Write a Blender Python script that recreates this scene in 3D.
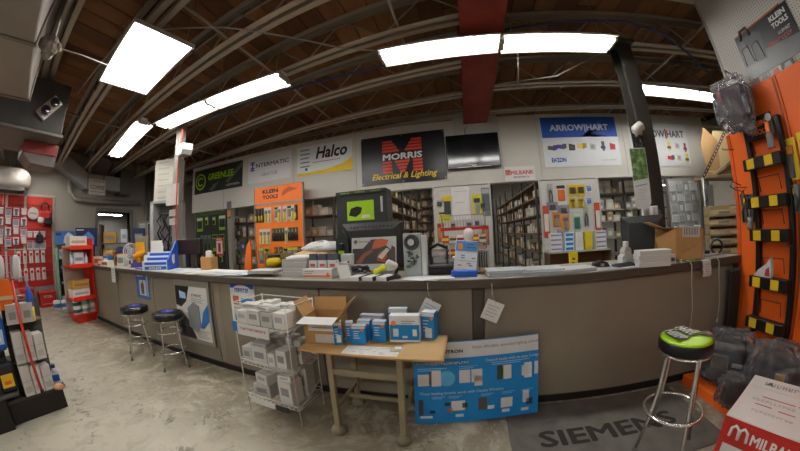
import bpy, math, random
from math import sin, cos, pi, radians as RAD
from mathutils import Matrix, Vector, Euler

rnd = random.Random(7)
for o in list(bpy.data.objects):
    bpy.data.objects.remove(o, do_unlink=True)
SC = bpy.context.scene
COL = SC.collection

# ------------------------------------------------------------------ camera
cam_data = bpy.data.cameras.new('camera')
cam = bpy.data.objects.new('camera', cam_data)
COL.objects.link(cam)
cam_data.type = 'PANO'
cam_data.sensor_fit = 'HORIZONTAL'
cam_data.sensor_width = 36.0
cam_data.sensor_height = 36.0 * 451 / 800
cam_data.clip_start = 0.02
cc = cam_data
cc.panorama_type = 'FISHEYE_LENS_POLYNOMIAL'
cc.fisheye_fov = RAD(178)
cc.fisheye_polynomial_k0 = 0.0
cc.fisheye_polynomial_k1 = -8.13480189e-02
cc.fisheye_polynomial_k2 = 4.58873221e-05
cc.fisheye_polynomial_k3 = 3.99324921e-05
cc.fisheye_polynomial_k4 = -7.66383719e-07
right = Vector((0.97296869, 0.22564139, -0.04917215))
fwd = Vector((-0.22422206, 0.97398734, 0.03275859))
up = Vector((0.05528474, -0.02084760, 0.99825296))
m4 = Matrix((right, up, -fwd)).transposed().to_4x4()
m4.translation = (0, 0, 1.42)
cam.matrix_world = m4
SC.camera = cam

# ------------------------------------------------------------------ exposure and ambient
SC.view_settings.view_transform = 'Standard'
SC.view_settings.look = 'None'
SC.view_settings.gamma = 1.0
SC.view_settings.use_curve_mapping = False
SC.view_settings.exposure = 0.0
wd = bpy.data.worlds.new('world')
SC.world = wd
wd.use_nodes = True
wd.node_tree.nodes['Background'].inputs[0].default_value = (0.5, 0.55, 0.6, 1)
wd.node_tree.nodes['Background'].inputs[1].default_value = 0.05
TUBE_POWER = 46.0
PANEL_POWER = 11.0

# ------------------------------------------------------------------ materials
def lin(c):
    return tuple((v / 12.92 if v <= 0.04045 else ((v + 0.055) / 1.055) ** 2.4) for v in c)

def hx(h):
    h = h.lstrip('#')
    return lin(tuple(int(h[i:i + 2], 16) / 255 for i in (0, 2, 4))) + (1,)

MC = {}
def M(col, rough=0.6, metal=0.0, var=0.12, scale=9.0, bump=0.0, name=None, spec=0.4):
    key = (col, rough, metal, var, scale, bump, spec)
    if key in MC:
        return MC[key]
    m = bpy.data.materials.new(name or 'mat_' + col.strip('#'))
    m.use_nodes = True
    nt = m.node_tree
    b = nt.nodes['Principled BSDF']
    b.inputs['Roughness'].default_value = rough
    b.inputs['Metallic'].default_value = metal
    b.inputs['Specular IOR Level'].default_value = spec
    c = hx(col)
    tc = nt.nodes.new('ShaderNodeTexCoord')
    no = nt.nodes.new('ShaderNodeTexNoise')
    no.inputs['Scale'].default_value = scale
    no.inputs['Detail'].default_value = 3
    nt.links.new(tc.outputs['Object'], no.inputs['Vector'])
    mx = nt.nodes.new('ShaderNodeMix')
    mx.data_type = 'RGBA'
    mx.inputs[6].default_value = tuple(v * (1 - var) for v in c[:3]) + (1,)
    mx.inputs[7].default_value = tuple(min(1, v * (1 + var)) for v in c[:3]) + (1,)
    nt.links.new(no.outputs['Fac'], mx.inputs[0])
    nt.links.new(mx.outputs[2], b.inputs['Base Color'])
    if bump:
        bp = nt.nodes.new('ShaderNodeBump')
        bp.inputs['Strength'].default_value = bump
        bp.inputs['Distance'].default_value = 0.01
        nt.links.new(no.outputs['Fac'], bp.inputs['Height'])
        nt.links.new(bp.outputs['Normal'], b.inputs['Normal'])
    MC[key] = m
    return m

def emit(col, power, name):
    m = bpy.data.materials.new(name)
    m.use_nodes = True
    b = m.node_tree.nodes['Principled BSDF']
    b.inputs['Base Color'].default_value = (0.9, 0.9, 0.9, 1)
    b.inputs['Emission Color'].default_value = hx(col)
    b.inputs['Emission Strength'].default_value = power
    return m

def noise_mix(name, stops, scale, rough=0.7, detail=6, dist=0.3, coord='Object', bump=0.0, stretch=None):
    m = bpy.data.materials.new(name)
    m.use_nodes = True
    nt = m.node_tree
    b = nt.nodes['Principled BSDF']
    b.inputs['Roughness'].default_value = rough
    b.inputs['Specular IOR Level'].default_value = 0.3
    tc = nt.nodes.new('ShaderNodeTexCoord')
    mp = nt.nodes.new('ShaderNodeMapping')
    if stretch:
        mp.inputs['Scale'].default_value = stretch
    no = nt.nodes.new('ShaderNodeTexNoise')
    no.inputs['Scale'].default_value = scale
    no.inputs['Detail'].default_value = detail
    no.inputs['Distortion'].default_value = dist
    rp = nt.nodes.new('ShaderNodeValToRGB')
    el = rp.color_ramp.elements
    while len(el) > 1:
        el.remove(el[-1])
    el[0].position, el[0].color = stops[0][0], hx(stops[0][1])
    for p, c in stops[1:]:
        e = el.new(p)
        e.color = hx(c)
    nt.links.new(tc.outputs[coord], mp.inputs['Vector'])
    nt.links.new(mp.outputs['Vector'], no.inputs['Vector'])
    nt.links.new(no.outputs['Fac'], rp.inputs['Fac'])
    nt.links.new(rp.outputs['Color'], b.inputs['Base Color'])
    if bump:
        bp = nt.nodes.new('ShaderNodeBump')
        bp.inputs['Strength'].default_value = bump
        bp.inputs['Distance'].default_value = 0.01
        nt.links.new(no.outputs['Fac'], bp.inputs['Height'])
        nt.links.new(bp.outputs['Normal'], b.inputs['Normal'])
    return m

def floor_material():
    """worn painted concrete: pale paint, flaked patches, dirt, darker bare slab along the counter"""
    m = bpy.data.materials.new('worn_concrete')
    m.use_nodes = True
    nt = m.node_tree
    N, Lk = nt.nodes, nt.links
    b = N['Principled BSDF']
    b.inputs['Roughness'].default_value = 0.42
    b.inputs['Specular IOR Level'].default_value = 0.35
    tc = N.new('ShaderNodeTexCoord')
    def noise(scale, detail=6, dist=0.0, rough=0.6):
        n = N.new('ShaderNodeTexNoise')
        n.inputs['Scale'].default_value = scale
        n.inputs['Detail'].default_value = detail
        n.inputs['Distortion'].default_value = dist
        n.inputs['Roughness'].default_value = rough
        Lk.new(tc.outputs['Object'], n.inputs['Vector'])
        return n.outputs['Fac']
    def step(src, a, c):
        r = N.new('ShaderNodeMapRange')
        r.inputs['From Min'].default_value = a
        r.inputs['From Max'].default_value = c
        Lk.new(src, r.inputs['Value'])
        return r.outputs['Result']
    def mul(a, c, op='MULTIPLY'):
        q = N.new('ShaderNodeMath')
        q.operation = op
        q.use_clamp = True
        for i, s in enumerate((a, c)):
            if isinstance(s, float):
                q.inputs[i].default_value = s
            else:
                Lk.new(s, q.inputs[i])
        return q.outputs[0]
    def mix(f, a, c):
        q = N.new('ShaderNodeMix')
        q.data_type = 'RGBA'
        Lk.new(f, q.inputs[0])
        for i, s in ((6, a), (7, c)):
            if isinstance(s, str):
                q.inputs[i].default_value = hx(s)
            else:
                Lk.new(s, q.inputs[i])
        return q.outputs[2]
    sep = N.new('ShaderNodeSeparateXYZ')
    Lk.new(tc.outputs['Object'], sep.inputs[0])
    big = noise(0.9, 5, 0.4)
    paint = mix(step(big, 0.35, 0.65), '#a8a292', '#bcb6a5')
    grime = mix(mul(step(noise(5.0, 8, 0.5), 0.5, 0.75), 0.5), paint, '#857b68')
    # foot-worn flakes in the aisle
    flake = mul(step(noise(11, 9, 0.9, 0.74), 0.54, 0.58), step(noise(1.3, 4, 0.8), 0.47, 0.6))
    c1 = mix(mul(flake, 0.9), grime, '#655d4d')
    # scuffed bare slab in front of the counter
    nearc = step(sep.outputs['Y'], 0.8, 1.7)
    edge = mul(nearc, mul(step(noise(3.0, 8, 1.2, 0.7), 0.42, 0.56), 0.3, 'ADD'))
    bare = mix(step(noise(3.2, 6, 0.7), 0.35, 0.7), '#837865', '#6b6252')
    c2 = mix(mul(edge, 0.95), c1, bare)
    chips = mul(mul(step(noise(22, 8, 0.4, 0.75), 0.54, 0.58), step(nearc, 0.1, 0.5)), step(noise(1.1, 3, 0.5), 0.46, 0.58))
    c3 = mix(mul(chips, 0.65), c2, '#b3ab96')
    Lk.new(c3, b.inputs['Base Color'])
    bp = N.new('ShaderNodeBump')
    bp.inputs['Strength'].default_value = 0.15
    bp.inputs['Distance'].default_value = 0.004
    Lk.new(flake, bp.inputs['Height'])
    Lk.new(bp.outputs['Normal'], b.inputs['Normal'])
    return m

def pegboard_material(name, col, hole, pitch=0.0254, rough=0.55, dot=0.13, axes='XZ'):
    """painted board with a regular grid of small drilled holes (fine relief)"""
    m = bpy.data.materials.new(name)
    m.use_nodes = True
    nt = m.node_tree
    N, Lk = nt.nodes, nt.links
    b = N['Principled BSDF']
    b.inputs['Roughness'].default_value = rough
    b.inputs['Specular IOR Level'].default_value = 0.3
    tc = N.new('ShaderNodeTexCoord')
    mp = N.new('ShaderNodeVectorMath')
    mp.operation = 'SCALE'
    mp.inputs['Scale'].default_value = 1 / pitch
    Lk.new(tc.outputs['Object'], mp.inputs[0])
    fr = N.new('ShaderNodeVectorMath')
    fr.operation = 'FRACTION'
    Lk.new(mp.outputs[0], fr.inputs[0])
    sp = N.new('ShaderNodeSeparateXYZ')
    Lk.new(fr.outputs[0], sp.inputs[0])
    def sq(o):
        a = N.new('ShaderNodeMath'); a.operation = 'SUBTRACT'; a.inputs[1].default_value = 0.5
        Lk.new(o, a.inputs[0])
        c = N.new('ShaderNodeMath'); c.operation = 'MULTIPLY'
        Lk.new(a.outputs[0], c.inputs[0]); Lk.new(a.outputs[0], c.inputs[1])
        return c.outputs[0]
    ad = N.new('ShaderNodeMath'); ad.operation = 'ADD'
    Lk.new(sq(sp.outputs[axes[0]]), ad.inputs[0]); Lk.new(sq(sp.outputs[axes[1]]), ad.inputs[1])
    lt = N.new('ShaderNodeMath'); lt.operation = 'LESS_THAN'; lt.inputs[1].default_value = dot * dot * 2.2
    Lk.new(ad.outputs[0], lt.inputs[0])
    mx = N.new('ShaderNodeMix'); mx.data_type = 'RGBA'
    mx.inputs[6].default_value = hx(col); mx.inputs[7].default_value = hx(hole)
    Lk.new(lt.outputs[0], mx.inputs[0])
    Lk.new(mx.outputs[2], b.inputs['Base Color'])
    return m

def film(name, col, haze=0.1, rough=0.1, scale=11):
    """thin clear crinkled plastic: see-through sheet with a glossy wrinkled skin and a little milky haze"""
    m = bpy.data.materials.new(name)
    m.use_nodes = True
    nt = m.node_tree
    N, Lk = nt.nodes, nt.links
    N.remove(N['Principled BSDF'])
    out = N['Material Output']
    tc = N.new('ShaderNodeTexCoord')
    no = N.new('ShaderNodeTexNoise')
    no.inputs['Scale'].default_value = scale
    no.inputs['Detail'].default_value = 6
    no.inputs['Distortion'].default_value = 1.8
    bp = N.new('ShaderNodeBump')
    bp.inputs['Strength'].default_value = 1.0
    bp.inputs['Distance'].default_value = 0.03
    Lk.new(tc.outputs['Object'], no.inputs['Vector'])
    Lk.new(no.outputs['Fac'], bp.inputs['Height'])
    tr = N.new('ShaderNodeBsdfTransparent')
    gl = N.new('ShaderNodeBsdfGlossy')
    gl.inputs['Color'].default_value = hx(col)
    gl.inputs['Roughness'].default_value = rough
    df = N.new('ShaderNodeBsdfDiffuse')
    df.inputs['Color'].default_value = hx(col)
    fr = N.new('ShaderNodeFresnel')
    fr.inputs['IOR'].default_value = 1.6
    for n in (gl, df, fr):
        Lk.new(bp.outputs['Normal'], n.inputs['Normal'])
    m1 = N.new('ShaderNodeMixShader'); m1.inputs[0].default_value = haze
    Lk.new(tr.outputs[0], m1.inputs[1]); Lk.new(df.outputs[0], m1.inputs[2])
    m2 = N.new('ShaderNodeMixShader')
    Lk.new(fr.outputs[0], m2.inputs[0]); Lk.new(m1.outputs[0], m2.inputs[1]); Lk.new(gl.outputs[0], m2.inputs[2])
    Lk.new(m2.outputs[0], out.inputs['Surface'])
    return m

# ------------------------------------------------------------------ mesh building
_text = {}
def text_mesh(body, bold=0.0, shear=0.0):
    key = (body, bold, shear)
    if key not in _text:
        cu = bpy.data.curves.new('t', 'FONT')
        cu.body = body
        cu.size = 1.0
        cu.offset = bold
        cu.shear = shear
        cu.resolution_u = 2
        ob = bpy.data.objects.new('t', cu)
        COL.objects.link(ob)
        dg = bpy.context.evaluated_depsgraph_get()
        me = bpy.data.meshes.new_from_object(ob.evaluated_get(dg))
        vs = [tuple(v.co) for v in me.vertices]
        fs = [tuple(p.vertices) for p in me.polygons]
        bpy.data.objects.remove(ob, do_unlink=True)
        bpy.data.curves.remove(cu)
        bpy.data.meshes.remove(me)
        xs = [v[0] for v in vs]; ys = [v[1] for v in vs]
        _text[key] = (vs, fs, min(xs), max(xs), min(ys), max(ys))
    return _text[key]

class MB:
    def __init__(s):
        s.v, s.f, s.m, s.s = [], [], [], []
    def add(s, vs, fs, mi=0, smooth=False):
        n = len(s.v)
        s.v += [tuple(v) for v in vs]
        for f in fs:
            s.f.append(tuple(i + n for i in f))
            s.m.append(mi)
            s.s.append(smooth)
        return s
    def box(s, x0, x1, y0, y1, z0, z1, mi=0, b=0.0, X=None):
        if b <= 0:
            vs = [(x, y, z) for x in (x0, x1) for y in (y0, y1) for z in (z0, z1)]
            fs = [(0, 1, 3, 2), (4, 6, 7, 5), (0, 4, 5, 1), (2, 3, 7, 6), (0, 2, 6, 4), (1, 5, 7, 3)]
        else:
            vs, fs, ix = [], [], {}
            L = ((x0, x1), (y0, y1), (z0, z1))
            for i in (0, 1):
                for j in (0, 1):
                    for k in (0, 1):
                        for a in range(3):
                            p = [L[0][i], L[1][j], L[2][k]]
                            for c in range(3):
                                if c != a:
                                    p[c] += b * (1 if (i, j, k)[c] == 0 else -1)
                            ix[(i, j, k, a)] = len(vs)
                            vs.append(tuple(p))
            for a in range(3):
                u, w = (a + 1) % 3, (a + 2) % 3
                for e in (0, 1):
                    q = []
                    for (p, r) in ((0, 0), (1, 0), (1, 1), (0, 1)):
                        c = [0, 0, 0]; c[a] = e; c[u] = p; c[w] = r
                        q.append(ix[tuple(c) + (a,)])
                    fs.append(tuple(q if e else q[::-1]))
                for p in (0, 1):
                    for r in (0, 1):
                        c0 = [0, 0, 0]; c1 = [0, 0, 0]
                        c0[u] = c1[u] = p; c0[w] = c1[w] = r; c1[a] = 1
                        fs.append((ix[tuple(c0) + (u,)], ix[tuple(c1) + (u,)], ix[tuple(c1) + (w,)], ix[tuple(c0) + (w,)]))
            for i in (0, 1):
                for j in (0, 1):
                    for k in (0, 1):
                        fs.append(tuple(ix[(i, j, k, a)] for a in range(3)))
        if X is not None:
            vs = [tuple(X @ Vector(v)) for v in vs]
        return s.add(vs, fs, mi)
    def tube(s, path, r, n=8, mi=0, closed=False, r1=None, cap=True):
        P = [Vector(p) for p in path]
        N = len(P)
        base = len(s.v)
        ref = None
        for i, p in enumerate(P):
            if closed:
                t = P[(i + 1) % N] - P[i - 1]
            else:
                t = P[min(i + 1, N - 1)] - P[max(i - 1, 0)]
            t.normalize()
            if ref is None:
                ref = Vector((0, 0, 1)) if abs(t.z) < 0.9 else Vector((1, 0, 0))
            u = (ref - t * ref.dot(t))
            if u.length < 1e-6:
                u = t.orthogonal()
            u.normalize()
            ref = u
            w = t.cross(u)
            rr = r if r1 is None else r + (r1 - r) * i / (N - 1)
            for k in range(n):
                a = 2 * pi * k / n
                s.v.append(tuple(p + (u * cos(a) + w * sin(a)) * rr))
        for i in range(N if closed else N - 1):
            j = (i + 1) % N
            for k in range(n):
                l = (k + 1) % n
                s.f.append((base + i * n + k, base + i * n + l, base + j * n + l, base + j * n + k))
                s.m.append(mi); s.s.append(True)
        if not closed and cap:
            s.f.append(tuple(base + k for k in range(n))[::-1]); s.m.append(mi); s.s.append(False)
            s.f.append(tuple(base + (N - 1) * n + k for k in range(n))); s.m.append(mi); s.s.append(False)
        return s
    def lathe(s, prof, n=20, mi=0, c=(0, 0, 0), cap=True, X=None):
        base = len(s.v)
        for (r, z) in prof:
            for k in range(n):
                a = 2 * pi * k / n
                v = Vector((r * cos(a), r * sin(a), z))
                if X is not None:
                    v = X @ v
                s.v.append(tuple(v + Vector(c)))
        for i in range(len(prof) - 1):
            for k in range(n):
                l = (k + 1) % n
                s.f.append((base + i * n + k, base + i * n + l, base + (i + 1) * n + l, base + (i + 1) * n + k))
                s.m.append(mi); s.s.append(True)
        if cap:
            s.f.append(tuple(base + k for k in range(n))[::-1]); s.m.append(mi); s.s.append(False)
            e = base + (len(prof) - 1) * n
            s.f.append(tuple(e + k for k in range(n))); s.m.append(mi); s.s.append(False)
        return s
    def prism(s, poly, d0, d1, mi=0, axis='y'):
        """outline in the XZ plane (axis y), the YZ plane (axis x) or the XY plane (axis z), extruded from d0 to d1"""
        def pt(p, d):
            return {'y': (p[0], d, p[1]), 'x': (d, p[0], p[1]), 'z': (p[0], p[1], d)}[axis]
        n = len(poly)
        vs = [pt(p, d0) for p in poly] + [pt(p, d1) for p in poly]
        fs = [tuple(range(n)), tuple(range(2 * n - 1, n - 1, -1))]
        fs += [(i, i + n, (i + 1) % n + n, (i + 1) % n) for i in range(n)]
        return s.add(vs, fs, mi)
    def ring(s, cx, cz, r0, r1, a0=0.0, a1=2 * pi, n=24, y=0.0, mi=0):
        """flat ring or arc in the XZ plane"""
        for k in range(n):
            p, q = a0 + (a1 - a0) * k / n, a0 + (a1 - a0) * (k + 1) / n
            s.poly([(cx + r0 * cos(p), y, cz + r0 * sin(p)), (cx + r1 * cos(p), y, cz + r1 * sin(p)), (cx + r1 * cos(q), y, cz + r1 * sin(q)), (cx + r0 * cos(q), y, cz + r0 * sin(q))], mi)
        return s
    def text(s, body, c, w, h, mi=0, u=(1, 0, 0), v=(0, 0, 1), bold=0.0, shear=0.0):
        vs, fs, x0, x1, y0, y1 = text_mesh(body, 0.0, shear)
        g = min(bold, 0.05) * 1.0
        x0, x1, y0, y1 = x0 - g, x1 + g, y0 - g, y1 + g
        u, v, c = Vector(u).normalized(), Vector(v).normalized(), Vector(c)
        sx, sy = w / (x1 - x0), h / (y1 - y0)
        nn = u.cross(v) * 0.00003      # heavier strokes: the same outline struck again a hair to each side
        for q, (dx, dy) in enumerate(((0, 0),) if g <= 0 else ((0, 0), (-g, 0), (g, 0), (0, -g), (0, g), (-g * .7, -g * .7), (g * .7, g * .7), (g * .7, -g * .7), (-g * .7, g * .7))):
            s.add([tuple(c + nn * q + u * ((p[0] + dx - (x0 + x1) / 2) * sx) + v * ((p[1] + dy - (y0 + y1) / 2) * sy)) for p in vs], fs, mi)
        return s
    def poly(s, pts, mi=0):
        return s.add(pts, [tuple(range(len(pts)))], mi)
    def mesh(s, name, mats):
        me = bpy.data.meshes.new(name)
        me.from_pydata(s.v, [], s.f)
        if not isinstance(mats, (list, tuple)):
            mats = [mats]
        for m in mats:
            me.materials.append(m)
        me.polygons.foreach_set('material_index', s.m)
        me.polygons.foreach_set('use_smooth', s.s)
        me.update()
        return me
    def build(s, name, mats, parent=None, loc=None, rotz=None):
        o = bpy.data.objects.new(name, s.mesh(name, mats))
        COL.objects.link(o)
        if parent is not None:
            o.parent = parent
        if loc is not None:
            o.location = loc
        if rotz is not None:
            o.rotation_euler = (0, 0, rotz)
        return o

def tag(o, label, cat, group=None):
    o['label'] = label
    o['category'] = cat
    if group:
        o['group'] = group
    return o

def thing(name, label, cat, loc=(0, 0, 0), rotz=0.0, group=None):
    o = bpy.data.objects.new(name, None)
    o.empty_display_size = 0.05
    COL.objects.link(o)
    o.location = loc
    o.rotation_euler = (0, 0, rotz)
    return tag(o, label, cat, group)

def struct(o):
    o['kind'] = 'structure'
    return o

KIDS = {}
def dup(root, loc, rotz, label, group=None, kids=None):
    """copy a thing with its parts and sub-parts (mesh data shared)"""
    def rec(o, parent):
        c = o.copy()
        COL.objects.link(c)
        c.parent = parent
        for k in list(o.children):
            rec(k, c)
        return c
    r = rec(root, None)
    r.location = loc
    r.rotation_euler = (root.rotation_euler[0], root.rotation_euler[1], rotz)
    r['label'] = label
    if group:
        r['group'] = group
    return r

def inst(me, name, loc, rotz, label, cat, group=None):
    o = bpy.data.objects.new(name, me)
    COL.objects.link(o)
    o.location = loc
    o.rotation_euler = (0, 0, rotz)
    return tag(o, label, cat, group)

def RZ(a, c=(0, 0, 0)):
    return Matrix.Translation(Vector(c)) @ Matrix.Rotation(a, 4, 'Z')

# palette
WHITE = M('#d9d8d2', 0.5); PAPER = M('#dcdcda', 0.75, var=0.05); CREAM = M('#cfc9b6', 0.7)
BLACK = M('#151515', 0.5); DARK = M('#232323', 0.55); CHAR = M('#343434', 0.6)
GREY = M('#8a8a88', 0.6); LGREY = M('#b4b4b0', 0.6); DGREY = M('#55534f', 0.6)
CARD = M('#b08a58', 0.8, var=0.08); CARDIN = M('#c29a66', 0.85, var=0.08); KRAFT = M('#9c7a50', 0.85)
BLUE = M('#1687cf', 0.5, var=0.05); NAVY = M('#1c2c66', 0.5); RBLUE = M('#1f56b8', 0.45, var=0.05); SKY = M('#9fc8e8', 0.6)
RED = M('#b8241c', 0.5, var=0.08); DRED = M('#8a1f1c', 0.5); ORANGE = M('#ee7420', 0.5, var=0.06); YELLOW = M('#e2c21c', 0.5)
LIME = M('#9fd01c', 0.4, var=0.05); GREEN = M('#3d8a3a', 0.6); BROWN = M('#5c452f', 0.7); TAN = M('#b9a172', 0.75)
CHROME = M('#dadad6', 0.2, 0.92, 0.03); STEEL = M('#8c8a84', 0.4, 0.8); GALV = M('#b6bab8', 0.35, 0.45, 0.18, 4)
VIOLET = M('#4a3a9c', 0.5); CLEAR = film('clear_plastic', '#e4e8ea', 0.1)

# ================================================================== SETTING
WALL = M('#a9a59b', 0.8, var=0.05, scale=3)
HEADER = M('#c6c3bb', 0.75, var=0.05, scale=3)
struct(MB().box(-15, 7.5, -4.6, 12.0, -0.2, 0.0).build('floor', floor_material()))

# ceiling: deck of wide boards on bar joists
DECK = noise_mix('deck_wood', [(0.2, '#6b482e'), (0.5, '#7d5636'), (0.8, '#8c6442')], 1.6, 0.85, detail=3, stretch=(3, 0.8, 1))
DECK2 = noise_mix('deck_wood_dark', [(0.2, '#543a28'), (0.5, '#664630'), (0.8, '#755238')], 1.6, 0.85, detail=3, stretch=(3, 0.8, 1))
ceil = struct(MB().box(-15, 7.5, -4.6, 12.0, 4.05, 4.2).build('ceiling', M('#241a13', 0.9)))
pl_me = []
for mt in (DECK, DECK2):
    for ln in (3.9, 4.4):
        pl_me.append(MB().box(-0.132, 0.132, 0, ln - 0.012, 3.985, 4.05, b=0.006).mesh('plank', mt))
x = -9.9
i = 0
while x < 6.8:
    y = -4.6 - rnd.random() * 1.5
    while y < 11.5:
        k = rnd.choice((0, 0, 1, 1, 2, 3))
        ob = bpy.data.objects.new('plank', pl_me[k])
        COL.objects.link(ob)
        ob.location = (x, y, -rnd.random() * 0.008)
        ob.parent = ceil
        y += 3.9 if k in (0, 2) else 4.4
    x += 0.272
    i += 1

# outer walls
struct(MB().box(-15, 7.5, 11.9, 12.0, 0, 4.05).build('wall_rear', WALL))
struct(MB().box(-15, 7.5, -4.7, -4.6, 0, 4.05).build('wall_front', WALL))
struct(MB().box(7.4, 7.5, -4.6, 12.0, 0, 4.05).build('wall_east', WALL))
wl = MB().box(-9.7, -9.5, -4.6, 3.16, 0, 4.05).box(-9.7, -9.5, 4.2, 12, 0, 4.05).box(-9.7, -9.5, 3.16, 4.2, 2.42, 4.05)
wl = struct(wl.build('wall_left', M('#a29c92', 0.8, var=0.07, scale=2.5)))
struct(MB().box(-12.6, -12.5, 1, 7, 0, 4.05).build('wall_far_left', M('#8b8a86', 0.8)))
dr = struct(MB().box(-9.72, -9.46, 3.06, 3.16, 0, 2.52, b=0.01).box(-9.72, -9.46, 4.2, 4.3, 0, 2.52, b=0.01)
            .box(-9.72, -9.46, 3.16, 4.2, 2.42, 2.52, b=0.01).build('door_1', M('#77716a', 0.6)))
# header wall over the stock-room openings
hd = MB().box(-6.95, 5.4, 4.9, 5.06, 2.24, 3.48)
hd.box(-6.95, 5.4, 4.895, 4.9, 2.24, 2.27)
hd.box(5.34, 5.4, 4.89, 5.07, 2.24, 3.48)
wb = struct(hd.build('wall_back', HEADER))
for xx in (-5.6, -3.4, -1.95, 0.8, 1.5, 3.25):
    struct(MB().box(xx - 0.004, xx + 0.004, 4.893, 4.9, 2.27, 3.48).build('trim_1', M('#aeaba3', 0.8), parent=wb))
gp = struct(MB().box(-0.04, 0.78, 4.86, 4.9, 3.1, 3.5, b=0.005).build('trim_2', LGREY, parent=wb))
# right hand display wall, drilled hardboard
wr = struct(MB().box(2.62, 2.7, -4.6, 1.9, 0, 4.05).build('wall_right', pegboard_material('drilled_hardboard', '#b9b7b3', '#6f6d6a', 0.0254, axes='YZ')))
struct(MB().box(2.615, 2.705, 1.9, 1.925, 0, 4.05).build('trim_3', M('#94928e', 0.6), parent=wr))

# painted steel beam running from front to back
bm = MB().box(0.16, 0.6, -4.6, 4.86, 3.36, 3.385, b=0.004).box(0.16, 0.6, -4.6, 4.86, 3.72, 3.745, b=0.004).box(0.36, 0.39, -4.6, 4.86, 3.385, 3.72)
struct(bm.build('beam', noise_mix('red_oxide_paint', [(0.3, '#6e2620'), (0.6, '#84342a'), (0.8, '#7a3a30')], 3, 0.6)))

# open web joists
JOI = M('#b0a595', 0.5, var=0.12, scale=3)
JOI2 = M('#93887a', 0.55, var=0.12, scale=3)
def joist(x0, x1, y0, slope, z):
    r = struct(bpy.data.objects.new('ceiling_joist', None))
    COL.objects.link(r)
    r.location = (x0, y0 + slope * (x0 - 0.4), 0)
    L = (x1 - x0) * math.hypot(1, slope)
    r.rotation_euler = (0, 0, math.atan(slope))
    b = MB()
    for dy in (-0.085, 0.02):
        b.box(0, L, dy, dy + 0.065, z, z + 0.008).box(0, L, dy if dy > 0 else dy + 0.059, (dy if dy > 0 else dy + 0.059) + 0.006, z, z + 0.06)
    b.build('bottom_chord', JOI, r)
    t = MB()
    for dy in (-0.085, 0.02):
        t.box(0, L, dy, dy + 0.065, 3.965, 3.973).box(0, L, dy if dy > 0 else dy + 0.059, (dy if dy > 0 else dy + 0.059) + 0.006, 3.905, 3.965)
    t.build('top_chord', JOI2, r)
    n = max(2, int(L / 0.95))
    pts = []
    for k in range(n + 1):
        xa = L * k / n
        pts.append((xa, 0, z + 0.02))
        if k < n:
            pts.append((xa + L / n / 2, 0, 3.95))
    w = MB()
    for a, c in zip(pts, pts[1:]):
        w.tube([a, c], 0.011, 6)
    w.build('web', JOI2, r)
    return r
for y0 in (-3.2, -2.4, -1.6, -0.85, -0.08, 0.7, 1.47, 2.27, 3.1, 3.95, 4.75, 5.6, 6.6, 7.6, 8.6, 9.6, 10.6):
    joist(-9.6, 0.34, y0, -0.12 if y0 < 4.8 else 0.0, 3.5)
for y0 in (-3.0, -2.0, -1.0, 0.0, 1.0, 1.95, 2.88, 3.85, 4.75, 5.7, 6.7, 7.7, 8.7, 9.7):
    joist(0.42, 7.4, y0, -0.04, 3.5)
# cross bridging rods between joists
for k, (xa, ya, yb) in enumerate(((-2.15, 0.9, 4.6), (-0.45, -2.0, 3.0), (-5.6, 1.0, 4.8), (3.1, 0.5, 5.5))):
    r = struct(MB().tube([(xa, ya, 3.55), (xa, yb, 3.55)], 0.018, 6).build('bridging_bar', JOI2))

# columns
COLD = M('#3b3833', 0.55, var=0.12, scale=5)
c = MB().box(2.02, 2.21, 2.7, 2.715, 0, 3.5).box(2.02, 2.21, 2.86, 2.875, 0, 3.5).box(2.108, 2.122, 2.715, 2.86, 0, 3.5)
c.box(1.97, 2.26, 2.65, 2.93, 3.47, 3.5)
struct(c.build('column_right', COLD))
c = MB().box(-4.36, -4.23, 2.66, 2.78, 0, 3.5, b=0.008).box(-4.45, -4.14, 2.58, 2.86, 3.47, 3.5)
struct(c.build('column_left', M('#7b7872', 0.55, var=0.1)))

# ------------------------------------------------------------------ lamps
TUBE = emit('#fdfbf6', TUBE_POWER, 'lit_tube')
DIFF = emit('#fffaf2', PANEL_POWER, 'lit_diffuser')
LAMPW = M('#e8e6e0', 0.4, var=0.03)
def strip_lamp(label, loc, rotz=0.0, group=None, L=1.22, proto={}):
    if L in proto:
        return dup(proto[L], loc, rotz, label, group)
    t = thing('strip_lamp', label, 'lamp', loc, rotz, group)
    h = L / 2
    MB().box(-h, h, -0.055, 0.055, 0.05, 0.11, b=0.004).build('housing', LAMPW, t)
    r = MB()
    for s in (-1, 1):
        r.prism([(s * 0.05, 0.06), (s * 0.165, 0.01), (s * 0.165, 0.0), (s * 0.155, 0.0), (s * 0.05, 0.052)][::s], -h, h, axis='x')
    r.build('reflector', LAMPW, t)
    for s in (-1, 1):
        MB().tube([(-h + 0.03, s * 0.065, 0.012), (h - 0.03, s * 0.065, 0.012)], 0.019, 10).build('lamp_tube', TUBE, t)
        MB().box(s * h - 0.015, s * h + 0.015, -0.1, 0.1, -0.01, 0.06, b=0.003).build('end_cap', LGREY, t)
        MB().tube([(s * h * 0.8, 0, 0.11), (s * h * 0.8, 0, 0.72)], 0.004, 5).build('hanger', STEEL, t)
    proto[L] = t
    return t
strip_lamp('strip lamp just left of the red beam in the pair before the banners', (-0.06, 2.45, 3.26), 0.0)
strip_lamp('strip lamp crossing under the red beam and ending at the dark column', (1.19, 2.47, 3.26), 0.0)
strip_lamp('strip lamp above the grey column, left half of the sloping pair', (-3.71, 2.34, 3.27), 0.02)
strip_lamp('strip lamp right half of the sloping pair above the green banner', (-2.46, 2.37, 3.27), 0.02)
strip_lamp('farthest strip lamp on the left, over the coffee sign', (-4.97, 2.17, 3.27), -0.182, L=1.08)
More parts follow.
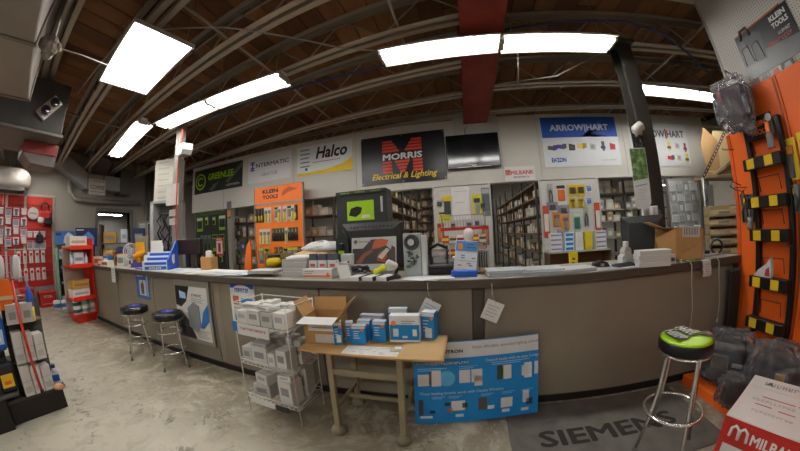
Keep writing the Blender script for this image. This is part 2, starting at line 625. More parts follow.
strip_lamp('strip lamp butted end to end behind the farthest left one', (-6.04, 2.37, 3.27), -0.182, L=1.08)
strip_lamp('strip lamp right of the dark column, left half beside the bagged tool case', (3.3, 3.5, 3.26), 0.03)
strip_lamp('strip lamp right of the dark column, half running behind the bagged case', (4.53, 3.54, 3.26), 0.03)
lp = strip_lamp('strip lamp glowing under the header behind the orange display', (5.5, 6.0, 2.22), 0.0)
for s in (-0.4, 0.4):
    MB().tube([(s, 0, 0.11), (s, 0, 1.76)], 0.005, 5).build('hanger', STEEL, lp)
lp = strip_lamp('strip lamp seen through the doorway in the far room', (-11.3, 4.05, 2.5), 1.57)
for s in (-0.4, 0.4):
    MB().tube([(s, 0, 0.11), (s, 0, 1.48)], 0.005, 5).build('hanger', STEEL, lp)
strip_lamp('strip lamp high before the red merchandise wall, outside the view', (-8.1, -0.7, 3.26), 0.0)  # extra lamp out of view, added to brighten the far left wall
strip_lamp('strip lamp hidden behind the red duct drop, lighting the red merchandise wall', (-8.3, 1.12, 3.26), 0.0)  # unseen lamp added behind the duct drop to lift the dim left wall
for x, y, w in ((-5.6, -2.6, 'first'), (-4.35, -2.6, 'second'), (-1.9, -2.6, 'third'), (-0.65, -2.6, 'fourth'), (1.3, -2.6, 'fifth')):
    strip_lamp('strip lamp over the shop floor behind the viewer, %s from the left wall' % w, (x, y, 3.26), 0.0, 'lamps behind the viewer')
for x, y, w in ((-5.0, 7.2, 'behind the dark green tool board'), (-2.9, 7.2, 'behind the orange tool board'), (0.0, 6.6, 'over the near end of the rack aisle'),
                (0.0, 9.6, 'over the far end of the rack aisle'), (3.3, 7.2, 'behind the blue banner'), (5.2, 7.6, 'in the far right corner')):
    strip_lamp('stock room strip lamp hung ' + w, (x, y, 3.26), 0.0, 'stock room lamps')
t = thing('troffer_lamp', 'large square bright white flat panel lamp hung at upper left', 'lamp', (-2.83, 1.15, 3.2), RAD(-9.5))
MB().box(-0.61, 0.61, -0.295, 0.295, 0.032, 0.04).build('rear_plate', LAMPW, t)
f = MB()
for s in (-1, 1):
    f.box(-0.625, 0.625, s * 0.298 - 0.01, s * 0.298 + 0.01, 0, 0.04, b=0.003).box(s * 0.615 - 0.01, s * 0.615 + 0.01, -0.298, 0.298, 0, 0.04, b=0.003)
f.build('frame', M('#a09e9a', 0.5), t)
MB().box(-0.605, 0.605, -0.29, 0.29, 0.01, 0.03).build('diffuser', DIFF, t)
for sx in (-0.5, 0.5):
    for sy in (-0.25, 0.25):
        MB().tube([(sx, sy, 0.04), (sx, sy, 0.78)], 0.004, 5).build('hanger', STEEL, t)

# ================================================================== COUNTER
CFRONT = noise_mix('counter_laminate', [(0.3, '#80766a'), (0.6, '#888070'), (0.8, '#938877')], 1.2, 0.5, bump=0.02)
CTOP = noise_mix('counter_top_laminate', [(0.3, '#8f8a80'), (0.6, '#a09a8f'), (0.8, '#aaa498')], 4, 0.45)
t = thing('sales_counter', 'long brown laminate sales counter running across the whole shop', 'counter', (-2.0, 2.06, 0))
edges = [-6.62, -5.3, -3.98, -2.6, -2.5, -1.22, 0.06, 0.14, 2.56]
for a, b in zip(edges, edges[1:]):
    if b - a < 0.2:
        MB().box(a + 2.0, b + 2.0, 0.006, 0.03, 0.06, 0.998).build('batten', M('#4c443a' if a > 0 else '#8d8272', 0.5), t)
    else:
        MB().box(a + 2.006, b + 1.994, 0, 0.03, 0.06, 0.998, b=0.004).build('front_panel', CFRONT, t)
MB().box(-4.6, 4.5, 0.03, 0.5, 0.07, 0.985).build('carcass', M('#3a332b', 0.8), t)
MB().box(-4.62, 4.56, -0.012, 0.03, 0, 0.065, b=0.004).build('kick_strip', M('#1d1a17', 0.5), t)
MB().box(4.5, 4.58, -0.03, 0.0, 0.0, 0.998, b=0.004).build('end_post', M('#2b2622', 0.5), t)
t = thing('countertop', 'worn grey countertop slab with dark front lip under all the clutter', 'countertop', (-2.0, 2.0, 1.0))
MB().box(-4.64, 4.58, 0.022, 0.58, 0.045, 0.065, b=0.004).build('top_slab', CTOP, t)
MB().box(-4.64, 4.58, 0.0, 0.022, 0.0, 0.065, b=0.004).build('front_lip', M('#4f473d', 0.5), t)
MB().box(-4.6, 4.56, 0.07, 0.56, 0.012, 0.045).build('underlay', M('#3a332b', 0.8), t)
CT = 1.0655

# ------------------------------------------------------------------ notices hung on the counter front
def board_thing(name, label, cat, loc, w, h, th, mat, rotz=0.0, tilt=0.0, group=None, part='board'):
    """upright flat board: origin at bottom centre, front face at local y = 0 looking to -y"""
    t = thing(name, label, cat, loc, rotz, group)
    t.rotation_euler = (tilt, 0, rotz)
    MB().box(-w / 2, w / 2, 0, th, 0, h, b=min(th * 0.3, 0.004)).build(part, mat, t)
    return t
E_ = 0.0012
def patch(p, name, x0, x1, z0, z1, mat, y=-E_):
    return MB().poly([(x0, y, z0), (x1, y, z0), (x1, y, z1), (x0, y, z1)]).build(name, mat, p)
def shape(p, name, pts, mat, y=-E_):
    return MB().poly([(a, y, c) for a, c in pts]).build(name, mat, p)
def words(p, body, x, z, w, h, mat, y=-2 * E_, bold=0.0, shear=0.0, name='lettering'):
    return MB().text(body, (x, y, z), w, h, bold=bold, shear=shear).build(name, mat, p)
def lines(p, x0, x1, z, n, dz, mat, h=0.006, y=-2 * E_, name='small_print', seed=1):
    r = random.Random(seed)
    b = MB()
    for k in range(n):
        e = x1 - (x1 - x0) * r.random() * 0.3
        zz = z - k * dz
        b.poly([(x0, y, zz), (e, y, zz), (e, y, zz + h), (x0, y, zz + h)])
    o = b.build(name, mat, p)
    o['kind'] = 'stuff'
    return o

def glyphs(p, c, w, h, mat, n=6, u=(1, 0, 0), v=(0, 0, 1), seed=1, name='blurred_print'):
    """a line of print too small to read in the photograph: stroke clusters, no letters"""
    r = random.Random(seed)
    u, v, c = Vector(u).normalized(), Vector(v).normalized(), Vector(c)
    b = MB()
    g = w / n
    for k in range(n):
        x0 = -w / 2 + g * k + g * 0.1
        x1 = x0 + g * 0.75
        rects = [(x0, x0 + g * 0.25, -h / 2, h / 2)]
        for q in range(r.choice((1, 2))):
            z = r.choice((-h / 2, -h * 0.1, h / 2 - h * 0.25))
            rects.append((x0, x1, z, z + h * 0.25))
        if r.random() < 0.6:
            rects.append((x1 - g * 0.22, x1, r.choice((-h / 2, 0)), h / 2))
        for a0, a1, z0, z1 in rects:
            b.poly([tuple(c + u * a + v * z) for a, z in ((a0, z0), (a1, z0), (a1, z1), (a0, z1))])
    o = b.build(name, mat, p)
    o['kind'] = 'stuff'
    return o
t = board_thing('price_card', 'small white notice hung at far left end of counter lip', 'notice', (-5.27, 1.985, 0.83), 0.17, 0.24, 0.004, PAPER)
lines(t, -0.06, 0.06, 0.2, 4, 0.045, GREY)
t = board_thing('poster', 'narrow blue poster on counter front behind the farther blue stool', 'poster', (-4.29, 2.05, 0.65), 0.42, 0.44, 0.006, M('#2f62a8', 0.4))
patch(t, 'picture_panel', -0.1, 0.12, 0.05, 0.27, M('#c8ccd0', 0.4))
shape(t, 'product_picture', [(-0.04, 0.07), (0.05, 0.07), (0.06, 0.2), (0.02, 0.26), (-0.05, 0.2)], DGREY, -2 * E_)
lines(t, -0.16, 0.1, 0.35, 2, 0.03, WHITE, 0.014)
patch(t, 'side_strip', 0.14, 0.19, 0.04, 0.36, M('#8fb4dc', 0.4))
t = board_thing('framed_poster', 'large grey framed poster with white product sheet behind the nearer blue stool', 'poster', (-3.0, 2.03, 0.24), 0.72, 0.76, 0.02, M('#8f887b', 0.45))
patch(t, 'sheet', -0.33, 0.32, 0.05, 0.68, M('#d4d4d0', 0.35))
shape(t, 'dark_field', [(-0.33, 0.68), (-0.02, 0.68), (-0.1, 0.5), (-0.22, 0.42), (-0.33, 0.44)], M('#1b1c1e', 0.3), -2 * E_)
shape(t, 'dark_curve', [(-0.33, 0.36), (-0.22, 0.37), (-0.1, 0.28), (0.02, 0.08), (0.03, 0.05), (-0.33, 0.05)], M('#202124', 0.3), -2 * E_)
shape(t, 'blue_curve', [(0.32, 0.5), (0.22, 0.4), (0.14, 0.2), (0.2, 0.2), (0.32, 0.3)], M('#2d76c0', 0.35), -2 * E_)
MB().prism([(-0.08, 0.2), (0.06, 0.14), (0.15, 0.22), (0.15, 0.46), (0.05, 0.5), (-0.08, 0.42)], -0.012, -0.002).build('product_picture', M('#8e9296', 0.35), t)
shape(t, 'pale_product', [(-0.24, 0.53), (-0.1, 0.53), (-0.1, 0.6), (-0.24, 0.62)], SKY, -3 * E_)
glyphs(t, (0.12, -2 * E_, 0.58), 0.2, 0.035, DGREY, 5)
lines(t, 0.0, 0.28, 0.54, 3, 0.02, GREY, 0.006)
lines(t, 0.06, 0.3, 0.16, 5, 0.02, GREY, 0.006)
lines(t, -0.3, -0.16, 0.3, 6, 0.04, LGREY, 0.02)
t = board_thing('poster', 'white and blue leaflet poster on counter front left of the wire rack', 'poster', (-2.13, 2.05, 0.58), 0.35, 0.45, 0.006, PAPER)
patch(t, 'blue_header', -0.17, 0.17, 0.37, 0.445, RBLUE)
MB().lathe([(0.001, 0.0), (0.13, 0.0)], 18, c=(0, 0, 0), cap=False, X=Matrix.Translation((0.0, -0.0028, 0.35)) @ Matrix.Diagonal((1, 1, 0.42, 1)) @ Matrix.Rotation(pi / 2, 4, 'X')).build('badge', M('#e9edf2', 0.4), t)
glyphs(t, (0.0, -0.0045, 0.35), 0.2, 0.045, RBLUE, 8, seed=3)
patch(t, 'picture', -0.14, -0.05, 0.2, 0.29, M('#c7643c', 0.5))
patch(t, 'picture', -0.02, 0.14, 0.21, 0.27, M('#3f86cc', 0.5))
lines(t, -0.14, 0.14, 0.16, 4, 0.03, GREY)
patch(t, 'picture', -0.13, -0.06, 0.03, 0.09, M('#3a7abf', 0.5))
for nm, (xx, zz, aa) in {'left tag': (-0.3, 1.02, RAD(28)), 'right tag': (0.165, 1.0, RAD(24))}.items():
    wh = 'above the blue table cartons' if nm == 'left tag' else 'right of the dark batten'
    t = thing('hanging_tag', 'white card tag wired to counter lip ' + wh, 'tag', (xx, 1.975, zz - 0.235))
    X = Matrix.Rotation(aa, 4, 'Y')
    MB().box(-0.065, 0.065, -0.002, 0.002, 0, 0.15, b=0.0008, X=X).build('card', PAPER, t)
    top = X @ Vector((0, 0, 0.14))
    MB().tube([top + Vector((0, 0, 0.0)), (0.03, 0, 0.2), (0.03, 0.01, 0.27)], 0.003, 5).build('wire_hook', LGREY, t)
    b = MB()
    for k in range(4):
        z0 = 0.11 - k * 0.025
        b.add([X @ Vector(q) for q in ((-0.045, -0.0032, z0), (0.04 - 0.012 * (k % 2), -0.0032, z0), (0.04 - 0.012 * (k % 2), -0.0032, z0 + 0.004), (-0.045, -0.0032, z0 + 0.004))], [(0, 1, 2, 3)])
    o = b.build('small_print', GREY, t); o['kind'] = 'stuff'

# ------------------------------------------------------------------ stools
def stool(label, loc, rotz, seatmat, group, h=0.68, R=0.178, zr=0.24, la=0.0):
    t = thing('bar_stool', label, 'stool', loc, rotz, group)
    MB().lathe([(0.10, h - 0.075), (R - 0.012, h - 0.075), (R, h - 0.062), (R, h - 0.016), (R - 0.006, h - 0.004)], 32).build('seat_band', seatmat[1], t)
    s = MB().lathe([(R - 0.006, h - 0.004), (R - 0.03, h + 0.004), (0.08, h + 0.01), (0.001, h + 0.012)], 32).build('seat', seatmat[0], t)
    MB().lathe([(R - 0.004, 0.0), (R + 0.002, 0.004), (R - 0.002, 0.01)], 32, c=(0, 0, h - 0.084), cap=False).build('seat_rim', CHROME, t)
    for k in range(4):
        a = pi / 4 + k * pi / 2 + la
        c_, s_ = cos(a), sin(a)
        pts = [(0.07 * c_, 0.07 * s_, h - 0.08), (0.115 * c_, 0.115 * s_, h - 0.085), (0.128 * c_, 0.128 * s_, h - 0.12), (0.14 * c_, 0.14 * s_, h - 0.3), (0.16 * c_, 0.16 * s_, zr), (0.205 * c_, 0.205 * s_, 0.012)]
        lg = MB().tube(pts, 0.011, 8).build('leg', CHROME, t)
        MB().lathe([(0.014, 0.0), (0.016, 0.006), (0.013, 0.03)], 10, c=(0.206 * c_, 0.206 * s_, 0)).build('foot_cap', DGREY, lg)
    for (rr, zz) in ((0.17, 0.2), (0.148, h - 0.22)) if seatmat[2] else ((0.185, zr),):
        MB().tube([(rr * cos(2 * pi * k / 28), rr * sin(2 * pi * k / 28), zz) for k in range(28)], 0.0095, 8, closed=True).build('foot_ring', CHROME, t)
    return t, s
VINYL = M('#17171a', 0.25, var=0.05, spec=0.6)
BV = (VINYL, VINYL, True)
for lab, loc, rz in (('black vinyl stool with blue emblem, the farther of the two at left', (-3.88, 1.7, 0), RAD(-22)), ('black vinyl stool with blue emblem, the nearer one beside the framed poster', (-3.17, 1.79, 0), RAD(-29))):
    t, s = stool(lab, loc, rz, BV, 'blue emblem stools', 0.65, 0.186, 0.2)
    MB().lathe([(0.001, 0.6636), (0.078, 0.6618)], 20, cap=False).build('seat_emblem', M('#2c35b0', 0.3), s)
    glyphs(s, (0, 0, 0.6645), 0.1, 0.03, WHITE, 5, (1, 0, 0), (0, 1, 0), 4)
t, s = stool('black stool with lime green printed seat at right of the counter', (1.295, 1.355, 0), RAD(-2), (LIME, M('#141414', 0.4), False), None, 0.755, 0.165, 0.29, RAD(43))
for k, (bx, by) in enumerate(((-0.068, 0.02), (0.035, 0.045))):     # two dark edged white bands of print across the lime seat
    dk = MB().poly([(bx - 0.044, by - 0.08, 0.7742), (bx + 0.044, by - 0.08, 0.7742), (bx + 0.044, by + 0.08, 0.7742), (bx - 0.044, by + 0.08, 0.7742)]).build('dark_band', M('#20241c', 0.4), s)
    glyphs(s, (bx, by, 0.7752), 0.15, 0.074, M('#dfe2dc', .4), 5, (0, -1, 0), (1, 0, 0), 20 + k, 'white_print')
for k in range(3):
    glyphs(s, (-0.115 + 0.012 * k, 0.0, 0.7725 + 0.0003 * k), 0.1, 0.007, M('#2d3a12', 0.5), 9, (0.1, -1, 0), (1, 0.1, 0), 30 + k)
MB().poly([(0.07, -0.04, 0.7738), (0.13, -0.085, 0.7702), (0.155, -0.04, 0.7702), (0.16, 0.0, 0.77), (0.09, 0.0, 0.773)]).build('dark_wedge', M('#20241c', 0.4), s)
MB().poly([(0.12, -0.06, 0.7728), (0.14, -0.06, 0.7722), (0.145, -0.03, 0.772), (0.125, -0.03, 0.7726)]).build('red_mark', RED, s)

# ------------------------------------------------------------------ boxed goods
def box_mesh(w, d, h, mats, label=None, flap=True, stripe=None):
    """closed retail carton: body, a taped seam on the top, printed panels proud of the front"""
    b = MB().box(-w / 2, w / 2, -d / 2, d / 2, 0, h, b=min(0.003, w * 0.03))
    if flap:
        b.box(-w / 2 + 0.004, w / 2 - 0.004, -0.004, 0.004, h, h + 0.0008, 1)
    if label:
        x0, x1, z0, z1 = label
        y = -d / 2 - 0.0008
        b.poly([(x0 * w - w / 2, y, z0 * h), (x1 * w - w / 2, y, z0 * h), (x1 * w - w / 2, y, z1 * h), (x0 * w - w / 2, y, z1 * h)], 2)
    if stripe:
        z0, z1 = stripe
        b.box(-w / 2 - 0.0007, w / 2 + 0.0007, -d / 2 - 0.0007, d / 2 + 0.0007, z0 * h, z1 * h, 3)
    return b.mesh('carton', mats)

# ------------------------------------------------------------------ white wire rack
t = thing('wire_rack', 'white wire rack with three tiers of small white cartons', 'rack', (-1.44, 1.7, 0), RAD(-3))
WW = M('#cfcec8', 0.35, var=0.04)
rw, rd = 0.27, 0.165
for sx in (-1, 1):
    for sy in (-1, 1):
        MB().tube([(sx * rw, sy * rd, 0.0), (sx * rw, sy * rd, 0.96)], 0.005, 6).build('post', WW, t)
    for k in range(3):
        z0 = 0.14 + k * 0.3
        MB().tube([(sx * rw, -rd, z0), (sx * rw, rd, z0 + 0.12)], 0.003, 5).build('side_brace', WW, t)
for zt in (0.14, 0.45, 0.78):
    b = MB()
    for zz in (zt, zt + (0.17 if zt > 0.7 else 0.035)):
        b.tube([(-rw, -rd, zz), (rw, -rd, zz), (rw, rd, zz), (-rw, rd, zz)], 0.0045, 6, closed=True)
    n = 12
    for k in range(n):
        xx = -rw + 2 * rw * (k + 0.5) / n
        b.tube([(xx, -rd, zt), (xx, rd, zt)], 0.0026, 5)
        if zt < 0.7:
            b.tube([(xx, -rd, zt + 0.035), (xx + rw / n, -rd - 0.008, zt + 0.012), (xx + 2 * rw / n, -rd, zt + 0.035)], 0.0026, 5)
    b.build('wire_tray', WW, t)
lb = MB().box(-rw + 0.03, rw - 0.17, -rd - 0.012, -rd - 0.009, 0.70, 0.79).build('price_strip', PAPER, t)
glyphs(lb, (-0.07, -rd - 0.0135, 0.755), 0.28, 0.02, M('#b8584c', 0.6), 14, seed=6)
MB().box(-rw - 0.03, -rw + 0.03, -rd - 0.012, -rd - 0.009, 0.72, 0.8).build('blue_ticket', M('#2b6ea8', 0.5), t)
WB = [M('#cfcfca', 0.6, var=0.05), M('#bdbdb8', 0.6, var=0.05), M('#d8d6cf', 0.6, var=0.05)]
TAPE = M('#a9a69a', 0.4); INK = M('#8d8d8c', 0.6)
cx, cy = -1.44, 1.7
def rk(x, y):
    a = RAD(-3)
    return (cx + x * cos(a) - y * sin(a), cy + x * sin(a) + y * cos(a))
_rm = {}
def rack_box(label, x, y, z, w, d, h, rz=0.0, tone=0, lean=0.0):
    key = (w, d, h, tone)
    if key not in _rm:
        _rm[key] = box_mesh(w, d, h, [WB[tone], TAPE, INK if tone < 2 else M('#a8aab0', .6), TAPE], (0.18, 0.8, 0.4, 0.75))
    px, py = rk(x, y)
    o = inst(_rm[key], 'carton', (px, py, z), RAD(-3 + rz), label, 'carton', 'white cartons on the wire rack')
    o.rotation_euler[1] = RAD(lean)
    return o
for k, (x, w, h, tn, nm) in enumerate(((-0.2, 0.12, 0.1, 2, 'first'), (-0.07, 0.13, 0.115, 0, 'second'), (0.065, 0.12, 0.11, 1, 'third'), (0.19, 0.11, 0.12, 2, 'fourth'))):
    rack_box('white carton, %s from left in front row of the top wire rack tier' % nm, x, -0.09, 0.7865, w, 0.13, h, 2 - k, tn)
for k in range(6):
    rack_box('slim white carton, %s from left in back row of the top wire rack tier' % ('first', 'second', 'third', 'fourth', 'fifth', 'sixth')[k], -0.2 + 0.08 * k, 0.055, 0.7865, 0.066, 0.13, 0.13 + 0.012 * (k % 3), 1.5 * (k % 3 - 1), k % 3)
rack_box('flat white carton lying on the front row at left of the top wire rack tier', -0.15, -0.08, 0.9025, 0.15, 0.1, 0.035, 14, 2)
rack_box('flat white carton lying across the second and third front cartons, top rack tier', 0.02, -0.085, 0.9025, 0.17, 0.1, 0.03, -10, 0)
for k, (x, w, h, tn, nm) in enumerate(((-0.205, 0.1, 0.13, 1, 'first'), (-0.065, 0.16, 0.15, 0, 'second'), (0.06, 0.07, 0.12, 2, 'third'), (0.16, 0.1, 0.16, 0, 'fourth'))):
    rack_box('white carton, %s from left in front row of the middle wire rack tier' % nm, x, -0.085, 0.4565, w, 0.13, h, 3 - 2 * k, tn)
for k in range(6):
    rack_box('slim white carton, %s from left in back row of the middle wire rack tier' % ('first', 'second', 'third', 'fourth', 'fifth', 'sixth')[k], -0.21 + 0.082 * k, 0.07, 0.4565, 0.06, 0.13, 0.17 + 0.015 * ((k * 2) % 3), 2 * (k % 3 - 1), (k + 1) % 3)
rack_box('flat white carton lying on the second front carton, middle wire rack tier', -0.08, -0.08, 0.6075, 0.15, 0.12, 0.025, 6, 1)
rack_box('wide white carton, lower of two at left on the bottom wire rack tier', -0.12, -0.06, 0.1465, 0.17, 0.16, 0.12, 4, 1)
rack_box('white carton, upper of two at left on the bottom wire rack tier', -0.1, -0.06, 0.2685, 0.14, 0.14, 0.09, -7, 2)
rack_box('tall white carton at front right on the bottom wire rack tier', 0.14, -0.07, 0.1465, 0.13, 0.14, 0.2, -3, 0)
rack_box('white carton standing at back right on the bottom wire rack tier', 0.17, 0.085, 0.1465, 0.12, 0.12, 0.26, 2, 1)
rack_box('white carton standing at back middle on the bottom wire rack tier', 0.0, 0.09, 0.1465, 0.15, 0.11, 0.2, 0, 2)
rack_box('flat white carton on the tall front right one, bottom wire rack tier', 0.13, -0.07, 0.3475, 0.12, 0.12, 0.05, 8, 2)
tk = thing('price_ticket', 'printed white ticket strip clipped to bottom wire rack tier', 'ticket', rk(-0.02, -0.175) + (0.1,), RAD(-3))
MB().box(-0.2, 0.06, -0.004, 0.0, 0.0, 0.055, b=0.001).build('paper', PAPER, tk)
MB().box(0.07, 0.2, -0.004, 0.0, 0.0, 0.05, b=0.001).build('dark_label', CHAR, tk)

# ------------------------------------------------------------------ folding table
t = thing('work_table', 'small table with a particle board top on khaki steel legs', 'table', (-0.66, 1.77, 0))
KH = M('#8b8066', 0.5, var=0.1)
MB().box(-0.47, 0.53, -0.23, 0.2, 0.645, 0.66, b=0.003).build('tabletop', CARD, t)
MB().box(0.24, 0.52, -0.24, 0.18, 0.662, 0.668, b=0.001).build('cardboard_sheet', M('#b79a6c', 0.8), t)
for sx in (-0.22, 0.26):
    for sy in (-0.22, 0.17):
        lg = MB().box(sx - 0.02, sx + 0.02, sy - 0.02, sy + 0.02, 0.06, 0.645, b=0.003).build('leg', KH, t)
        MB().lathe([(0.03, 0.0), (0.05, 0.006), (0.058, 0.025), (0.05, 0.05), (0.03, 0.066), (0.018, 0.075)], 16, c=(sx, sy, 0)).build('round_foot', M('#7d7562', 0.35), lg)
    MB().box(sx - 0.012, sx + 0.012, -0.21, 0.16, 0.2, 0.23, b=0.003).build('side_rail', KH, t)
MB().box(-0.21, 0.25, -0.232, -0.208, 0.5, 0.545, b=0.003).build('front_rail', KH, t)
MB().box(-0.21, 0.25, 0.16, 0.185, 0.5, 0.545, b=0.003).build('rear_rail', KH, t)
MB().box(-0.21, 0.25, -0.03, -0.005, 0.2, 0.23, b=0.003).build('stretcher', KH, t)
TT = 0.6605
# open shipping carton
t = thing('shipping_carton', 'open brown shipping carton with white labels on left end of table', 'carton', (-1.01, 1.78, TT), RAD(8))
b = MB()
w, d, h = 0.13, 0.11, 0.2
for s in (-1, 1):
    b.box(s * w - 0.003, s * w + 0.003, -d, d, 0, h).box(-w, w, s * d - 0.003, s * d + 0.003, 0, h)
b.box(-w, w, -d, d, 0, 0.005)
b.build('body', CARD, t)
MB().box(-0.003, 0.003, -d, d, 0, 0.13, X=Matrix.Translation((w, 0, h)) @ Matrix.Rotation(RAD(38), 4, 'Y')).build('flap', CARDIN, t)
MB().box(-0.003, 0.003, -d, d, 0, 0.13, X=Matrix.Translation((-w, 0, h)) @ Matrix.Rotation(RAD(-32), 4, 'Y')).build('flap', CARDIN, t)
MB().box(-w, w, -0.003, 0.003, 0, 0.1, X=Matrix.Translation((0, d, h)) @ Matrix.Rotation(RAD(-8), 4, 'X')).build('flap', CARDIN, t)
MB().box(-w, w, -0.002, 0.002, 0, 0.13, X=Matrix.Translation((0, -d, h)) @ Matrix.Rotation(RAD(95), 4, 'X')).build('flap', PAPER, t)
patch(t, 'shipping_label', -0.1, 0.11, 0.1, 0.19, PAPER, -d - 0.0045)
patch(t, 'shipping_label', -0.05, 0.1, 0.01, 0.075, M('#c9c6bd', 0.7), -d - 0.0045)
lines(t, -0.07, 0.08, 0.165, 3, 0.022, GREY, 0.006, -d - 0.0055)
BLU = M('#1a86c8', 0.45, var=0.05)
def blue_box(label, x, y, w, d, h, rz, kind, z=TT):
    t = thing('switch_carton', label, 'carton', (x, y, z), rz, 'blue control cartons on the table')
    if kind == 'wide':
        MB().box(-w / 2, w / 2, -d / 2, d / 2, 0, h, b=0.003).build('body', M('#dfe3e6', 0.45), t)
        y0 = -d / 2 - 0.001
        patch(t, 'blue_band', -w / 2 + 0.004, w / 2 - 0.004, 0.02, h * 0.66, BLU, y0)
        patch(t, 'device_picture', -w * 0.38, -w * 0.2, 0.045, h * 0.52, PAPER, y0 - 0.001)
        patch(t, 'device_picture', w * 0.26, w * 0.4, 0.05, h * 0.5, PAPER, y0 - 0.001)
        patch(t, 'device_picture', -w * 0.08, w * 0.1, 0.035, h * 0.26, M('#cfe0ea', 0.5), y0 - 0.001)
        MB().lathe([(0.001, 0), (0.018, 0)], 14, cap=False, X=Matrix.Translation((-w * 0.36, y0 - 0.0015, h * 0.72)) @ Matrix.Rotation(pi / 2, 4, 'X')).build('orange_seal', ORANGE, t)
        lines(t, -w * 0.1, w * 0.36, h * 0.78, 2, 0.014, GREY, 0.005, y0 - 0.001)
    else:
        MB().box(-w / 2, w / 2, -d / 2, d / 2, 0, h, b=0.002).build('body', BLU, t)
        y0 = -d / 2 - 0.001
        patch(t, 'white_band', -w / 2 + 0.003, w / 2 - 0.003, h * 0.86, h - 0.003, PAPER, y0)
        MB().box(-w / 2 + 0.002, w / 2 - 0.002, -d / 2 + 0.002, d / 2 - 0.002, h, h + 0.001).build('lid', M('#d8dde0', 0.5), t)
        lines(t, -w * 0.36, w * 0.1, h * 0.7, 4, h * 0.12, PAPER, 0.006, y0)
        if kind == 'pic':
            patch(t, 'device_picture', -w * 0.2, w * 0.3, 0.02, h * 0.45, PAPER, y0 - 0.001)
        MB().lathe([(0.001, 0), (0.012, 0)], 12, cap=False, X=Matrix.Translation((w * 0.28, y0 - 0.0015, h * 0.8)) @ Matrix.Rotation(pi / 2, 4, 'X')).build('orange_seal', ORANGE, t)
    return t
blue_box('narrow blue carton leaning beside the open shipping carton', -0.885, 1.71, 0.062, 0.07, 0.17, RAD(28), 'pic')
blue_box('narrow blue carton second from left, tucked behind the leaning one', -0.825, 1.785, 0.055, 0.07, 0.145, RAD(22), 'plain')
blue_box('small blue carton with white lid at front, left of the pair', -0.735, 1.75, 0.1, 0.06, 0.135, RAD(8), 'plain')
blue_box('small blue carton with white lid standing behind the left front one', -0.725, 1.83, 0.1, 0.06, 0.15, RAD(4), 'plain')
blue_box('small blue carton with white lid at front, right of the pair', -0.6, 1.81, 0.095, 0.06, 0.155, RAD(2), 'plain')
blue_box('wide white and blue carton with two device pictures', -0.42, 1.835, 0.215, 0.07, 0.2, RAD(2), 'wide')
blue_box('blue carton with orange seal half hidden behind the wide carton at left', -0.49, 1.925, 0.14, 0.05, 0.22, RAD(3), 'pic')
blue_box('blue carton poking out right of the wide carton under the hanging tag', -0.255, 1.895, 0.1, 0.08, 0.205, RAD(-12), 'pic')
t = thing('carton', 'low pale grey carton at back of table between the blue ones', 'carton', (-0.69, 1.912, TT), 0)
MB().box(-0.09, 0.09, -0.03, 0.03, 0, 0.17, b=0.003).build('body', M('#a8a9b2', 0.6), t)
patch(t, 'label', -0.07, 0.07, 0.12, 0.155, M('#d6d5d8', 0.6), -0.0312)
t = thing('brochure', 'white printed sheet lying flat on table before the blue cartons', 'paper', (-0.57, 1.635, TT), RAD(2))
MB().box(-0.23, 0.2, -0.075, 0.065, 0, 0.0015).build('sheet', PAPER, t)
b = MB()
r_ = random.Random(3)
for k in range(26):
    xx, yy = r_.uniform(-0.22, 0.16), r_.uniform(-0.065, 0.055)
    b.poly([(xx, yy, 0.0022), (xx + 0.03, yy, 0.0022), (xx + 0.03, yy + 0.004, 0.0022), (xx, yy + 0.004, 0.0022)])
o = b.build('small_print', GREY, t); o['kind'] = 'stuff'
t = thing('wall_switch', 'small white switch plate lying on the printed sheet at right', 'switch', (-0.44, 1.665, TT + 0.002), RAD(5))
MB().box(-0.045, 0.045, -0.03, 0.03, 0, 0.008, b=0.002).build('plate', M('#b9b2a4', 0.5), t)
MB().box(-0.02, 0.025, -0.02, 0.02, 0.008, 0.016, b=0.002).build('rocker', PAPER, t)

# ------------------------------------------------------------------ blue display board leaning on the counter
t = thing('display_board', 'large blue and white product board leaning against the counter under the table edge', 'board', (0.1, 1.835, 0.003), RAD(9.3))
t.rotation_euler = (RAD(-8.5), 0, RAD(9.3))
BW, BH = 0.935, 0.636
MB().box(-BW / 2, BW / 2, 0, 0.012, 0, BH, b=0.002).build('board', BLUE, t)
patch(t, 'white_header', -BW / 2 + 0.003, BW / 2 - 0.003, 0.515, BH - 0.003, M('#d9dde0', 0.45))
words(t, 'LUTRON', -0.19, 0.565, 0.16, 0.026, M('#1c2430', 0.5), bold=0.04)
words(t, 'Simple, affordable, automated lighting control', 0.21, 0.585, 0.5, 0.028, M('#5a6672', 0.5))
glyphs(t, (-0.27, -2 * E_, 0.478), 0.4, 0.02, PAPER, 22, seed=7)
words(t, 'Expand easily with an easy 3-way', 0.26, 0.478, 0.4, 0.028, PAPER)
words(t, 'These leading brands work with Caséta Wireless', -0.12, 0.245, 0.62, 0.028, PAPER)
lines(t, -0.44, -0.22, 0.44, 2, 0.014, SKY, 0.005)
lines(t, -0.14, 0.0, 0.445, 2, 0.014, SKY, 0.005)
lines(t, 0.1, 0.4, 0.455, 2, 0.014, SKY, 0.005)
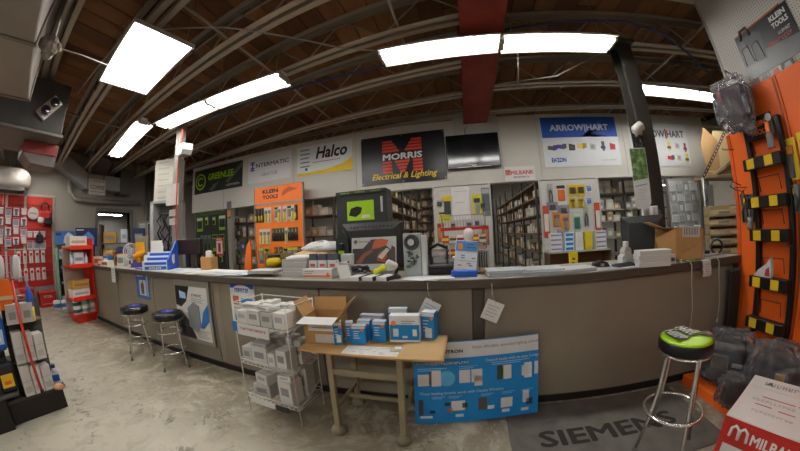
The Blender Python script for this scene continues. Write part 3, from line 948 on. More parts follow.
for (x0, x1, z0, z1, c) in ((-0.44, -0.3, 0.31, 0.4, PAPER), (-0.36, -0.31, 0.31, 0.42, M('#454c58', .5)), (-0.34, -0.272, 0.305, 0.425, PAPER), (-0.14, -0.06, 0.32, 0.42, PAPER), (-0.05, 0.03, 0.32, 0.42, PAPER), (-0.03, 0.03, 0.29, 0.37, M('#e8e4e0', .5)),
                            (0.14, 0.19, 0.32, 0.43, M('#35452a', .6)), (0.18, 0.25, 0.32, 0.43, PAPER), (0.33, 0.38, 0.33, 0.41, PAPER), (0.35, 0.41, 0.31, 0.43, M('#e2e6ea', .5)), (0.43, 0.46, 0.33, 0.43, M('#cfe0ea', .5)),
                            (-0.44, -0.405, 0.07, 0.2, M('#4a4a4c', .5)), (-0.36, -0.32, 0.085, 0.11, M('#26323c', .5)), (-0.43, -0.34, 0.045, 0.065, PAPER), (-0.2, -0.1, 0.1, 0.18, PAPER), (-0.25, -0.21, 0.14, 0.17, M('#2c3d50', .5)), (-0.12, -0.08, 0.12, 0.16, M('#4a3c30', .5)), (-0.23, -0.19, 0.09, 0.12, M('#b0624a', .5)), (-0.17, -0.11, 0.045, 0.07, M('#bcd8ea', .5)),
                            (0.0, 0.065, 0.09, 0.19, M('#575452', .5)), (0.07, 0.12, 0.09, 0.12, PAPER), (0.17, 0.26, 0.09, 0.17, PAPER), (0.18, 0.24, 0.05, 0.075, PAPER), (0.34, 0.39, 0.11, 0.21, M('#d0d8de', .5)), (0.37, 0.42, 0.09, 0.14, M('#333b46', .5)), (0.33, 0.39, 0.04, 0.065, PAPER)):
    patch(t, 'product_picture', x0, x1, z0, z1, c, -2 * E_ - 0.0003 * (x0 > -0.35))
MB().lathe([(0.001, 0), (0.06, 0)], 20, cap=False, X=Matrix.Translation((-0.23, -0.0016, 0.36)) @ Matrix.Rotation(pi / 2, 4, 'X')).build('pale_disc', M('#5cb4e2', 0.5), t)
for x0 in (-0.34, -0.22, 0.02, 0.18, 0.33):
    lines(t, x0, x0 + 0.1, 0.215, 2, 0.012, SKY, 0.004)

# ------------------------------------------------------------------ floor mat
t = thing('floor_mat', 'grey entrance mat with large dark letters before the counter', 'mat', (1.06, 1.57, 0.0))
MB().box(-0.75, 0.72, -0.34, 0.45, 0.0005, 0.008, b=0.003).build('mat_pile', noise_mix('mat_pile', [(0.3, '#55534e'), (0.55, '#65625c'), (0.8, '#706c64')], 6, 0.95, bump=0.3), t)
MB().text('SIEMENS', (-0.03, 0.03, 0.0088), 1.05, 0.17, u=(1, 0.02, 0), v=(0, 1, 0), bold=0.03).build('lettering', M('#2c2924', 0.95), t)

# ================================================================== HEADER SIGNS
SY = 4.885
def sign(name, label, x0, x1, z0, z1, mat, th=0.006, y=SY, cat='sign'):
    t = board_thing(name, label, cat, ((x0 + x1) / 2, y, z0), x1 - x0, z1 - z0, th, mat)
    return t, x1 - x0, z1 - z0
# dark green-lettered banner
t, w, h = sign('banner', 'dark wrinkled vinyl banner with lime ring and letters, leftmost on header', -6.83, -4.92, 2.73, 3.38, M('#24261f', 0.3, var=0.3, scale=4, bump=0.6))
MB().ring(-0.68, 0.32, 0.18, 0.225, y=-E_).build('ring_emblem', LIME, t)
MB().ring(-0.68, 0.32, 0.08, 0.125, 0.6, 5.6, y=-E_).build('ring_emblem', LIME, t)
words(t, 'GREENLEE', 0.15, 0.4, 1.0, 0.17, LIME, bold=0.02, shear=0.1)
glyphs(t, (0.62, -2 * E_, 0.1), 0.5, 0.05, LGREY, 14, seed=8)
shape(t, 'pale_swoosh', [(0.35, 0.2), (0.94, 0.62), (0.94, 0.5), (0.45, 0.16)], M('#5f6254', 0.3))
shape(t, 'pale_swoosh', [(-0.3, 0.05), (-0.1, 0.2), (0.1, 0.22), (-0.15, 0.03)], M('#5f6254', 0.3))
t, w, h = sign('banner', 'white banner with purple emblem and grey capital letters on header', -4.73, -3.47, 2.75, 3.375, M('#d3d2d6', 0.45, var=0.04))
words(t, 'NTERMATIC', 0.1, 0.4, 0.96, 0.1, M('#5b5a66', 0.5), bold=0.03)
b = MB()
for (a, c) in ((0.51, 0.48), (0.46, 0.44), (0.37, 0.34), (0.32, 0.29)):
    b.poly([(-0.56, -E_, c), (-0.42, -E_, c), (-0.42, -E_, a), (-0.56, -E_, a)])
b.poly([(-0.51, -E_, 0.29), (-0.47, -E_, 0.29), (-0.47, -E_, 0.51), (-0.51, -E_, 0.51)])
b.build('emblem', VIOLET, t)
words(t, 'GRATS.III', 0.02, 0.17, 0.46, 0.08, M('#6a6a70', 0.5))
t, w, h = sign('banner', 'white banner with black italic word and yellow wave along the bottom', -3.31, -2.02, 2.735, 3.37, M('#d5d9da', 0.45, var=0.04))
words(t, 'Halco', 0.18, 0.45, 0.72, 0.26, BLACK, bold=0.03, shear=0.25)
shape(t, 'yellow_wave', [(-0.645, 0.0), (0.645, 0.0), (0.645, 0.27), (0.45, 0.16), (0.1, 0.08), (-0.645, 0.05)], YELLOW)
lines(t, -0.56, -0.32, 0.54, 5, 0.09, M('#77868c', .5), 0.03, seed=4)
lines(t, -0.25, 0.42, 0.25, 1, 0.06, GREY, 0.015)
patch(t, 'blue_mark', -0.44, -0.38, 0.1, 0.16, RBLUE)
t, w, h = sign('banner', 'black vinyl banner with orange striped letter and yellow script', -1.83, -0.21, 2.37, 3.32, M('#202024', 0.3, var=0.2, scale=3, bump=0.5))
b = MB()
for k in range(4):     # upper half of the striped letter, four bars to a limb
    z0 = 0.845 - 0.062 * k
    for s in (-1, 1):
        xi, xo = 0.05 + 0.04 * (3 - k) - 0.0, 0.38
        b.poly([(s * xi, -E_, z0 - 0.045), (s * xo, -E_, z0 - 0.045), (s * xo, -E_, z0), (s * (xi + 0.02), -E_, z0)][::s])
for k in range(4):
    z0 = 0.435 - 0.062 * k
    for s in (-1, 1):
        b.poly([(s * 0.2, -E_, z0 - 0.045), (s * 0.38, -E_, z0 - 0.045), (s * 0.38, -E_, z0), (s * 0.2, -E_, z0)][::s])
    wv = 0.13 - 0.03 * k
    b.poly([(-wv, -E_, z0 - 0.045), (wv, -E_, z0 - 0.045), (wv + 0.02, -E_, z0), (-wv - 0.02, -E_, z0)])
o = b.build('striped_letter', M('#d2412a', 0.4), t); o['kind'] = 'stuff'
words(t, 'MORRIS', 0.0, 0.515, 0.76, 0.125, M('#d6d8da', 0.4), bold=0.035, shear=0.05)
words(t, 'Electrical & Lighting', 0.02, 0.13, 1.24, 0.15, YELLOW, bold=0.015, shear=0.3)
for sx in (-0.79, 0, 0.79):
    for sz in (0.03, 0.92):
        MB().lathe([(0.012, 0), (0.02, 0)], 12, cap=False, X=Matrix.Translation((sx, -0.001, sz)) @ Matrix.Rotation(pi / 2, 4, 'X')).build('eyelet', STEEL, t)
# television
t = thing('television', 'black flat screen television mounted on header under the red beam', 'television', (0.285, 4.8, 2.52))
MB().box(-0.475, 0.475, 0, 0.05, 0, 0.63, b=0.012).build('bezel', M('#0d0d0f', 0.2), t)
MB().box(-0.445, 0.445, -0.002, 0.001, 0.07, 0.6).build('screen', M('#17181b', 0.12, var=0.02), t)
MB().box(-0.3, 0.3, -0.003, 0.0, 0.012, 0.022).build('trim_strip', STEEL, t)
MB().box(-0.04, 0.04, -0.003, 0.0, 0.04, 0.05).build('maker_plate', LGREY, t)
MB().box(-0.2, 0.2, 0.05, 0.092, 0.15, 0.45).build('wall_bracket', DARK, t)
MB().tube([(-0.1, 0.04, 0.63), (-0.12, 0.05, 0.72), (-0.06, 0.06, 0.8)], 0.006, 6).build('power_cord', BLACK, t)
t, w, h = sign('sign', 'small white sign with red lettering on header right of the television', 0.82, 1.37, 2.25, 2.51, M('#d9d4d2', 0.5))
words(t, 'MILBANK', 0.04, 0.15, 0.42, 0.075, RED, bold=0.02)
words(t, 'mm', -0.22, 0.16, 0.09, 0.1, RED, bold=0.05)
glyphs(t, (0.02, -2 * E_, 0.07), 0.28, 0.03, DGREY, 12, seed=9)
def gadget(p, x, z, c1, c2, k, s=1.0):
    """a wiring device drawn flat on a banner: plug body, collar, lead"""
    b = MB()
    y = -2 * E_
    if k == 0:
        b.poly([(x - 0.09 * s, y, z - 0.03 * s), (x + 0.02 * s, y, z - 0.05 * s), (x + 0.03 * s, y, z + 0.03 * s), (x - 0.08 * s, y, z + 0.04 * s)])
        b.poly([(x + 0.02 * s, y - 0.0004, z - 0.06 * s), (x + 0.1 * s, y - 0.0004, z - 0.03 * s), (x + 0.1 * s, y - 0.0004, z + 0.05 * s), (x + 0.02 * s, y - 0.0004, z + 0.05 * s)], 1)
    elif k == 1:
        b.poly([(x - 0.06 * s, y, z - 0.06 * s), (x + 0.06 * s, y, z - 0.06 * s), (x + 0.07 * s, y, z + 0.04 * s), (x - 0.05 * s, y, z + 0.07 * s)])
        b.poly([(x - 0.03 * s, y - 0.0004, z - 0.03 * s), (x + 0.03 * s, y - 0.0004, z - 0.03 * s), (x + 0.03 * s, y - 0.0004, z + 0.03 * s), (x - 0.03 * s, y - 0.0004, z + 0.03 * s)], 1)
    else:
        b.poly([(x - 0.02 * s, y, z - 0.1 * s), (x + 0.03 * s, y, z - 0.1 * s), (x + 0.04 * s, y, z + 0.08 * s), (x - 0.03 * s, y, z + 0.08 * s)])
        b.poly([(x - 0.05 * s, y - 0.0004, z - 0.06 * s), (x + 0.05 * s, y - 0.0004, z - 0.06 * s), (x + 0.05 * s, y - 0.0004, z - 0.01), (x - 0.05 * s, y - 0.0004, z - 0.01)], 1)
    b.build('device_picture', [c1, c2], p)
t, w, h = sign('banner', 'white banner with blue top band and white capital letters on header', 1.57, 3.12, 2.46, 3.41, M('#d4d6d8', 0.4, var=0.04))
patch(t, 'blue_band', -0.76, 0.77, 0.55, 0.945, RBLUE)
words(t, 'ARROW|HART', 0.0, 0.72, 1.2, 0.16, M('#dfe4ea', 0.4), bold=0.04)
shape(t, 'white_swirl', [(0.0, 0.56), (0.1, 0.62), (0.5, 0.9), (0.2, 0.66), (0.6, 0.72), (0.2, 0.62), (0.5, 0.56)], M('#9fb6dc', 0.4))
for k, (x, c1, c2, kk) in enumerate(((-0.6, DGREY, VIOLET, 0), (-0.42, VIOLET, DGREY, 0), (-0.22, DARK, DGREY, 1), (-0.02, YELLOW, M('#a07c10', .5), 0), (0.2, LGREY, GREY, 1), (0.42, DGREY, NAVY, 2), (0.62, RED, DRED, 1))):
    gadget(t, x, 0.36 + 0.02 * (k % 2), c1, c2, kk)
words(t, 'EATON', -0.5, 0.13, 0.28, 0.085, RBLUE, bold=0.05)
patch(t, 'logo_bar', -0.53, -0.46, 0.09, 0.11, RBLUE)
lines(t, 0.35, 0.68, 0.1, 1, 0.03, GREY, 0.008)
t, w, h = sign('banner', 'white banner with dark letters and device pictures behind the dark column', 3.38, 4.86, 2.42, 3.3, M('#d0d2d3', 0.4, var=0.04))
words(t, 'ARROW HART', 0.06, 0.66, 1.2, 0.15, M('#4d4f55', 0.4), bold=0.03)
patch(t, 'red_stroke', 0.15, 0.19, 0.56, 0.76, RED)
for (x, z, c1, c2, kk) in ((0.2, 0.42, YELLOW, DGREY, 2), (0.42, 0.42, LGREY, GREY, 1), (0.63, 0.4, RED, DGREY, 2), (0.2, 0.18, RED, DGREY, 0), (0.42, 0.18, LGREY, GREY, 1), (0.64, 0.18, YELLOW, DGREY, 2), (-0.55, 0.4, GREY, VIOLET, 0), (-0.4, 0.2, LGREY, GREY, 1)):
    gadget(t, x, z, c1, c2, kk)

# ================================================================== PEG PANELS, TOOL BOARDS AND RACKS BEHIND THE COUNTER
PEGW = pegboard_material('white_pegboard', '#c9c7c3', '#9a9894', 0.0254)
def hook_goods(me, name, label, loc, cat='tool', group=None, rotz=0.0):
    return inst(me, name, loc, rotz, label, cat, group)
def pack_mesh(w, h, card, body, accent, kind=0, r=0.012):
    """hang-card pack: backing card with a euro slot strip, a moulded product in front, a peg through the top; hung by its top centre"""
    b = MB().box(-w / 2, w / 2, -0.004, 0, -h, 0, 0, b=0.001)
    if kind == 0:      # bulky tool: handle and head
        b.box(-w * 0.22, w * 0.22, -0.03, -0.004, -h * 0.95, -h * 0.4, 1, b=0.006)
        b.box(-w * 0.32, w * 0.32, -0.024, -0.004, -h * 0.4, -h * 0.18, 2, b=0.005)
    elif kind == 1:    # two-handled plier
        for s in (-1, 1):
            b.tube([(s * w * 0.08, -0.016, -h * 0.35), (s * w * 0.28, -0.018, -h * 0.6), (s * w * 0.2, -0.016, -h * 0.95)], w * 0.1, 6, 1)
            b.tube([(s * w * 0.08, -0.016, -h * 0.38), (s * w * 0.02, -0.016, -h * 0.14)], w * 0.09, 6, 2, r1=w * 0.03)
    elif kind == 2:    # driver: bulb handle and blade
        b.lathe([(w * 0.1, -h * 0.95), (w * 0.22, -h * 0.85), (w * 0.2, -h * 0.6), (w * 0.1, -h * 0.52)], 10, 1, c=(0, -w * 0.24, 0))
        b.lathe([(w * 0.05, -h * 0.52), (w * 0.05, -h * 0.14)], 8, 2, c=(0, -w * 0.24, 0))
    else:              # blister with a rounded bubble
        b.box(-w * 0.38, w * 0.38, -0.022, -0.004, -h * 0.8, -h * 0.25, 1, b=0.008)
        b.box(-w * 0.44, w * 0.44, -0.006, -0.004, -h * 0.2, -h * 0.04, 2)
    b.tube([(0, 0.02, -h * 0.06), (0, -0.035, -h * 0.06), (0, -0.04, -h * 0.04)], 0.003, 5, 3)
    return b.mesh('pack', [card, body, accent, STEEL])
# --- lime and black board
t = thing('tool_board', 'tall black tool board with lime packs below the green lettered banner', 'tool board', (-6.05, 4.82, 0.0))
MB().box(-0.62, 0.64, 0, 0.03, 0.1, 2.2, b=0.004).build('panel', M('#2a2b29', 0.55), t)
MB().box(-0.62, 0.64, -0.006, 0, 2.12, 2.2).build('top_strip', M('#3c4a1c', 0.5), t)
for s in (-0.6, 0.62):
    MB().box(s - 0.02, s + 0.02, -0.01, 0.04, 0, 2.22, b=0.003).build('upright', M('#4a4d47', 0.5), t)
LK = [pack_mesh(0.26, 0.36, M('#7fae1a', .45), M('#20221f', .5), M('#c9d6c0', .5), 3), pack_mesh(0.14, 0.56, M('#5d6a60', .4), M('#2a2f2c', .4), M('#4a5a50', .4), 0), pack_mesh(0.2, 0.42, M('#8abf1e', .45), M('#3a4636', .5), M('#20221f', .5), 3), pack_mesh(0.12, 0.2, M('#9fb81c', .45), M('#232420', .5), M('#d2d6c8', .5), 0), pack_mesh(0.1, 0.5, M('#262826', .45), M('#2e332c', .5), M('#8fbf1c', .5), 2)]
spec = [(-0.42, 2.08, 0, 'lime card pack at top left'), (0.5, 2.08, 0, 'lime card pack at top right corner'), (-0.12, 2.08, 3, 'small lime pack at top middle'), (0.18, 2.06, 3, 'small lime pack at top right of middle')]
spec += [(-0.34 + 0.16 * k, 1.62, 1, 'long grey clamshell tool, %s of the middle row' % n) for k, n in enumerate(('first', 'second', 'third'))]
spec += [(0.2, 1.62, 2, 'lime carded set, left of the right hand pair'), (0.46, 1.62, 2, 'lime carded set, right of the right hand pair')]
spec += [(-0.5 + 0.15 * k if k < 3 else -0.35 + 0.15 * k, 1.14, 3 if k % 2 else 4, '%s, %s of the bottom row' % ('small lime pack' if k % 2 else 'long dark driver pack', n)) for k, n in enumerate(('first', 'second', 'third', 'fourth', 'fifth', 'sixth'))]
for x, z, k, lab in spec:
    hook_goods(LK[k], 'tool_pack', lab + ' on the black and lime tool board', (-6.05 + x, 4.815, z), 'tool', 'packs on the black tool board')
# white pillar with picture card and red notice
t = thing('corner_post', 'grey post between the black tool board and the stock opening', 'post', (-5.33, 4.86, 0))
MB().box(-0.07, 0.07, -0.02, 0.1, 0, 2.24, b=0.005).build('post', M('#8b8780', 0.6), t)
pk = board_thing('picture_card', 'small brown picture card fixed high on the grey post', 'picture', (-5.32, 4.83, 1.98), 0.16, 0.42, 0.006, M('#6e6258', 0.5))
patch(pk, 'picture', -0.06, 0.06, 0.05, 0.2, M('#c9803c', 0.5)); patch(pk, 'picture', -0.06, 0.06, 0.24, 0.38, M('#5a5f78', 0.5))
pk = board_thing('notice', 'small red and white notice standing before the black tool board', 'notice', (-5.62, 4.755, 1.1), 0.28, 0.44, 0.006, M('#c43a30', 0.5))
MB().tube([(0, 0.003, 0.43), (0, 0.08, 0.44)], 0.005, 5).build('hook', STEEL, pk)
patch(pk, 'white_field', -0.11, 0.11, 0.05, 0.36, PAPER); patch(pk, 'red_figure', -0.05, 0.05, 0.08, 0.3, RED, -2 * E_); lines(pk, -0.1, 0.1, 0.39, 1, 0.03, PAPER, 0.02)
# --- orange tool board
t = thing('tool_board', 'orange tool board with dark lettering on its header, full of hand tools', 'tool board', (-3.6, 4.58, 0))
OPEG = M('#ee7a20', 0.5, var=0.05)
MB().box(-0.61, 0.61, 0, 0.03, 0.1, 2.2, b=0.004).build('back_panel', OPEG, t)
for k in range(6):
    MB().box(-0.6 + 0.2 * k + 0.006, -0.4 + 0.2 * k - 0.006, -0.012, 0, 0.12, 1.2, b=0.003).build('slat_panel', OPEG, t)
hdp = MB().box(-0.615, 0.615, -0.012, 0.03, 2.2, 2.54, b=0.004).build('header_panel', ORANGE, t)
MB().text('KLEIN', (-0.18, -0.0135, 2.44), 0.42, 0.085, bold=0.05).build('lettering', M('#241a14', 0.5), hdp)
MB().text('TOOLS', (-0.18, -0.0135, 2.32), 0.42, 0.085, bold=0.05).build('lettering', M('#241a14', 0.5), hdp)
shape(hdp, 'brown_swirl', [(0.12, 2.3), (0.3, 2.38), (0.52, 2.42), (0.3, 2.48), (0.16, 2.42)], M('#b04c14', 0.5), -0.0135)
MB().box(-0.62, 0.62, -0.02, 0.0, 2.16, 2.2, b=0.003).build('rail', M('#9a8f84', 0.4), t)
for s in (-0.625, 0.625):
    MB().box(s - 0.015, s + 0.015, -0.01, 0.035, 0, 2.54, b=0.003).build('upright', M('#8d7d6c', 0.5), t)
sd = MB().prism([(-0.8, 0.0), (-0.6, 0.0), (-0.6, 1.46), (-0.64, 1.42), (-0.72, 1.3), (-0.8, 0.9)], -0.2, -0.16).build('side_panel', ORANGE, t)
KB = M('#20201f', .45); KG = M('#4c4b48', .4); KY = M('#d6b81e', .45); KGY = M('#7c7a74', .4)
KT = [pack_mesh(0.085, 0.3, KB, KY, STEEL, 2), pack_mesh(0.1, 0.32, M('#c9c4ba', .5), KY, KGY, 0), pack_mesh(0.1, 0.28, M('#b9b1a2', .5), KGY, KB, 3), pack_mesh(0.09, 0.26, KG, KB, KY, 1), pack_mesh(0.13, 0.34, M('#6e6a62', .5), M('#8f8c86', .4), KY, 3), pack_mesh(0.14, 0.2, M('#a89a3c', .5), KGY, KB, 0)]
kn = ('yellow handled driver', 'carded yellow tool', 'grey carded tool', 'black handled plier', 'grey bubble pack', 'yellow meter pack')
rows = [(2.1, [(-0.57, 0), (-0.48, 0), (-0.4, 0), (-0.29, 1), (-0.2, 1), (-0.02, 2), (0.06, 1), (0.2, 1), (0.31, 2), (0.39, 1), (0.47, 0)], 'top row'),
        (1.66, [(-0.44, 1), (-0.34, 1), (-0.24, 1), (-0.1, 3), (-0.02, 3), (0.06, 3), (0.14, 3), (0.22, 1), (0.3, 3), (0.38, 3), (0.46, 3)], 'middle row'),
        (1.28, [(-0.46, 4), (-0.3, 5), (-0.06, 3), (0.07, 3), (0.19, 5), (0.3, 4), (0.42, 4), (0.52, 3)], 'bottom row')]
od = ('first', 'second', 'third', 'fourth', 'fifth', 'sixth', 'seventh', 'eighth', 'ninth', 'tenth', 'eleventh', 'twelfth')
for z, its, rn in rows:
    for k, (x, i) in enumerate(its):
        hook_goods(KT[i], 'hand_tool', '%s hung %s from left in the %s of the orange tool board' % (kn[i], od[k], rn), (-3.6 + x, 4.565, z), 'tool', 'tools on the orange board, ' + rn)
# yellow tool on a tray before the board
t = thing('pistol_tool', 'yellow tool in a tray in front of the orange tool board', 'tool', (-3.42, 4.2, CT - 0.2), 0.1)
MB().box(-0.3, 0.3, -0.12, 0.12, 0, 0.04, b=0.006).box(-0.3, 0.3, 0.1, 0.12, 0.04, 0.3).build('tray', M('#7d6a38', 0.6), t)
MB().lathe([(0.03, -0.15), (0.08, -0.12), (0.09, 0.0), (0.06, 0.12), (0.02, 0.15)], 14, X=Matrix.Translation((0, -0.02, 0.15)) @ Matrix.Rotation(RAD(80), 4, 'Y')).build('body', YELLOW, t)
MB().box(-0.12, 0.1, -0.06, 0.06, 0.24, 0.28, b=0.01).build('top_cover', DARK, t)
tb = thing('back_bench', 'dark narrow bench standing below the orange tool board', 'bench', (-3.3, 4.2, 0))
MB().box(-0.4, 0.4, -0.2, 0.2, 0.82, 0.8655, b=0.004).build('bench_top', BROWN, tb)
for sx in (-0.36, 0.36):
    MB().box(sx - 0.02, sx + 0.02, -0.18, 0.18, 0, 0.82).build('leg', DARK, tb)

# --- middle peg panel
t = thing('pegboard', 'white pegboard panel between the two aisle openings below the television', 'pegboard', (0.02, 4.86, 0))
MB().box(-0.5, 0.5, 0, 0.03, 0.1, 2.22, b=0.003).build('board', PEGW, t)
for s in (-0.5, 0.5):
    MB().box(s - 0.015, s + 0.015, -0.006, 0.035, 0.0, 2.235, b=0.003).build('edge_strip', LGREY, t)
t = board_thing('white_chart', 'tall plain white chart sheet hung in middle of the white pegboard', 'chart', (0.0, 4.845, 1.62), 0.32, 0.58, 0.005, M('#dddcda', 0.5))
lines(t, -0.1, 0.12, 0.5, 2, 0.2, LGREY, 0.01)
PM = [pack_mesh(0.26, 0.42, M('#c9cbc0', .5), M('#3a3d3a', .4), YELLOW, 0), pack_mesh(0.17, 0.36, M('#cfc41c', .5), M('#8a8f94', .4), M('#2c2c2c', .5), 0), pack_mesh(0.14, 0.5, M('#70756f', .5), M('#52565a', .4), M('#a8a8a4', .4), 3), pack_mesh(0.22, 0.18, M('#d8cf2c', .5), M('#c9bf24', .5), M('#3a3a34', .5), 3), pack_mesh(0.12, 0.34, M('#9a6a4c', .5), M('#d07832', .4), RED, 3), pack_mesh(0.1, 0.14, M('#b9b7b0', .5), M('#4a4a4a', .5), LGREY, 3)]
for x, z, k, lab in ((-0.26, 2.13, 0, 'large silver and yellow tool pack'), (-0.32, 1.78, 3, 'wide yellow pack below the large tool'), (0.26, 2.05, 1, 'yellow carded cutter'), (0.42, 2.16, 2, 'long grey pack near right edge'), (0.37, 1.92, 5, 'small grey pack beside the long grey one'), (-0.4, 2.0, 5, 'small grey pack at left edge'),
                     (-0.4, 1.58, 4, 'orange carded knife at left edge'), (0.38, 1.5, 4, 'orange carded knife at right edge'), (-0.18, 1.6, 5, 'small grey pack above red rack, left'), (0.1, 1.6, 5, 'small grey pack above red rack, middle'), (0.24, 1.62, 5, 'small grey pack above red rack, right')):
    hook_goods(PM[k], 'tool_pack', lab + ' on the middle white pegboard', (0.02 + x, 4.85, z), 'tool', 'packs on the middle pegboard')
t = thing('merchandise_rack', 'red wire merchandise rack of small parts before the middle pegboard', 'rack', (0.02, 4.55, 0))
MB().box(-0.38, 0.38, -0.02, 0.02, 1.44, 1.49, b=0.004).build('top_rail', RED, t)
for s in (-0.36, 0.36):
    MB().tube([(s, 0, 0), (s, 0, 1.72)], 0.01, 8).build('post', GREY, t)
b = MB()
for k in range(15):
    b.tube([(-0.34 + 0.048 * k, -0.1, 1.5), (-0.34 + 0.048 * k, -0.1, 1.68)], 0.004, 5)
for zz in (1.5, 1.68):
    b.tube([(-0.36, -0.1, zz), (0.36, -0.1, zz)], 0.005, 6)
    for s in (-0.36, 0.36):
        b.tube([(s, -0.1, zz), (s, 0, zz)], 0.005, 6)
b.build('wire_basket', GREY, t)
for zz in (0.75, 1.0, 1.22):
    MB().box(-0.36, 0.36, -0.18, 0.02, zz, zz + 0.02).build('shelf', GREY, t)
SM = [MB().box(-0.05, 0.05, -0.05, 0.05, 0, 0.12, 0, b=0.004).box(-0.052, 0.052, -0.052, 0.052, 0.04, 0.08, 1).mesh('small_box', [c, d]) for c, d in ((RED, PAPER), (PAPER, RED), (M('#c9b9a0', .6), DGREY), (M('#b03a2c', .5), YELLOW))]
for j, zz in enumerate((1.0205, 1.2405)):
    for k in range(6):
        i = (k * 7 + j * 3) % 4
        inst(SM[i], 'small_box', (0.02 - 0.3 + 0.12 * k, 4.47, zz), 0, '%s small box, %s from left on %s shelf of the red wire rack' % (('red banded', 'white red banded', 'beige', 'red yellow banded')[i], od[k], ('middle', 'top')[j]), 'box', 'boxes on the red wire rack')

# --- right peg panel
t = thing('pegboard', 'wide white pegboard panel of blister packs below the blue banded banner', 'pegboard', (1.98, 4.86, 0))
MB().box(-0.56, 0.56, 0, 0.03, 0.1, 2.22, b=0.003).build('board', PEGW, t)
for s in (-0.56, 0.56):
    MB().box(s - 0.015, s + 0.015, -0.006, 0.035, 0.0, 2.235, b=0.003).build('edge_strip', LGREY, t)
PR = [pack_mesh(0.1, 0.34, M('#a9a7a2', .5), M('#4b4b4d', .4), GREY, 1), pack_mesh(0.18, 0.36, M('#d9d4cc', .5), M('#d06a2c', .5), M('#26262a', .5), 3), pack_mesh(0.15, 0.2, M('#d8c01e', .45), M('#4b3a1c', .4), YELLOW, 3), pack_mesh(0.13, 0.18, M('#d6b81a', .45), M('#8f7a1c', .4), DGREY, 0), pack_mesh(0.11, 0.56, M('#b8412c', .5), M('#d8d4cc', .5), M('#c24a34', .5), 3), pack_mesh(0.15, 0.26, M('#d68a24', .5), M('#8a8a86', .4), M('#6a5a6a', .5), 0),
      pack_mesh(0.14, 0.36, M('#9fb4a8', .4), M('#3a6a5c', .4), M('#c9cfca', .5), 3), pack_mesh(0.12, 0.12, M('#e0e0e0', .5), M('#5a8ac0', .5), M('#9a7ab0', .5), 3), pack_mesh(0.22, 0.14, M('#8a8490', .5), M('#4a444c', .5), GREY, 0)]
for x, z, k, lab in ((-0.38, 2.16, 0, 'slim grey plier pack at top left'), (-0.18, 2.14, 1, 'white and orange carded tool at top'), (0.04, 2.13, 2, 'yellow pack, left of the upper pair'), (0.2, 2.13, 2, 'yellow pack, right of the upper pair'), (0.36, 2.1, 7, 'small white and violet pack beside upper yellow pair'), (0.02, 1.9, 3, 'yellow pack, left of the lower pair'), (0.18, 1.9, 3, 'yellow pack, right of the lower pair'), (0.34, 1.88, 7, 'small white and violet pack beside lower yellow pair'),
                     (-0.49, 1.78, 4, 'tall red and white strip at left edge'), (0.49, 1.79, 4, 'tall red and white strip at right edge'), (-0.3, 1.66, 5, 'orange carded clamp, left of middle'), (-0.14, 1.6, 5, 'orange carded clamp right of its twin'), (0.08, 1.64, 6, 'pale green clamshell in the middle'), (0.26, 1.72, 0, 'slim grey plier pack right of middle'), (-0.36, 1.84, 8, 'grey squat tool hung low at upper left'), (-0.16, 1.78, 8, 'grey squat tool hung below the white and orange card'), (-0.2, 1.36, 8, 'grey squat tool below the orange clamps')):
    hook_goods(PR[k], 'tool_pack', lab + ' on the right white pegboard', (1.98 + x, 4.85, z), 'tool', 'packs on the right pegboard')
t = thing('display_ledge', 'white ledge across the foot of the right pegboard holding switch boxes', 'shelf', (1.98, 4.7, 0))
MB().box(-0.56, 0.56, -0.17, 0.14, 0.97, 1.0, b=0.003).build('shelf', M('#a7a39a', 0.6), t)
MB().box(-0.56, 0.56, 0.1, 0.14, 0.0, 0.97).build('back', M('#6f4a2c', 0.7), t)
for s in (-0.55, 0.55):
    MB().box(s - 0.012, s + 0.012, -0.17, 0.1, 0, 0.97).build('side', BROWN, t)
LB = [box_mesh(0.2, 0.12, 0.075, [PAPER, TAPE, M('#8f86b4', .5), TAPE], (0.05, 0.95, 0.35, 0.7)), box_mesh(0.16, 0.12, 0.075, [M('#dfe4e8', .5), TAPE, BLU, TAPE], (0.1, 0.9, 0.2, 0.8)), box_mesh(0.14, 0.12, 0.3, [PAPER, TAPE, M('#d4d4d2', .5), TAPE], (0.1, 0.9, 0.2, 0.8)), box_mesh(0.13, 0.12, 0.075, [M('#d9c832', .5), TAPE, YELLOW, TAPE], (0.1, 0.9, 0.3, 0.7))]
for x, k, n, lab in ((-0.43, 0, 4, 'white and violet switch box in the left stack'), (-0.2, 1, 4, 'white and blue switch box in the second stack'), (0.14, 3, 4, 'yellow switch box in the fourth stack'), (0.38, 0, 4, 'white and violet switch box in the right stack')):
    for j in range(n):
        inst(LB[k], 'switch_box', (1.98 + x + rnd.uniform(-.006, .006), 4.6, 1.0005 + 0.0762 * j), rnd.uniform(-.04, .04), '%s, %s from bottom, on pegboard ledge' % (lab, od[j]), 'box', 'switch boxes on the pegboard ledge')
inst(LB[2], 'switch_box', (1.98 - 0.025, 4.6, 1.0005), 0, 'plain tall white box between blue and yellow stacks on the pegboard ledge', 'box')
t = board_thing('yellow_sign', 'small yellow sign card hanging under the right pegboard ledge', 'sign', (1.82, 4.5, 0.66), 0.16, 0.33, 0.004, YELLOW)
patch(t, 'dark_figure', -0.03, 0.02, 0.08, 0.16, DGREY); patch(t, 'dark_figure', -0.02, 0.03, 0.19, 0.23, DGREY)
MB().tube([(0, 0.002, 0.33), (0, 0.02, 0.345)], 0.003, 5).build('hook', STEEL, t)

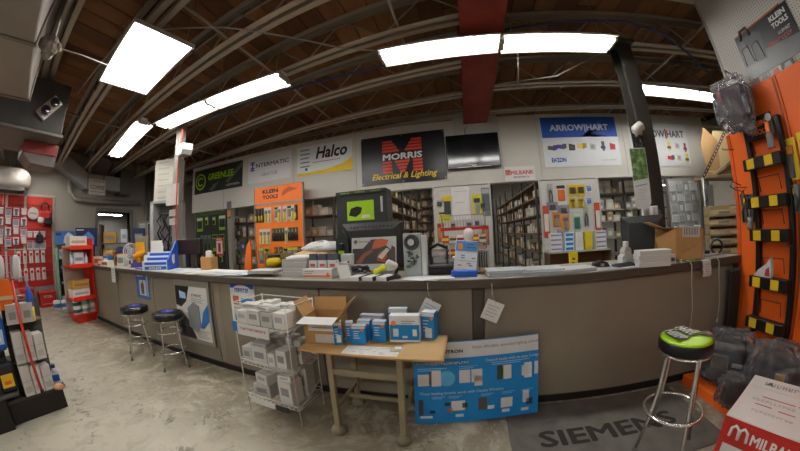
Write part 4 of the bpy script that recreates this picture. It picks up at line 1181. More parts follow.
# --- stock racks with cartons
RMAT = M('#6a5238', 0.7, var=0.15); RMAT2 = M('#4b443c', 0.55, var=0.1)
def rack(label, loc, rotz, L, depth, zs, top, bays=2, shelfmat=RMAT):
    t = thing('stock_rack', label, 'rack', loc, rotz)
    for k in range(bays + 1):
        xx = L * k / bays
        for yy in (0.02, depth - 0.02):
            MB().box(xx - 0.02, xx + 0.02, yy - 0.02, yy + 0.02, 0, top, b=0.003).build('upright', RMAT2, t)
    for z in zs:
        MB().box(-0.01, L + 0.01, 0.0, depth, z - 0.03, z, b=0.003).build('shelf', shelfmat, t)
    for k in (0, bays):
        MB().tube([(L * k / bays, 0.04, 0.1), (L * k / bays, depth - 0.04, top - 0.1)], 0.006, 5).build('brace', RMAT2, t)
    return t
CV = []
CBODY = []
for c, nm in (('#a08a70', 'tan'), ('#c6c0b4', 'off white'), ('#7a6248', 'brown'), ('#9a9a98', 'grey'), ('#b09a74', 'buff'), ('#4a6896', 'blue'), ('#7a4234', 'rust red')):
    CBODY.append(M(c, 0.75, var=0.08))
    for (w, d, h, sz) in ((0.14, 0.2, 0.12, 'low'), (0.17, 0.2, 0.2, 'tall'), (0.24, 0.22, 0.16, 'wide')):
        body = M(c, 0.75, var=0.08)
        CV.append((w, h, '%s %s' % (sz, nm), box_mesh(w, d, h, [body, TAPE, M('#d6d1c4', .7), TAPE], (0.2, 0.7, 0.25, 0.7))))
def fill(rname, loc, rotz, L, zs, weights, dens=1.0, dy=0.135, gap=0.012, far=7.4, names=('lowest', 'second', 'third', 'fourth', 'fifth', 'top'), bays=2, rev=False, x0=0.05, x1=99.0):
    """cartons along the shelves: each near one a thing; those deep in the stock room, a few pixels each, joined as stuff"""
    r = random.Random(hash_(rname))
    deep = MB()
    for j, z in enumerate(zs):
        x = x0
        row = []
        while x < min(L - 0.1, x1):
            k = r.choice(weights)
            w, h, nm, me = CV[k]
            for q in range(1, bays):
                if x < L * q / bays + 0.03 and x + w > L * q / bays - 0.03:
                    x = L * q / bays + 0.032
            if x + w > L - 0.03:
                break
            px, py = x + w / 2, dy + r.uniform(0, 0.04)
            X = loc[0] + px * cos(rotz) - py * sin(rotz)
            Y = loc[1] + px * sin(rotz) + py * cos(rotz)
            two = r.random() < 0.5 and h < 0.13
            if r.random() < dens:
                if Y > far:
                    Xf = Matrix.Translation((X, Y, z + 0.0006)) @ Matrix.Rotation(rotz, 4, 'Z')
                    deep.box(-w / 2, w / 2, -0.1, 0.1, 0, h * (1.9 if two else 1), k // 3, X=Xf)
                else:
                    row.append((nm, [inst(me, 'carton', (X, Y, z + 0.0006), rotz + r.uniform(-0.05, 0.05), '', 'carton', 'cartons on the %s shelf, %s' % (names[j], rname))]))
                    if two:
                        row[-1][1].append(inst(me, 'carton', (X, Y, z + h + 0.0022), rotz + r.uniform(-0.08, 0.08), '', 'carton', 'cartons on the %s shelf, %s' % (names[j], rname)))
            x += w + gap + r.random() * 0.03
        for n, (nm, os_) in enumerate(row[::-1] if rev else row):
            os_[0]['label'] = '%s carton, %s along the %s shelf, %s' % (nm, nth(n), names[j], rname)
            if len(os_) > 1:
                os_[1]['label'] = '%s carton atop the %s along the %s shelf, %s' % (nm, nth(n), names[j], rname)
    if deep.v:
        o = tag(deep.build('cartons', CBODY), 'small cartons deep on the far shelves, ' + rname, 'cartons')
        o['kind'] = 'stuff'
def nth(n):
    n += 1
    return '%d%s' % (n, {1: 'st', 2: 'nd', 3: 'rd'}.get(n if n < 20 else n % 10, 'th'))
def hash_(s):
    return sum(ord(c) * (i + 1) for i, c in enumerate(s))
W_ = [0, 1, 2, 3, 4, 5, 6, 7, 8, 9, 10, 11, 12, 13, 14]
zA = [0.86, 1.2, 1.54, 1.9]
rack('stock rack in the opening left of the orange tool board', (-5.95, 5.25, 0), 0, 1.6, 0.5, zA, 2.35)
fill('rack left of orange board', (-5.95, 5.25, 0), 0, 1.6, zA[:1] + zA[2:], W_, names=('lowest', 'third', 'top'), x0=0.16, x1=0.98)
fill('rack left of orange board', (-5.95, 5.25, 0), 0, 1.6, [zA[1]], [15, 16, 17, 3, 9], names=('second',), x0=0.2, x1=0.98)
zB = [0.9, 1.18, 1.47, 1.92]
rack('stock rack in the opening right of the orange tool board', (-3.45, 5.25, 0), 0, 1.6, 0.5, zB, 2.4)
fill('rack right of orange board', (-3.45, 5.25, 0), 0, 1.6, zB[1:], W_ + [3, 4, 5], names=('second', 'third', 'top'), x1=0.78)
zC = [0.55, 0.9, 1.23, 1.55, 1.9, 2.2]
rack('long aisle rack running back at left of the middle pegboard', (-1.33, 5.15, 0), RAD(90), 4.2, 0.5, zC, 2.6, 4)
fill('left aisle rack', (-1.33, 5.15, 0), RAD(90), 4.2, zC[3:], W_ + [0, 1, 6, 7, 2], 0.95, bays=4, names=('fourth', 'fifth', 'top'))
zD = [0.55, 0.95, 1.3, 1.65, 1.98, 2.25]
rack('long aisle rack running back at right of the middle pegboard', (1.4, 11.2, 0), RAD(-90), 6.05, 0.5, zD, 2.6, 5)
fill('right aisle rack', (1.4, 11.2, 0), RAD(-90), 6.05, zD[:5], W_ + [3, 4, 5, 9, 10], 0.92, bays=5, rev=True)
zE = [0.8, 1.12, 1.45, 1.68, 2.0]
rack('grey stock rack in the opening left of the dark column', (2.72, 5.3, 0), 0, 1.9, 0.5, zE, 2.4, 3, M('#77716a', 0.6))
fill('rack by the dark column', (2.72, 5.3, 0), 0, 1.9, zE[1:], [3, 4, 5, 9, 10, 12, 0, 3, 3], 1.0, gap=0.006, bays=3, names=('second', 'third', 'fourth', 'top'), x1=0.85)
rack('rack at far end of the stock aisle, closing the view', (-2.6, 11.3, 0), 0, 3.9, 0.5, zC + [2.55, 2.9], 3.3, 3)
fill('rack closing the aisle', (-2.6, 11.3, 0), 0, 3.9, zC + [2.55, 2.9], W_, 0.9, bays=3, names=('',) * 9)

# ================================================================== GOODS ON THE COUNTERTOP
# --- far left end
def simple_box(name, label, cat, loc, w, d, h, mats, rz=0.0, panel=None, text=None, group=None):
    t = thing(name, label, cat, loc, rz, group)
    MB().box(-w / 2, w / 2, -d / 2, d / 2, 0, h, b=min(0.004, w * 0.04)).build('body', mats[0], t)
    if panel:
        patch(t, 'front_panel', *panel, mats[1], -d / 2 - 0.001)
    if text:
        words(t, text, 0, h * 0.6, w * 0.7, h * 0.18, mats[2], -d / 2 - 0.002)
    return t
FS = RAD(62)     # things at far left show their front to the shop, turned towards the viewer
i = 0
for x, y, w, d, h, c, c2, lab in ((-6.45, 2.14, 0.2, 0.12, 0.16, '#c9b7a4', '#c4552c', 'cream carton with orange panel at far left end of the counter'),
                                  (-6.25, 2.34, 0.24, 0.14, 0.26, '#b98a4a', '#7d5a2c', 'tall kraft carton at far left end of the counter'),
                                  (-6.2, 2.12, 0.14, 0.12, 0.12, '#c4452c', '#e0d6c8', 'small red carton before the kraft one at counter end'),
                                  (-6.05, 2.2, 0.16, 0.14, 0.18, '#3d74b4', '#d8dce0', 'bright blue carton among the clutter at the far counter end'),
                                  (-5.85, 2.1, 0.22, 0.14, 0.1, '#d8d4ca', '#b05a34', 'white carton with rust panel lying near the small notice'),
                                  (-5.82, 2.38, 0.22, 0.16, 0.22, '#d1701f', '#3a2a20', 'orange carton behind the white one near the notice'),
                                  (-5.56, 2.3, 0.2, 0.12, 0.2, '#d6d2c6', '#7d8a94', 'tall white carton right of the orange one')):
    m_ = M(c, 0.6)
    simple_box('parts_carton', lab, 'carton', (x, y, CT), w, d, h, (m_, M(c2, 0.6), m_), RAD(20), (-w * 0.35, w * 0.35, h * 0.25, h * 0.75))
t = thing('baseball_cap', 'dark navy cap resting on cartons at far left of the counter', 'cap', (-5.85, 2.38, CT + 0.221), RAD(30))
MB().lathe([(0.1, 0.0), (0.1, 0.04), (0.085, 0.085), (0.05, 0.11), (0.001, 0.118)], 18, cap=False).build('crown', M('#1d2a4a', 0.8), t)
MB().prism([(-0.08, -0.06), (-0.075, -0.12), (-0.03, -0.17), (0.03, -0.17), (0.075, -0.12), (0.08, -0.06)], 0.0, 0.006, axis='z').build('brim', M('#16203a', 0.8), t)
t = thing('desk_fan', 'small white round desk fan at left of the yellow drill stand', 'fan', (-5.2, 2.32, CT), RAD(40))
MB().lathe([(0.08, 0), (0.085, 0.01), (0.07, 0.025), (0.02, 0.03), (0.018, 0.14)], 18).build('base', M('#cfd0d2', .4), t)
XF = Matrix.Translation((0, -0.02, 0.25)) @ Matrix.Rotation(pi / 2, 4, 'X')
MB().lathe([(0.03, -0.06), (0.06, -0.04), (0.06, 0.0)], 16, X=XF).build('motor', M('#b8bac0', .4), t)
b = MB()
for k in range(3):
    a0 = 2 * pi * k / 3
    b.add([tuple(XF @ Vector((r_ * cos(a0 + da), r_ * sin(a0 + da), 0.015 + dz))) for r_, da, dz in ((0.02, 0, 0), (0.11, -0.35, -0.012), (0.125, 0.1, 0), (0.11, 0.5, 0.014), (0.02, 0.6, 0.005))], [(0, 1, 2, 3, 4)])
b.build('blades', M('#9aa6c0', .4), t)
b = MB()
for R_, z_ in ((0.14, 0.0), (0.145, 0.02), (0.12, 0.045), (0.08, 0.055), (0.04, 0.058)):
    b.tube([tuple(XF @ Vector((R_ * cos(2 * pi * k / 22), R_ * sin(2 * pi * k / 22), z_))) for k in range(22)], 0.004, 5, closed=True)
for k in range(14):
    a0 = 2 * pi * k / 14
    b.tube([tuple(XF @ Vector((r_ * cos(a0), r_ * sin(a0), z_))) for r_, z_ in ((0.145, 0.01), (0.12, 0.045), (0.03, 0.058))], 0.002, 4)
b.build('guard', M('#dcdcdc', .4), t)
t = thing('drill_stand', 'tall yellow boxed display stand holding a power tool', 'display', (-4.85, 2.34, CT), RAD(35))
MB().box(-0.17, 0.17, -0.08, 0.08, 0.0, 0.07, b=0.004).build('base', M('#4a3a90', 0.5), t)
MB().box(-0.12, 0.12, 0.02, 0.07, 0.07, 0.5, b=0.004).build('back_card', M('#8a8272', 0.6), t)
MB().box(-0.11, 0.06, 0.0, 0.022, 0.08, 0.4, b=0.004).build('yellow_card', M('#e0a11c', 0.5), t)
MB().lathe([(0.03, -0.12), (0.05, -0.09), (0.05, 0.04), (0.03, 0.08), (0.015, 0.13)], 12, X=Matrix.Translation((-0.02, -0.04, 0.2)) @ Matrix.Rotation(RAD(70), 4, 'Y')).box(-0.05, 0.0, -0.065, -0.02, 0.075, 0.2, b=0.01).build('power_tool', M('#d68f14', 0.4), t)
t = thing('leaflet_holder', 'white leaflet sheaf standing behind the blue wedge display', 'leaflets', (-4.42, 2.34, CT), RAD(25))
MB().box(-0.17, 0.17, -0.03, 0.03, 0, 0.2, b=0.004).build('tray', PAPER, t)
for k in range(3):
    MB().box(-0.08, 0.14, 0.0, 0.004, 0.05, 0.42 - 0.04 * k, X=Matrix.Translation((0.02 * k, -0.01 * k, 0)) @ Matrix.Rotation(RAD(-8), 4, 'X')).build('leaflet', PAPER, t)
t = thing('wedge_display', 'blue and white stepped counter display with white shield on its side', 'display', (-3.94, 2.2, CT), RAD(32))
for k in range(3):
    MB().box(-0.24, 0.18, -0.12 + 0.08 * k, -0.04 + 0.08 * k, 0, 0.13 + 0.06 * k, b=0.003).build('step', M('#c9d3e2', 0.45), t)
    pt = patch(t, 'blue_panel', -0.2, 0.15, 0.08 + 0.06 * k, 0.115 + 0.06 * k, RBLUE, -0.121 + 0.08 * k)
MB().prism([(-0.16, 0.0), (0.18, 0.0), (0.18, 0.4), (0.13, 0.4), (-0.16, 0.14)], 0.18, 0.2, axis='x').build('side_wall', RBLUE, t)
MB().prism([(-0.04, 0.12), (0.0, 0.08), (0.04, 0.1), (0.05, 0.2), (0.04, 0.22), (-0.04, 0.2)], 0.2003, 0.203, axis='x').build('shield_emblem', PAPER, t)
patch(t, 'blue_label', -0.2, 0.15, 0.015, 0.06, M('#2a5a9c', .4), -0.1215)
glyphs(t, (-0.03, -0.123, 0.037), 0.2, 0.025, PAPER, 7, seed=10)
t = thing('cash_terminal', 'dark terminal screen behind the blue wedge display', 'monitor', (-3.68, 2.5, CT), RAD(12))
MB().box(-0.12, 0.12, -0.06, 0.06, 0, 0.02, b=0.004).box(-0.03, 0.03, -0.02, 0.02, 0.02, 0.2).build('stand', BLACK, t)
MB().box(-0.26, 0.24, -0.02, 0.02, 0.2, 0.42, b=0.006, X=Matrix.Rotation(RAD(-6), 4, 'X')).build('screen_case', M('#1c1718', 0.4), t)
MB().box(-0.23, 0.21, -0.024, -0.019, 0.225, 0.395, X=Matrix.Rotation(RAD(-6), 4, 'X')).build('screen', M('#2c1c1e', 0.25), t)
t = thing('napkin_box', 'small kraft box with a white tissue sticking out of the top', 'box', (-3.12, 2.45, CT), RAD(12))
MB().box(-0.09, 0.09, -0.07, 0.07, 0, 0.17, b=0.003).build('body', M('#b98b52', 0.8), t)
MB().prism([(-0.04, 0.171), (0.05, 0.171), (0.045, 0.24), (0.0, 0.255), (-0.035, 0.25)], -0.02, 0.02).build('tissue', PAPER, t)
# loose sheets
def papers(label, x0, x1, y0, y1, n, seed, group=None, big=1.0):
    r = random.Random(seed)
    t = thing('loose_papers', label, 'papers', ((x0 + x1) / 2, (y0 + y1) / 2, CT), 0, group)
    for k in range(n):
        px, py, a = r.uniform(x0, x1) - (x0 + x1) / 2, r.uniform(y0, y1) - (y0 + y1) / 2, r.uniform(-0.5, 0.5)
        z = 0.0012 * k
        c = r.choice((PAPER, M('#c9cbcc', .7, var=.05), M('#d4d0c4', .7, var=.05), M('#b9c2cc', .7, var=.05)))
        sh = MB().box(-0.14 * big, 0.14 * big, -0.1 * big, 0.1 * big, z + 0.0002, z + 0.0011, X=Matrix.Translation((px, py, 0)) @ Matrix.Rotation(a, 4, 'Z')).build('sheet', c, t)
    return t
papers('scattered white sheets between blue wedge display and kraft tissue box', -3.85, -3.25, 2.14, 2.4, 9, 5)
papers('long spread of white catalogue sheets before the orange tool board', -2.95, -1.95, 2.12, 2.32, 22, 6, big=1.15)
# catalogue piles
def pile(name, label, cat, loc, w, d, n, th, mat, rz, cover=None, jitter=0.008, seed=1, sub='catalogue', group=None):
    r = random.Random(seed)
    t = thing(name, label, cat, loc, rz, group)
    for k in range(n):
        dx, dy, a = r.uniform(-jitter, jitter), r.uniform(-jitter, jitter), r.uniform(-0.03, 0.03)
        MB().box(-w / 2, w / 2, -d / 2, d / 2, k * th + 0.0004, (k + 1) * th, b=0.0015, X=Matrix.Translation((dx, dy, 0)) @ Matrix.Rotation(a, 4, 'Z')).build(sub, cover if (cover and k == n - 1) else mat, t)
    return t
PG = M('#b9b8b6', 0.7, var=0.08)
pile('catalogue_pile', 'pile of grey catalogues topped with a white bag left of the orange striped box', 'catalogues', (-1.52, 2.24, CT), 0.27, 0.2, 6, 0.028, PG, 0.05)
MB().lathe([(0.14, 0.0), (0.15, 0.012), (0.1, 0.03), (0.03, 0.036)], 14, X=Matrix.Diagonal((1.1, 0.75, 1, 1))).build('x', PAPER).name = 'plastic_bag'
o = bpy.data.objects['plastic_bag']; o.location = (-1.5, 2.24, CT + 0.169)
tag(o, 'flattened white plastic bag lying on the grey catalogue pile', 'bag')
t = simple_box('striped_carton', 'white carton with orange stripe right of the catalogue pile', 'carton', (-1.26, 2.19, CT), 0.29, 0.16, 0.085, (M('#d6d4d0', .5), M('#d2743a', .5), DGREY), 0.03, (-0.14, 0.14, 0.014, 0.03))
shape(t, 'orange_triangle', [(0.09, 0.03), (0.13, 0.03), (0.11, 0.06)], ORANGE, -0.0825)
lines(t, -0.12, -0.02, 0.062, 2, 0.018, GREY, 0.006, -0.082)
for k in range(3):
    t = thing('card_holder', 'clear plastic holder of grey cards, %s on the orange striped carton' % od[k], 'card holder', (-1.33 + 0.1 * k, 2.2, CT + 0.0855), 0.04, 'card holders')
    MB().box(-0.042, 0.042, -0.03, 0.03, 0, 0.07, b=0.003).build('holder', M('#cfd4d6', 0.15), t)
    MB().box(-0.038, 0.038, -0.022, 0.012, 0.07, 0.13, b=0.002).build('cards', M('#56565a', 0.5), t)
    patch(t, 'label', -0.025, 0.025, 0.012, 0.04, M('#c25a4a', 0.5), -0.0312)
t = thing('bag_heap', 'crumpled white and orange bags heaped on a blue carton behind card holders', 'bags', (-1.38, 2.45, CT), 0.05)
MB().box(-0.23, 0.23, -0.09, 0.09, 0, 0.19, b=0.006).build('blue_carton', M('#2058a8', 0.5), t)
for (dx, z, sx, sz, mt, nm, sd) in ((-0.06, 0.185, 0.25, 0.06, M('#d8b48a', .5), 'orange_bag', 3), (0.02, 0.235, 0.27, 0.085, M('#cfcfd0', 0.35), 'white_bag', 8)):
    r_ = random.Random(sd)
    b = MB()
    prof = [(0.9, 0.0), (1.0, 0.25), (0.85, 0.6), (0.5, 0.9), (0.05, 1.0)]
    n = 18
    vs = []
    for (pr, pz) in prof:
        for k in range(n):
            a = 2 * pi * k / n
            q = pr * (1 + r_.uniform(-0.12, 0.12))
            vs.append((dx + sx * q * cos(a), 0.09 * q * sin(a), z + sz * pz * (1 + r_.uniform(-0.2, 0.2))))
    fs = [(i_ * n + k, i_ * n + (k + 1) % n, (i_ + 1) * n + (k + 1) % n, (i_ + 1) * n + k) for i_ in range(len(prof) - 1) for k in range(n)]
    fs.append(tuple(range(n))[::-1]); fs.append(tuple((len(prof) - 1) * n + k for k in range(n)))
    b.add(vs, fs).build(nm, mt, t)
t = thing('device_box', 'white upright device box with dark window left of the monitor', 'box', (-1.03, 2.3, CT), -0.05)
MB().box(-0.055, 0.055, -0.04, 0.04, 0, 0.2, b=0.004).build('body', M('#cfcfcb', 0.5), t)
patch(t, 'window', -0.03, 0.03, 0.06, 0.14, DGREY, -0.041)
patch(t, 'device_picture', -0.015, 0.02, 0.075, 0.11, M('#a88a84', .5), -0.042)
t = thing('card_stack', 'white and blue card leaning beside the card holders', 'card', (-0.99, 2.14, CT), 0.3)
MB().box(-0.05, 0.05, -0.003, 0.003, 0, 0.15, b=0.001, X=Matrix.Rotation(RAD(-16), 4, 'X') @ Matrix.Rotation(RAD(-14), 4, 'Y')).build('card', PAPER, t)
MB().prism([(-0.05, 0), (0.05, 0), (0.04, 0.12), (-0.06, 0.14)], 0.03, 0.06).build('grey_holder', M('#a7b2ba', .3), t)
# knife in dark green pack standing behind
t = thing('tool_blister', 'tall black and lime tool pack standing before the monitor edge', 'tool', (-1.105, 2.36, CT), 0)
MB().prism([(-0.07, 0), (0.07, 0), (0.06, 0.34), (0.0, 0.42), (-0.06, 0.34)], -0.02, 0.0).build('card', M('#26302a', .5), t)
MB().box(-0.02, 0.02, -0.04, -0.02, 0.08, 0.3, b=0.006).build('tool', M('#1b1c1b', .4), t)
patch(t, 'lime_band', -0.05, 0.05, 0.04, 0.07, LIME, -0.021)
patch(t, 'lime_band', -0.03, 0.03, 0.2, 0.23, LIME, -0.041)
# monitor seen from behind with a leaning advert card
t = thing('monitor', 'large dark monitor seen from behind with a picture card leaning on it', 'monitor', (-0.84, 2.44, CT), RAD(2))
MB().box(-0.16, 0.16, -0.06, 0.1, 0, 0.02, b=0.005).box(-0.04, 0.04, 0.02, 0.06, 0.02, 0.2).build('stand', BLACK, t)
MB().box(-0.3, 0.3, 0.0, 0.03, 0.06, 0.48, b=0.01).build('screen_case', M('#2a2a2b', 0.45), t)
bk = MB()
vs = [(-0.29, -0.001, 0.07), (0.29, -0.001, 0.07), (0.29, -0.001, 0.47), (-0.29, -0.001, 0.47), (-0.22, -0.05, 0.1), (0.22, -0.05, 0.1), (0.22, -0.05, 0.41), (-0.22, -0.05, 0.41)]
bk.add(vs, [(4, 5, 6, 7), (0, 1, 5, 4), (1, 2, 6, 5), (2, 3, 7, 6), (3, 0, 4, 7), (3, 2, 1, 0)]).build('back_shell', M('#303031', 0.4), t)
b = MB()
for k in range(12):
    b.box(-0.2 + 0.036 * k, -0.185 + 0.036 * k, -0.032, -0.02, 0.436, 0.446)
o = b.build('vent_slots', BLACK, t); o['kind'] = 'stuff'
t = board_thing('picture_card', 'grey and dark advert card with orange machine picture leaning on the monitor', 'card', (-0.79, 2.3, CT + 0.045), 0.42, 0.3, 0.006, M('#b9bab8', 0.4), RAD(2), RAD(-9))
MB().box(-0.21, 0.21, -0.05, 0.05, -0.045, 0.0, b=0.004).build('base_block', M('#8f918e', 0.5), t)
shape(t, 'dark_panel', [(-0.2, 0.06), (0.2, 0.06), (0.2, 0.14), (0.06, 0.28), (-0.02, 0.28), (-0.1, 0.2), (-0.2, 0.2)], M('#33302e', .4))
shape(t, 'orange_picture', [(-0.02, 0.19), (0.01, 0.27), (0.07, 0.285), (0.14, 0.27), (0.12, 0.22), (0.05, 0.2)], M('#b8532c', .4), -2 * E_)
shape(t, 'orange_picture', [(0.03, 0.09), (0.05, 0.16), (0.1, 0.18), (0.13, 0.13), (0.1, 0.07)], M('#a84a28', .4), -2 * E_)
shape(t, 'orange_picture', [(-0.17, 0.07), (-0.1, 0.15), (-0.02, 0.19), (0.0, 0.17), (-0.08, 0.12), (-0.12, 0.06)], M('#8f4a30', .4), -2 * E_)
shape(t, 'dark_panel', [(0.12, 0.06), (0.2, 0.06), (0.2, 0.2), (0.17, 0.22)], M('#4a3a32', .4), -2 * E_)
shape(t, 'pale_picture', [(0.04, 0.12), (0.12, 0.2), (0.15, 0.18), (0.08, 0.1)], M('#c9c4bc', .4), -3 * E_)
MB().lathe([(0.001, 0), (0.018, 0)], 14, cap=False, X=Matrix.Translation((-0.17, -0.0024, 0.262)) @ Matrix.Rotation(pi / 2, 4, 'X')).build('round_mark', DGREY, t)
glyphs(t, (-0.09, -2 * E_, 0.262), 0.1, 0.014, DGREY, 8, seed=11)
# box of lime picture behind monitor
t = thing('display_box', 'black and lime boxed tool display towering behind the monitor', 'display', (-1.1, 2.95, 0.0), RAD(-3))
MB().box(-0.31, 0.31, -0.08, 0.08, 1.38, 1.93, b=0.005).build('body', M('#2b2d2b', 0.5), t)
MB().box(-0.31, 0.31, -0.09, 0.09, 1.9, 1.94, b=0.003).build('lid', M('#33352f', 0.5), t)
patch(t, 'lime_panel', -0.17, 0.16, 1.6, 1.82, LIME, -0.0815)
shape(t, 'tool_picture', [(-0.15, 1.66), (-0.06, 1.64), (0.0, 1.68), (0.02, 1.74), (-0.04, 1.76), (-0.12, 1.74)], M('#1e211c', .4), -0.083)
shape(t, 'tool_picture', [(0.0, 1.62), (0.12, 1.63), (0.1, 1.66), (0.02, 1.66)], M('#d5d8c8', .4), -0.083)
patch(t, 'wrench_picture', 0.24, 0.265, 1.68, 1.85, M('#b9bcbc', .4), -0.0815)
for k in range(3):
    words(t, 'GREENLEE', -0.19 + 0.19 * k, 1.92, 0.12, 0.014, LIME, -0.0915)
MB().box(-0.28, 0.28, -0.07, 0.07, 0, 1.38, b=0.005).build('pedestal', DARK, t)
# yellow headlamp, black cable heap, three white pads
t = thing('yellow_tool', 'fluorescent yellow hand tool with black leads at the foot of the monitor card', 'tool', (-0.72, 2.17, CT + 0.04), RAD(20))
MB().lathe([(0.016, -0.06), (0.026, -0.045), (0.02, 0.0), (0.03, 0.03), (0.024, 0.05), (0.01, 0.058)], 14, X=Matrix.Translation((0.03, 0, 0.03)) @ Matrix.Rotation(RAD(65), 4, 'Y')).build('body', M('#d4dc1c', 0.35), t)
pts = [(-0.06, 0, 0.02)]
r_ = random.Random(5)
for k in range(34):
    pts.append((-0.13 + 0.07 * cos(k * 0.9) + r_.uniform(-.02, .02), 0.04 * sin(k * 0.9), 0.006 + 0.05 * abs(sin(k * 0.55)) + 0.015 * r_.random()))
MB().tube(pts, 0.006, 6).build('lead', BLACK, t)
for k in range(3):
    t = thing('note_pad', 'white pad with curled grey edge, %s of three at front of monitor card' % od[k], 'pad', (-0.86 + 0.125 * k, 2.1, CT), RAD(-8 - 6 * k), 'white pads before the monitor')
    MB().prism([(-0.05, 0.0), (0.05, 0.0), (0.05, 0.022), (0.045, 0.03), (-0.05, 0.03)], -0.08, 0.08).build('pages', PAPER, t)
    MB().box(0.05, 0.058, -0.082, 0.082, 0.0, 0.034, b=0.002).build('spine', CHAR, t)
# circuit sample
t = thing('equipment_sample', 'tall grey rack mount circuit sample with round speaker, left of centre', 'equipment', (-0.42, 2.27, CT), RAD(-6))
MB().box(-0.075, 0.075, -0.035, 0.035, 0, 0.36, b=0.004).build('chassis', M('#a9b0b0', 0.4), t)
MB().box(0.08, 0.12, -0.03, 0.03, 0, 0.34, b=0.003).build('side_plate', M('#ccd0d0', 0.4), t)
MB().lathe([(0.066, 0), (0.066, 0.012), (0.052, 0.012), (0.05, 0.004), (0.03, 0.004), (0.03, 0.016), (0.001, 0.02)], 22, cap=False, X=Matrix.Translation((0, -0.035, 0.285)) @ Matrix.Rotation(pi / 2, 4, 'X')).build('speaker', M('#4a4d4f', 0.4), t)
MB().lathe([(0.028, 0.0205), (0.001, 0.022)], 14, cap=False, X=Matrix.Translation((0, -0.035, 0.285)) @ Matrix.Rotation(pi / 2, 4, 'X')).build('speaker_cap', M('#c9cdcc', 0.4), t)
r_ = random.Random(11)
for k in range(22):
    xx, zz, w_, h_ = r_.uniform(-0.055, 0.04), r_.uniform(0.07, 0.2), r_.uniform(0.012, 0.03), r_.uniform(0.01, 0.025)
    MB().box(xx, xx + w_, -0.035 - r_.uniform(0.006, 0.018), -0.035, zz, zz + h_).build('component', r_.choice((DGREY, LGREY, M('#4e6e66', .5), M('#7e9490', .5), CHAR)), t)
# desk lamp with white head
t = thing('desk_lamp', 'small lamp with a white oval head before the circuit sample', 'lamp', (-0.56, 2.16, CT), RAD(10))
MB().lathe([(0.05, 0), (0.052, 0.012), (0.03, 0.03), (0.012, 0.035)], 16).build('base', DARK, t)
MB().tube([(0, 0, 0.03), (0.03, 0, 0.08), (0.02, -0.01, 0.1), (-0.005, -0.025, 0.11)], 0.012, 8).build('arm', DARK, t)
MB().lathe([(0.014, -0.05), (0.028, -0.04), (0.032, 0.0), (0.028, 0.04), (0.014, 0.05)], 16, X=Matrix.Translation((-0.02, -0.035, 0.115)) @ Matrix.Rotation(RAD(-60), 4, 'Y')).build('head', M('#d6d4d0', .4), t)
# label printer
t = thing('label_printer', 'black label printer with round paper roll, right of the circuit sample', 'printer', (-0.2, 2.38, CT), RAD(3))
MB().box(-0.12, 0.16, -0.1, 0.1, 0, 0.06, b=0.008).build('base', M('#2a1a20', 0.4), t)
MB().box(-0.12, 0.16, -0.1, 0.1, 0.06, 0.085, b=0.004).build('deck', M('#4d5054', 0.4), t)
for s in (-0.09, 0.05):
    MB().prism([(-0.06, 0.085), (0.06, 0.085), (0.05, 0.2), (0.0, 0.24), (-0.05, 0.2)], s, s + 0.018, axis='x').build('side_cheek', BLACK, t)
MB().tube([(-0.08, 0, 0.17), (0.06, 0, 0.17)], 0.05, 18).build('paper_roll', M('#b9b6ae', .6), t)
MB().tube([(-0.09 + 0.0, -0.03, 0.22), (-0.02, -0.03, 0.255), (0.06, -0.03, 0.22)], 0.014, 8).build('handle', BLACK, t)
patch(t, 'label', -0.06, 0.035, 0.1, 0.15, M('#a8a6a0', .6), -0.056)
t = thing('white_box', 'low white box right of the label printer', 'box', (0.0, 2.46, CT), 0)
MB().box(-0.1, 0.08, -0.08, 0.08, 0, 0.13, b=0.004).build('body', M('#cfcfd0', .5), t)
MB().box(-0.1, 0.08, -0.085, 0.08, 0.1, 0.132, b=0.004).build('lid', M('#d9d9da', .5), t)
# leaflet stand
t = thing('leaflet_stand', 'blue and white leaflet stand with tiered cards at centre of the counter', 'stand', (0.0, 2.17, CT), RAD(-4))
X = Matrix.Rotation(RAD(-14), 4, 'X') @ Matrix.Rotation(RAD(6), 4, 'Y')
MB().box(-0.09, 0.09, -0.01, 0.01, 0, 0.285, b=0.003, X=X).build('back_card', M('#d0d6da', .4), t)
MB().box(-0.1, 0.1, -0.05, 0.06, 0, 0.05, b=0.004).build('tray', RBLUE, t)
for z0, z1, c in ((0.2, 0.28, M('#3f86cc', .4)), (0.12, 0.18, M('#cdd6dc', .4)), (0.055, 0.11, M('#d8d8d4', .4))):
    MB().box(-0.086, 0.086, -0.016, -0.01, z0, z1, b=0.001, X=X).build('leaflet', c, t)
b = MB()
r_ = random.Random(2)
for k in range(12):
    xx, zz = r_.uniform(-0.07, 0.05), r_.choice((0.14, 0.16, 0.08, 0.095, 0.225, 0.25))
    b.add([tuple(X @ Vector(q)) for q in ((xx, -0.0172, zz), (xx + 0.03, -0.0172, zz), (xx + 0.03, -0.0172, zz + 0.008), (xx, -0.0172, zz + 0.008))], [(0, 1, 2, 3)])
o = b.build('small_print', M('#3a5a80', .5), t); o['kind'] = 'stuff'
MB().add([tuple(X @ Vector(q)) for q in ((-0.07, -0.0172, 0.21), (-0.03, -0.0172, 0.21), (-0.03, -0.0172, 0.26), (-0.07, -0.0172, 0.26))], [(0, 1, 2, 3)]).build('picture', M('#d08a4a', .5), t)
t = thing('globe_bulb', 'white globe bulb on a dark post rising behind the leaflet stand', 'bulb', (0.05, 2.36, CT), 0)
MB().tube([(0, 0, 0), (0, 0, 0.22)], 0.012, 8).lathe([(0.04, 0), (0.04, 0.012)], 12).build('post', DGREY, t)
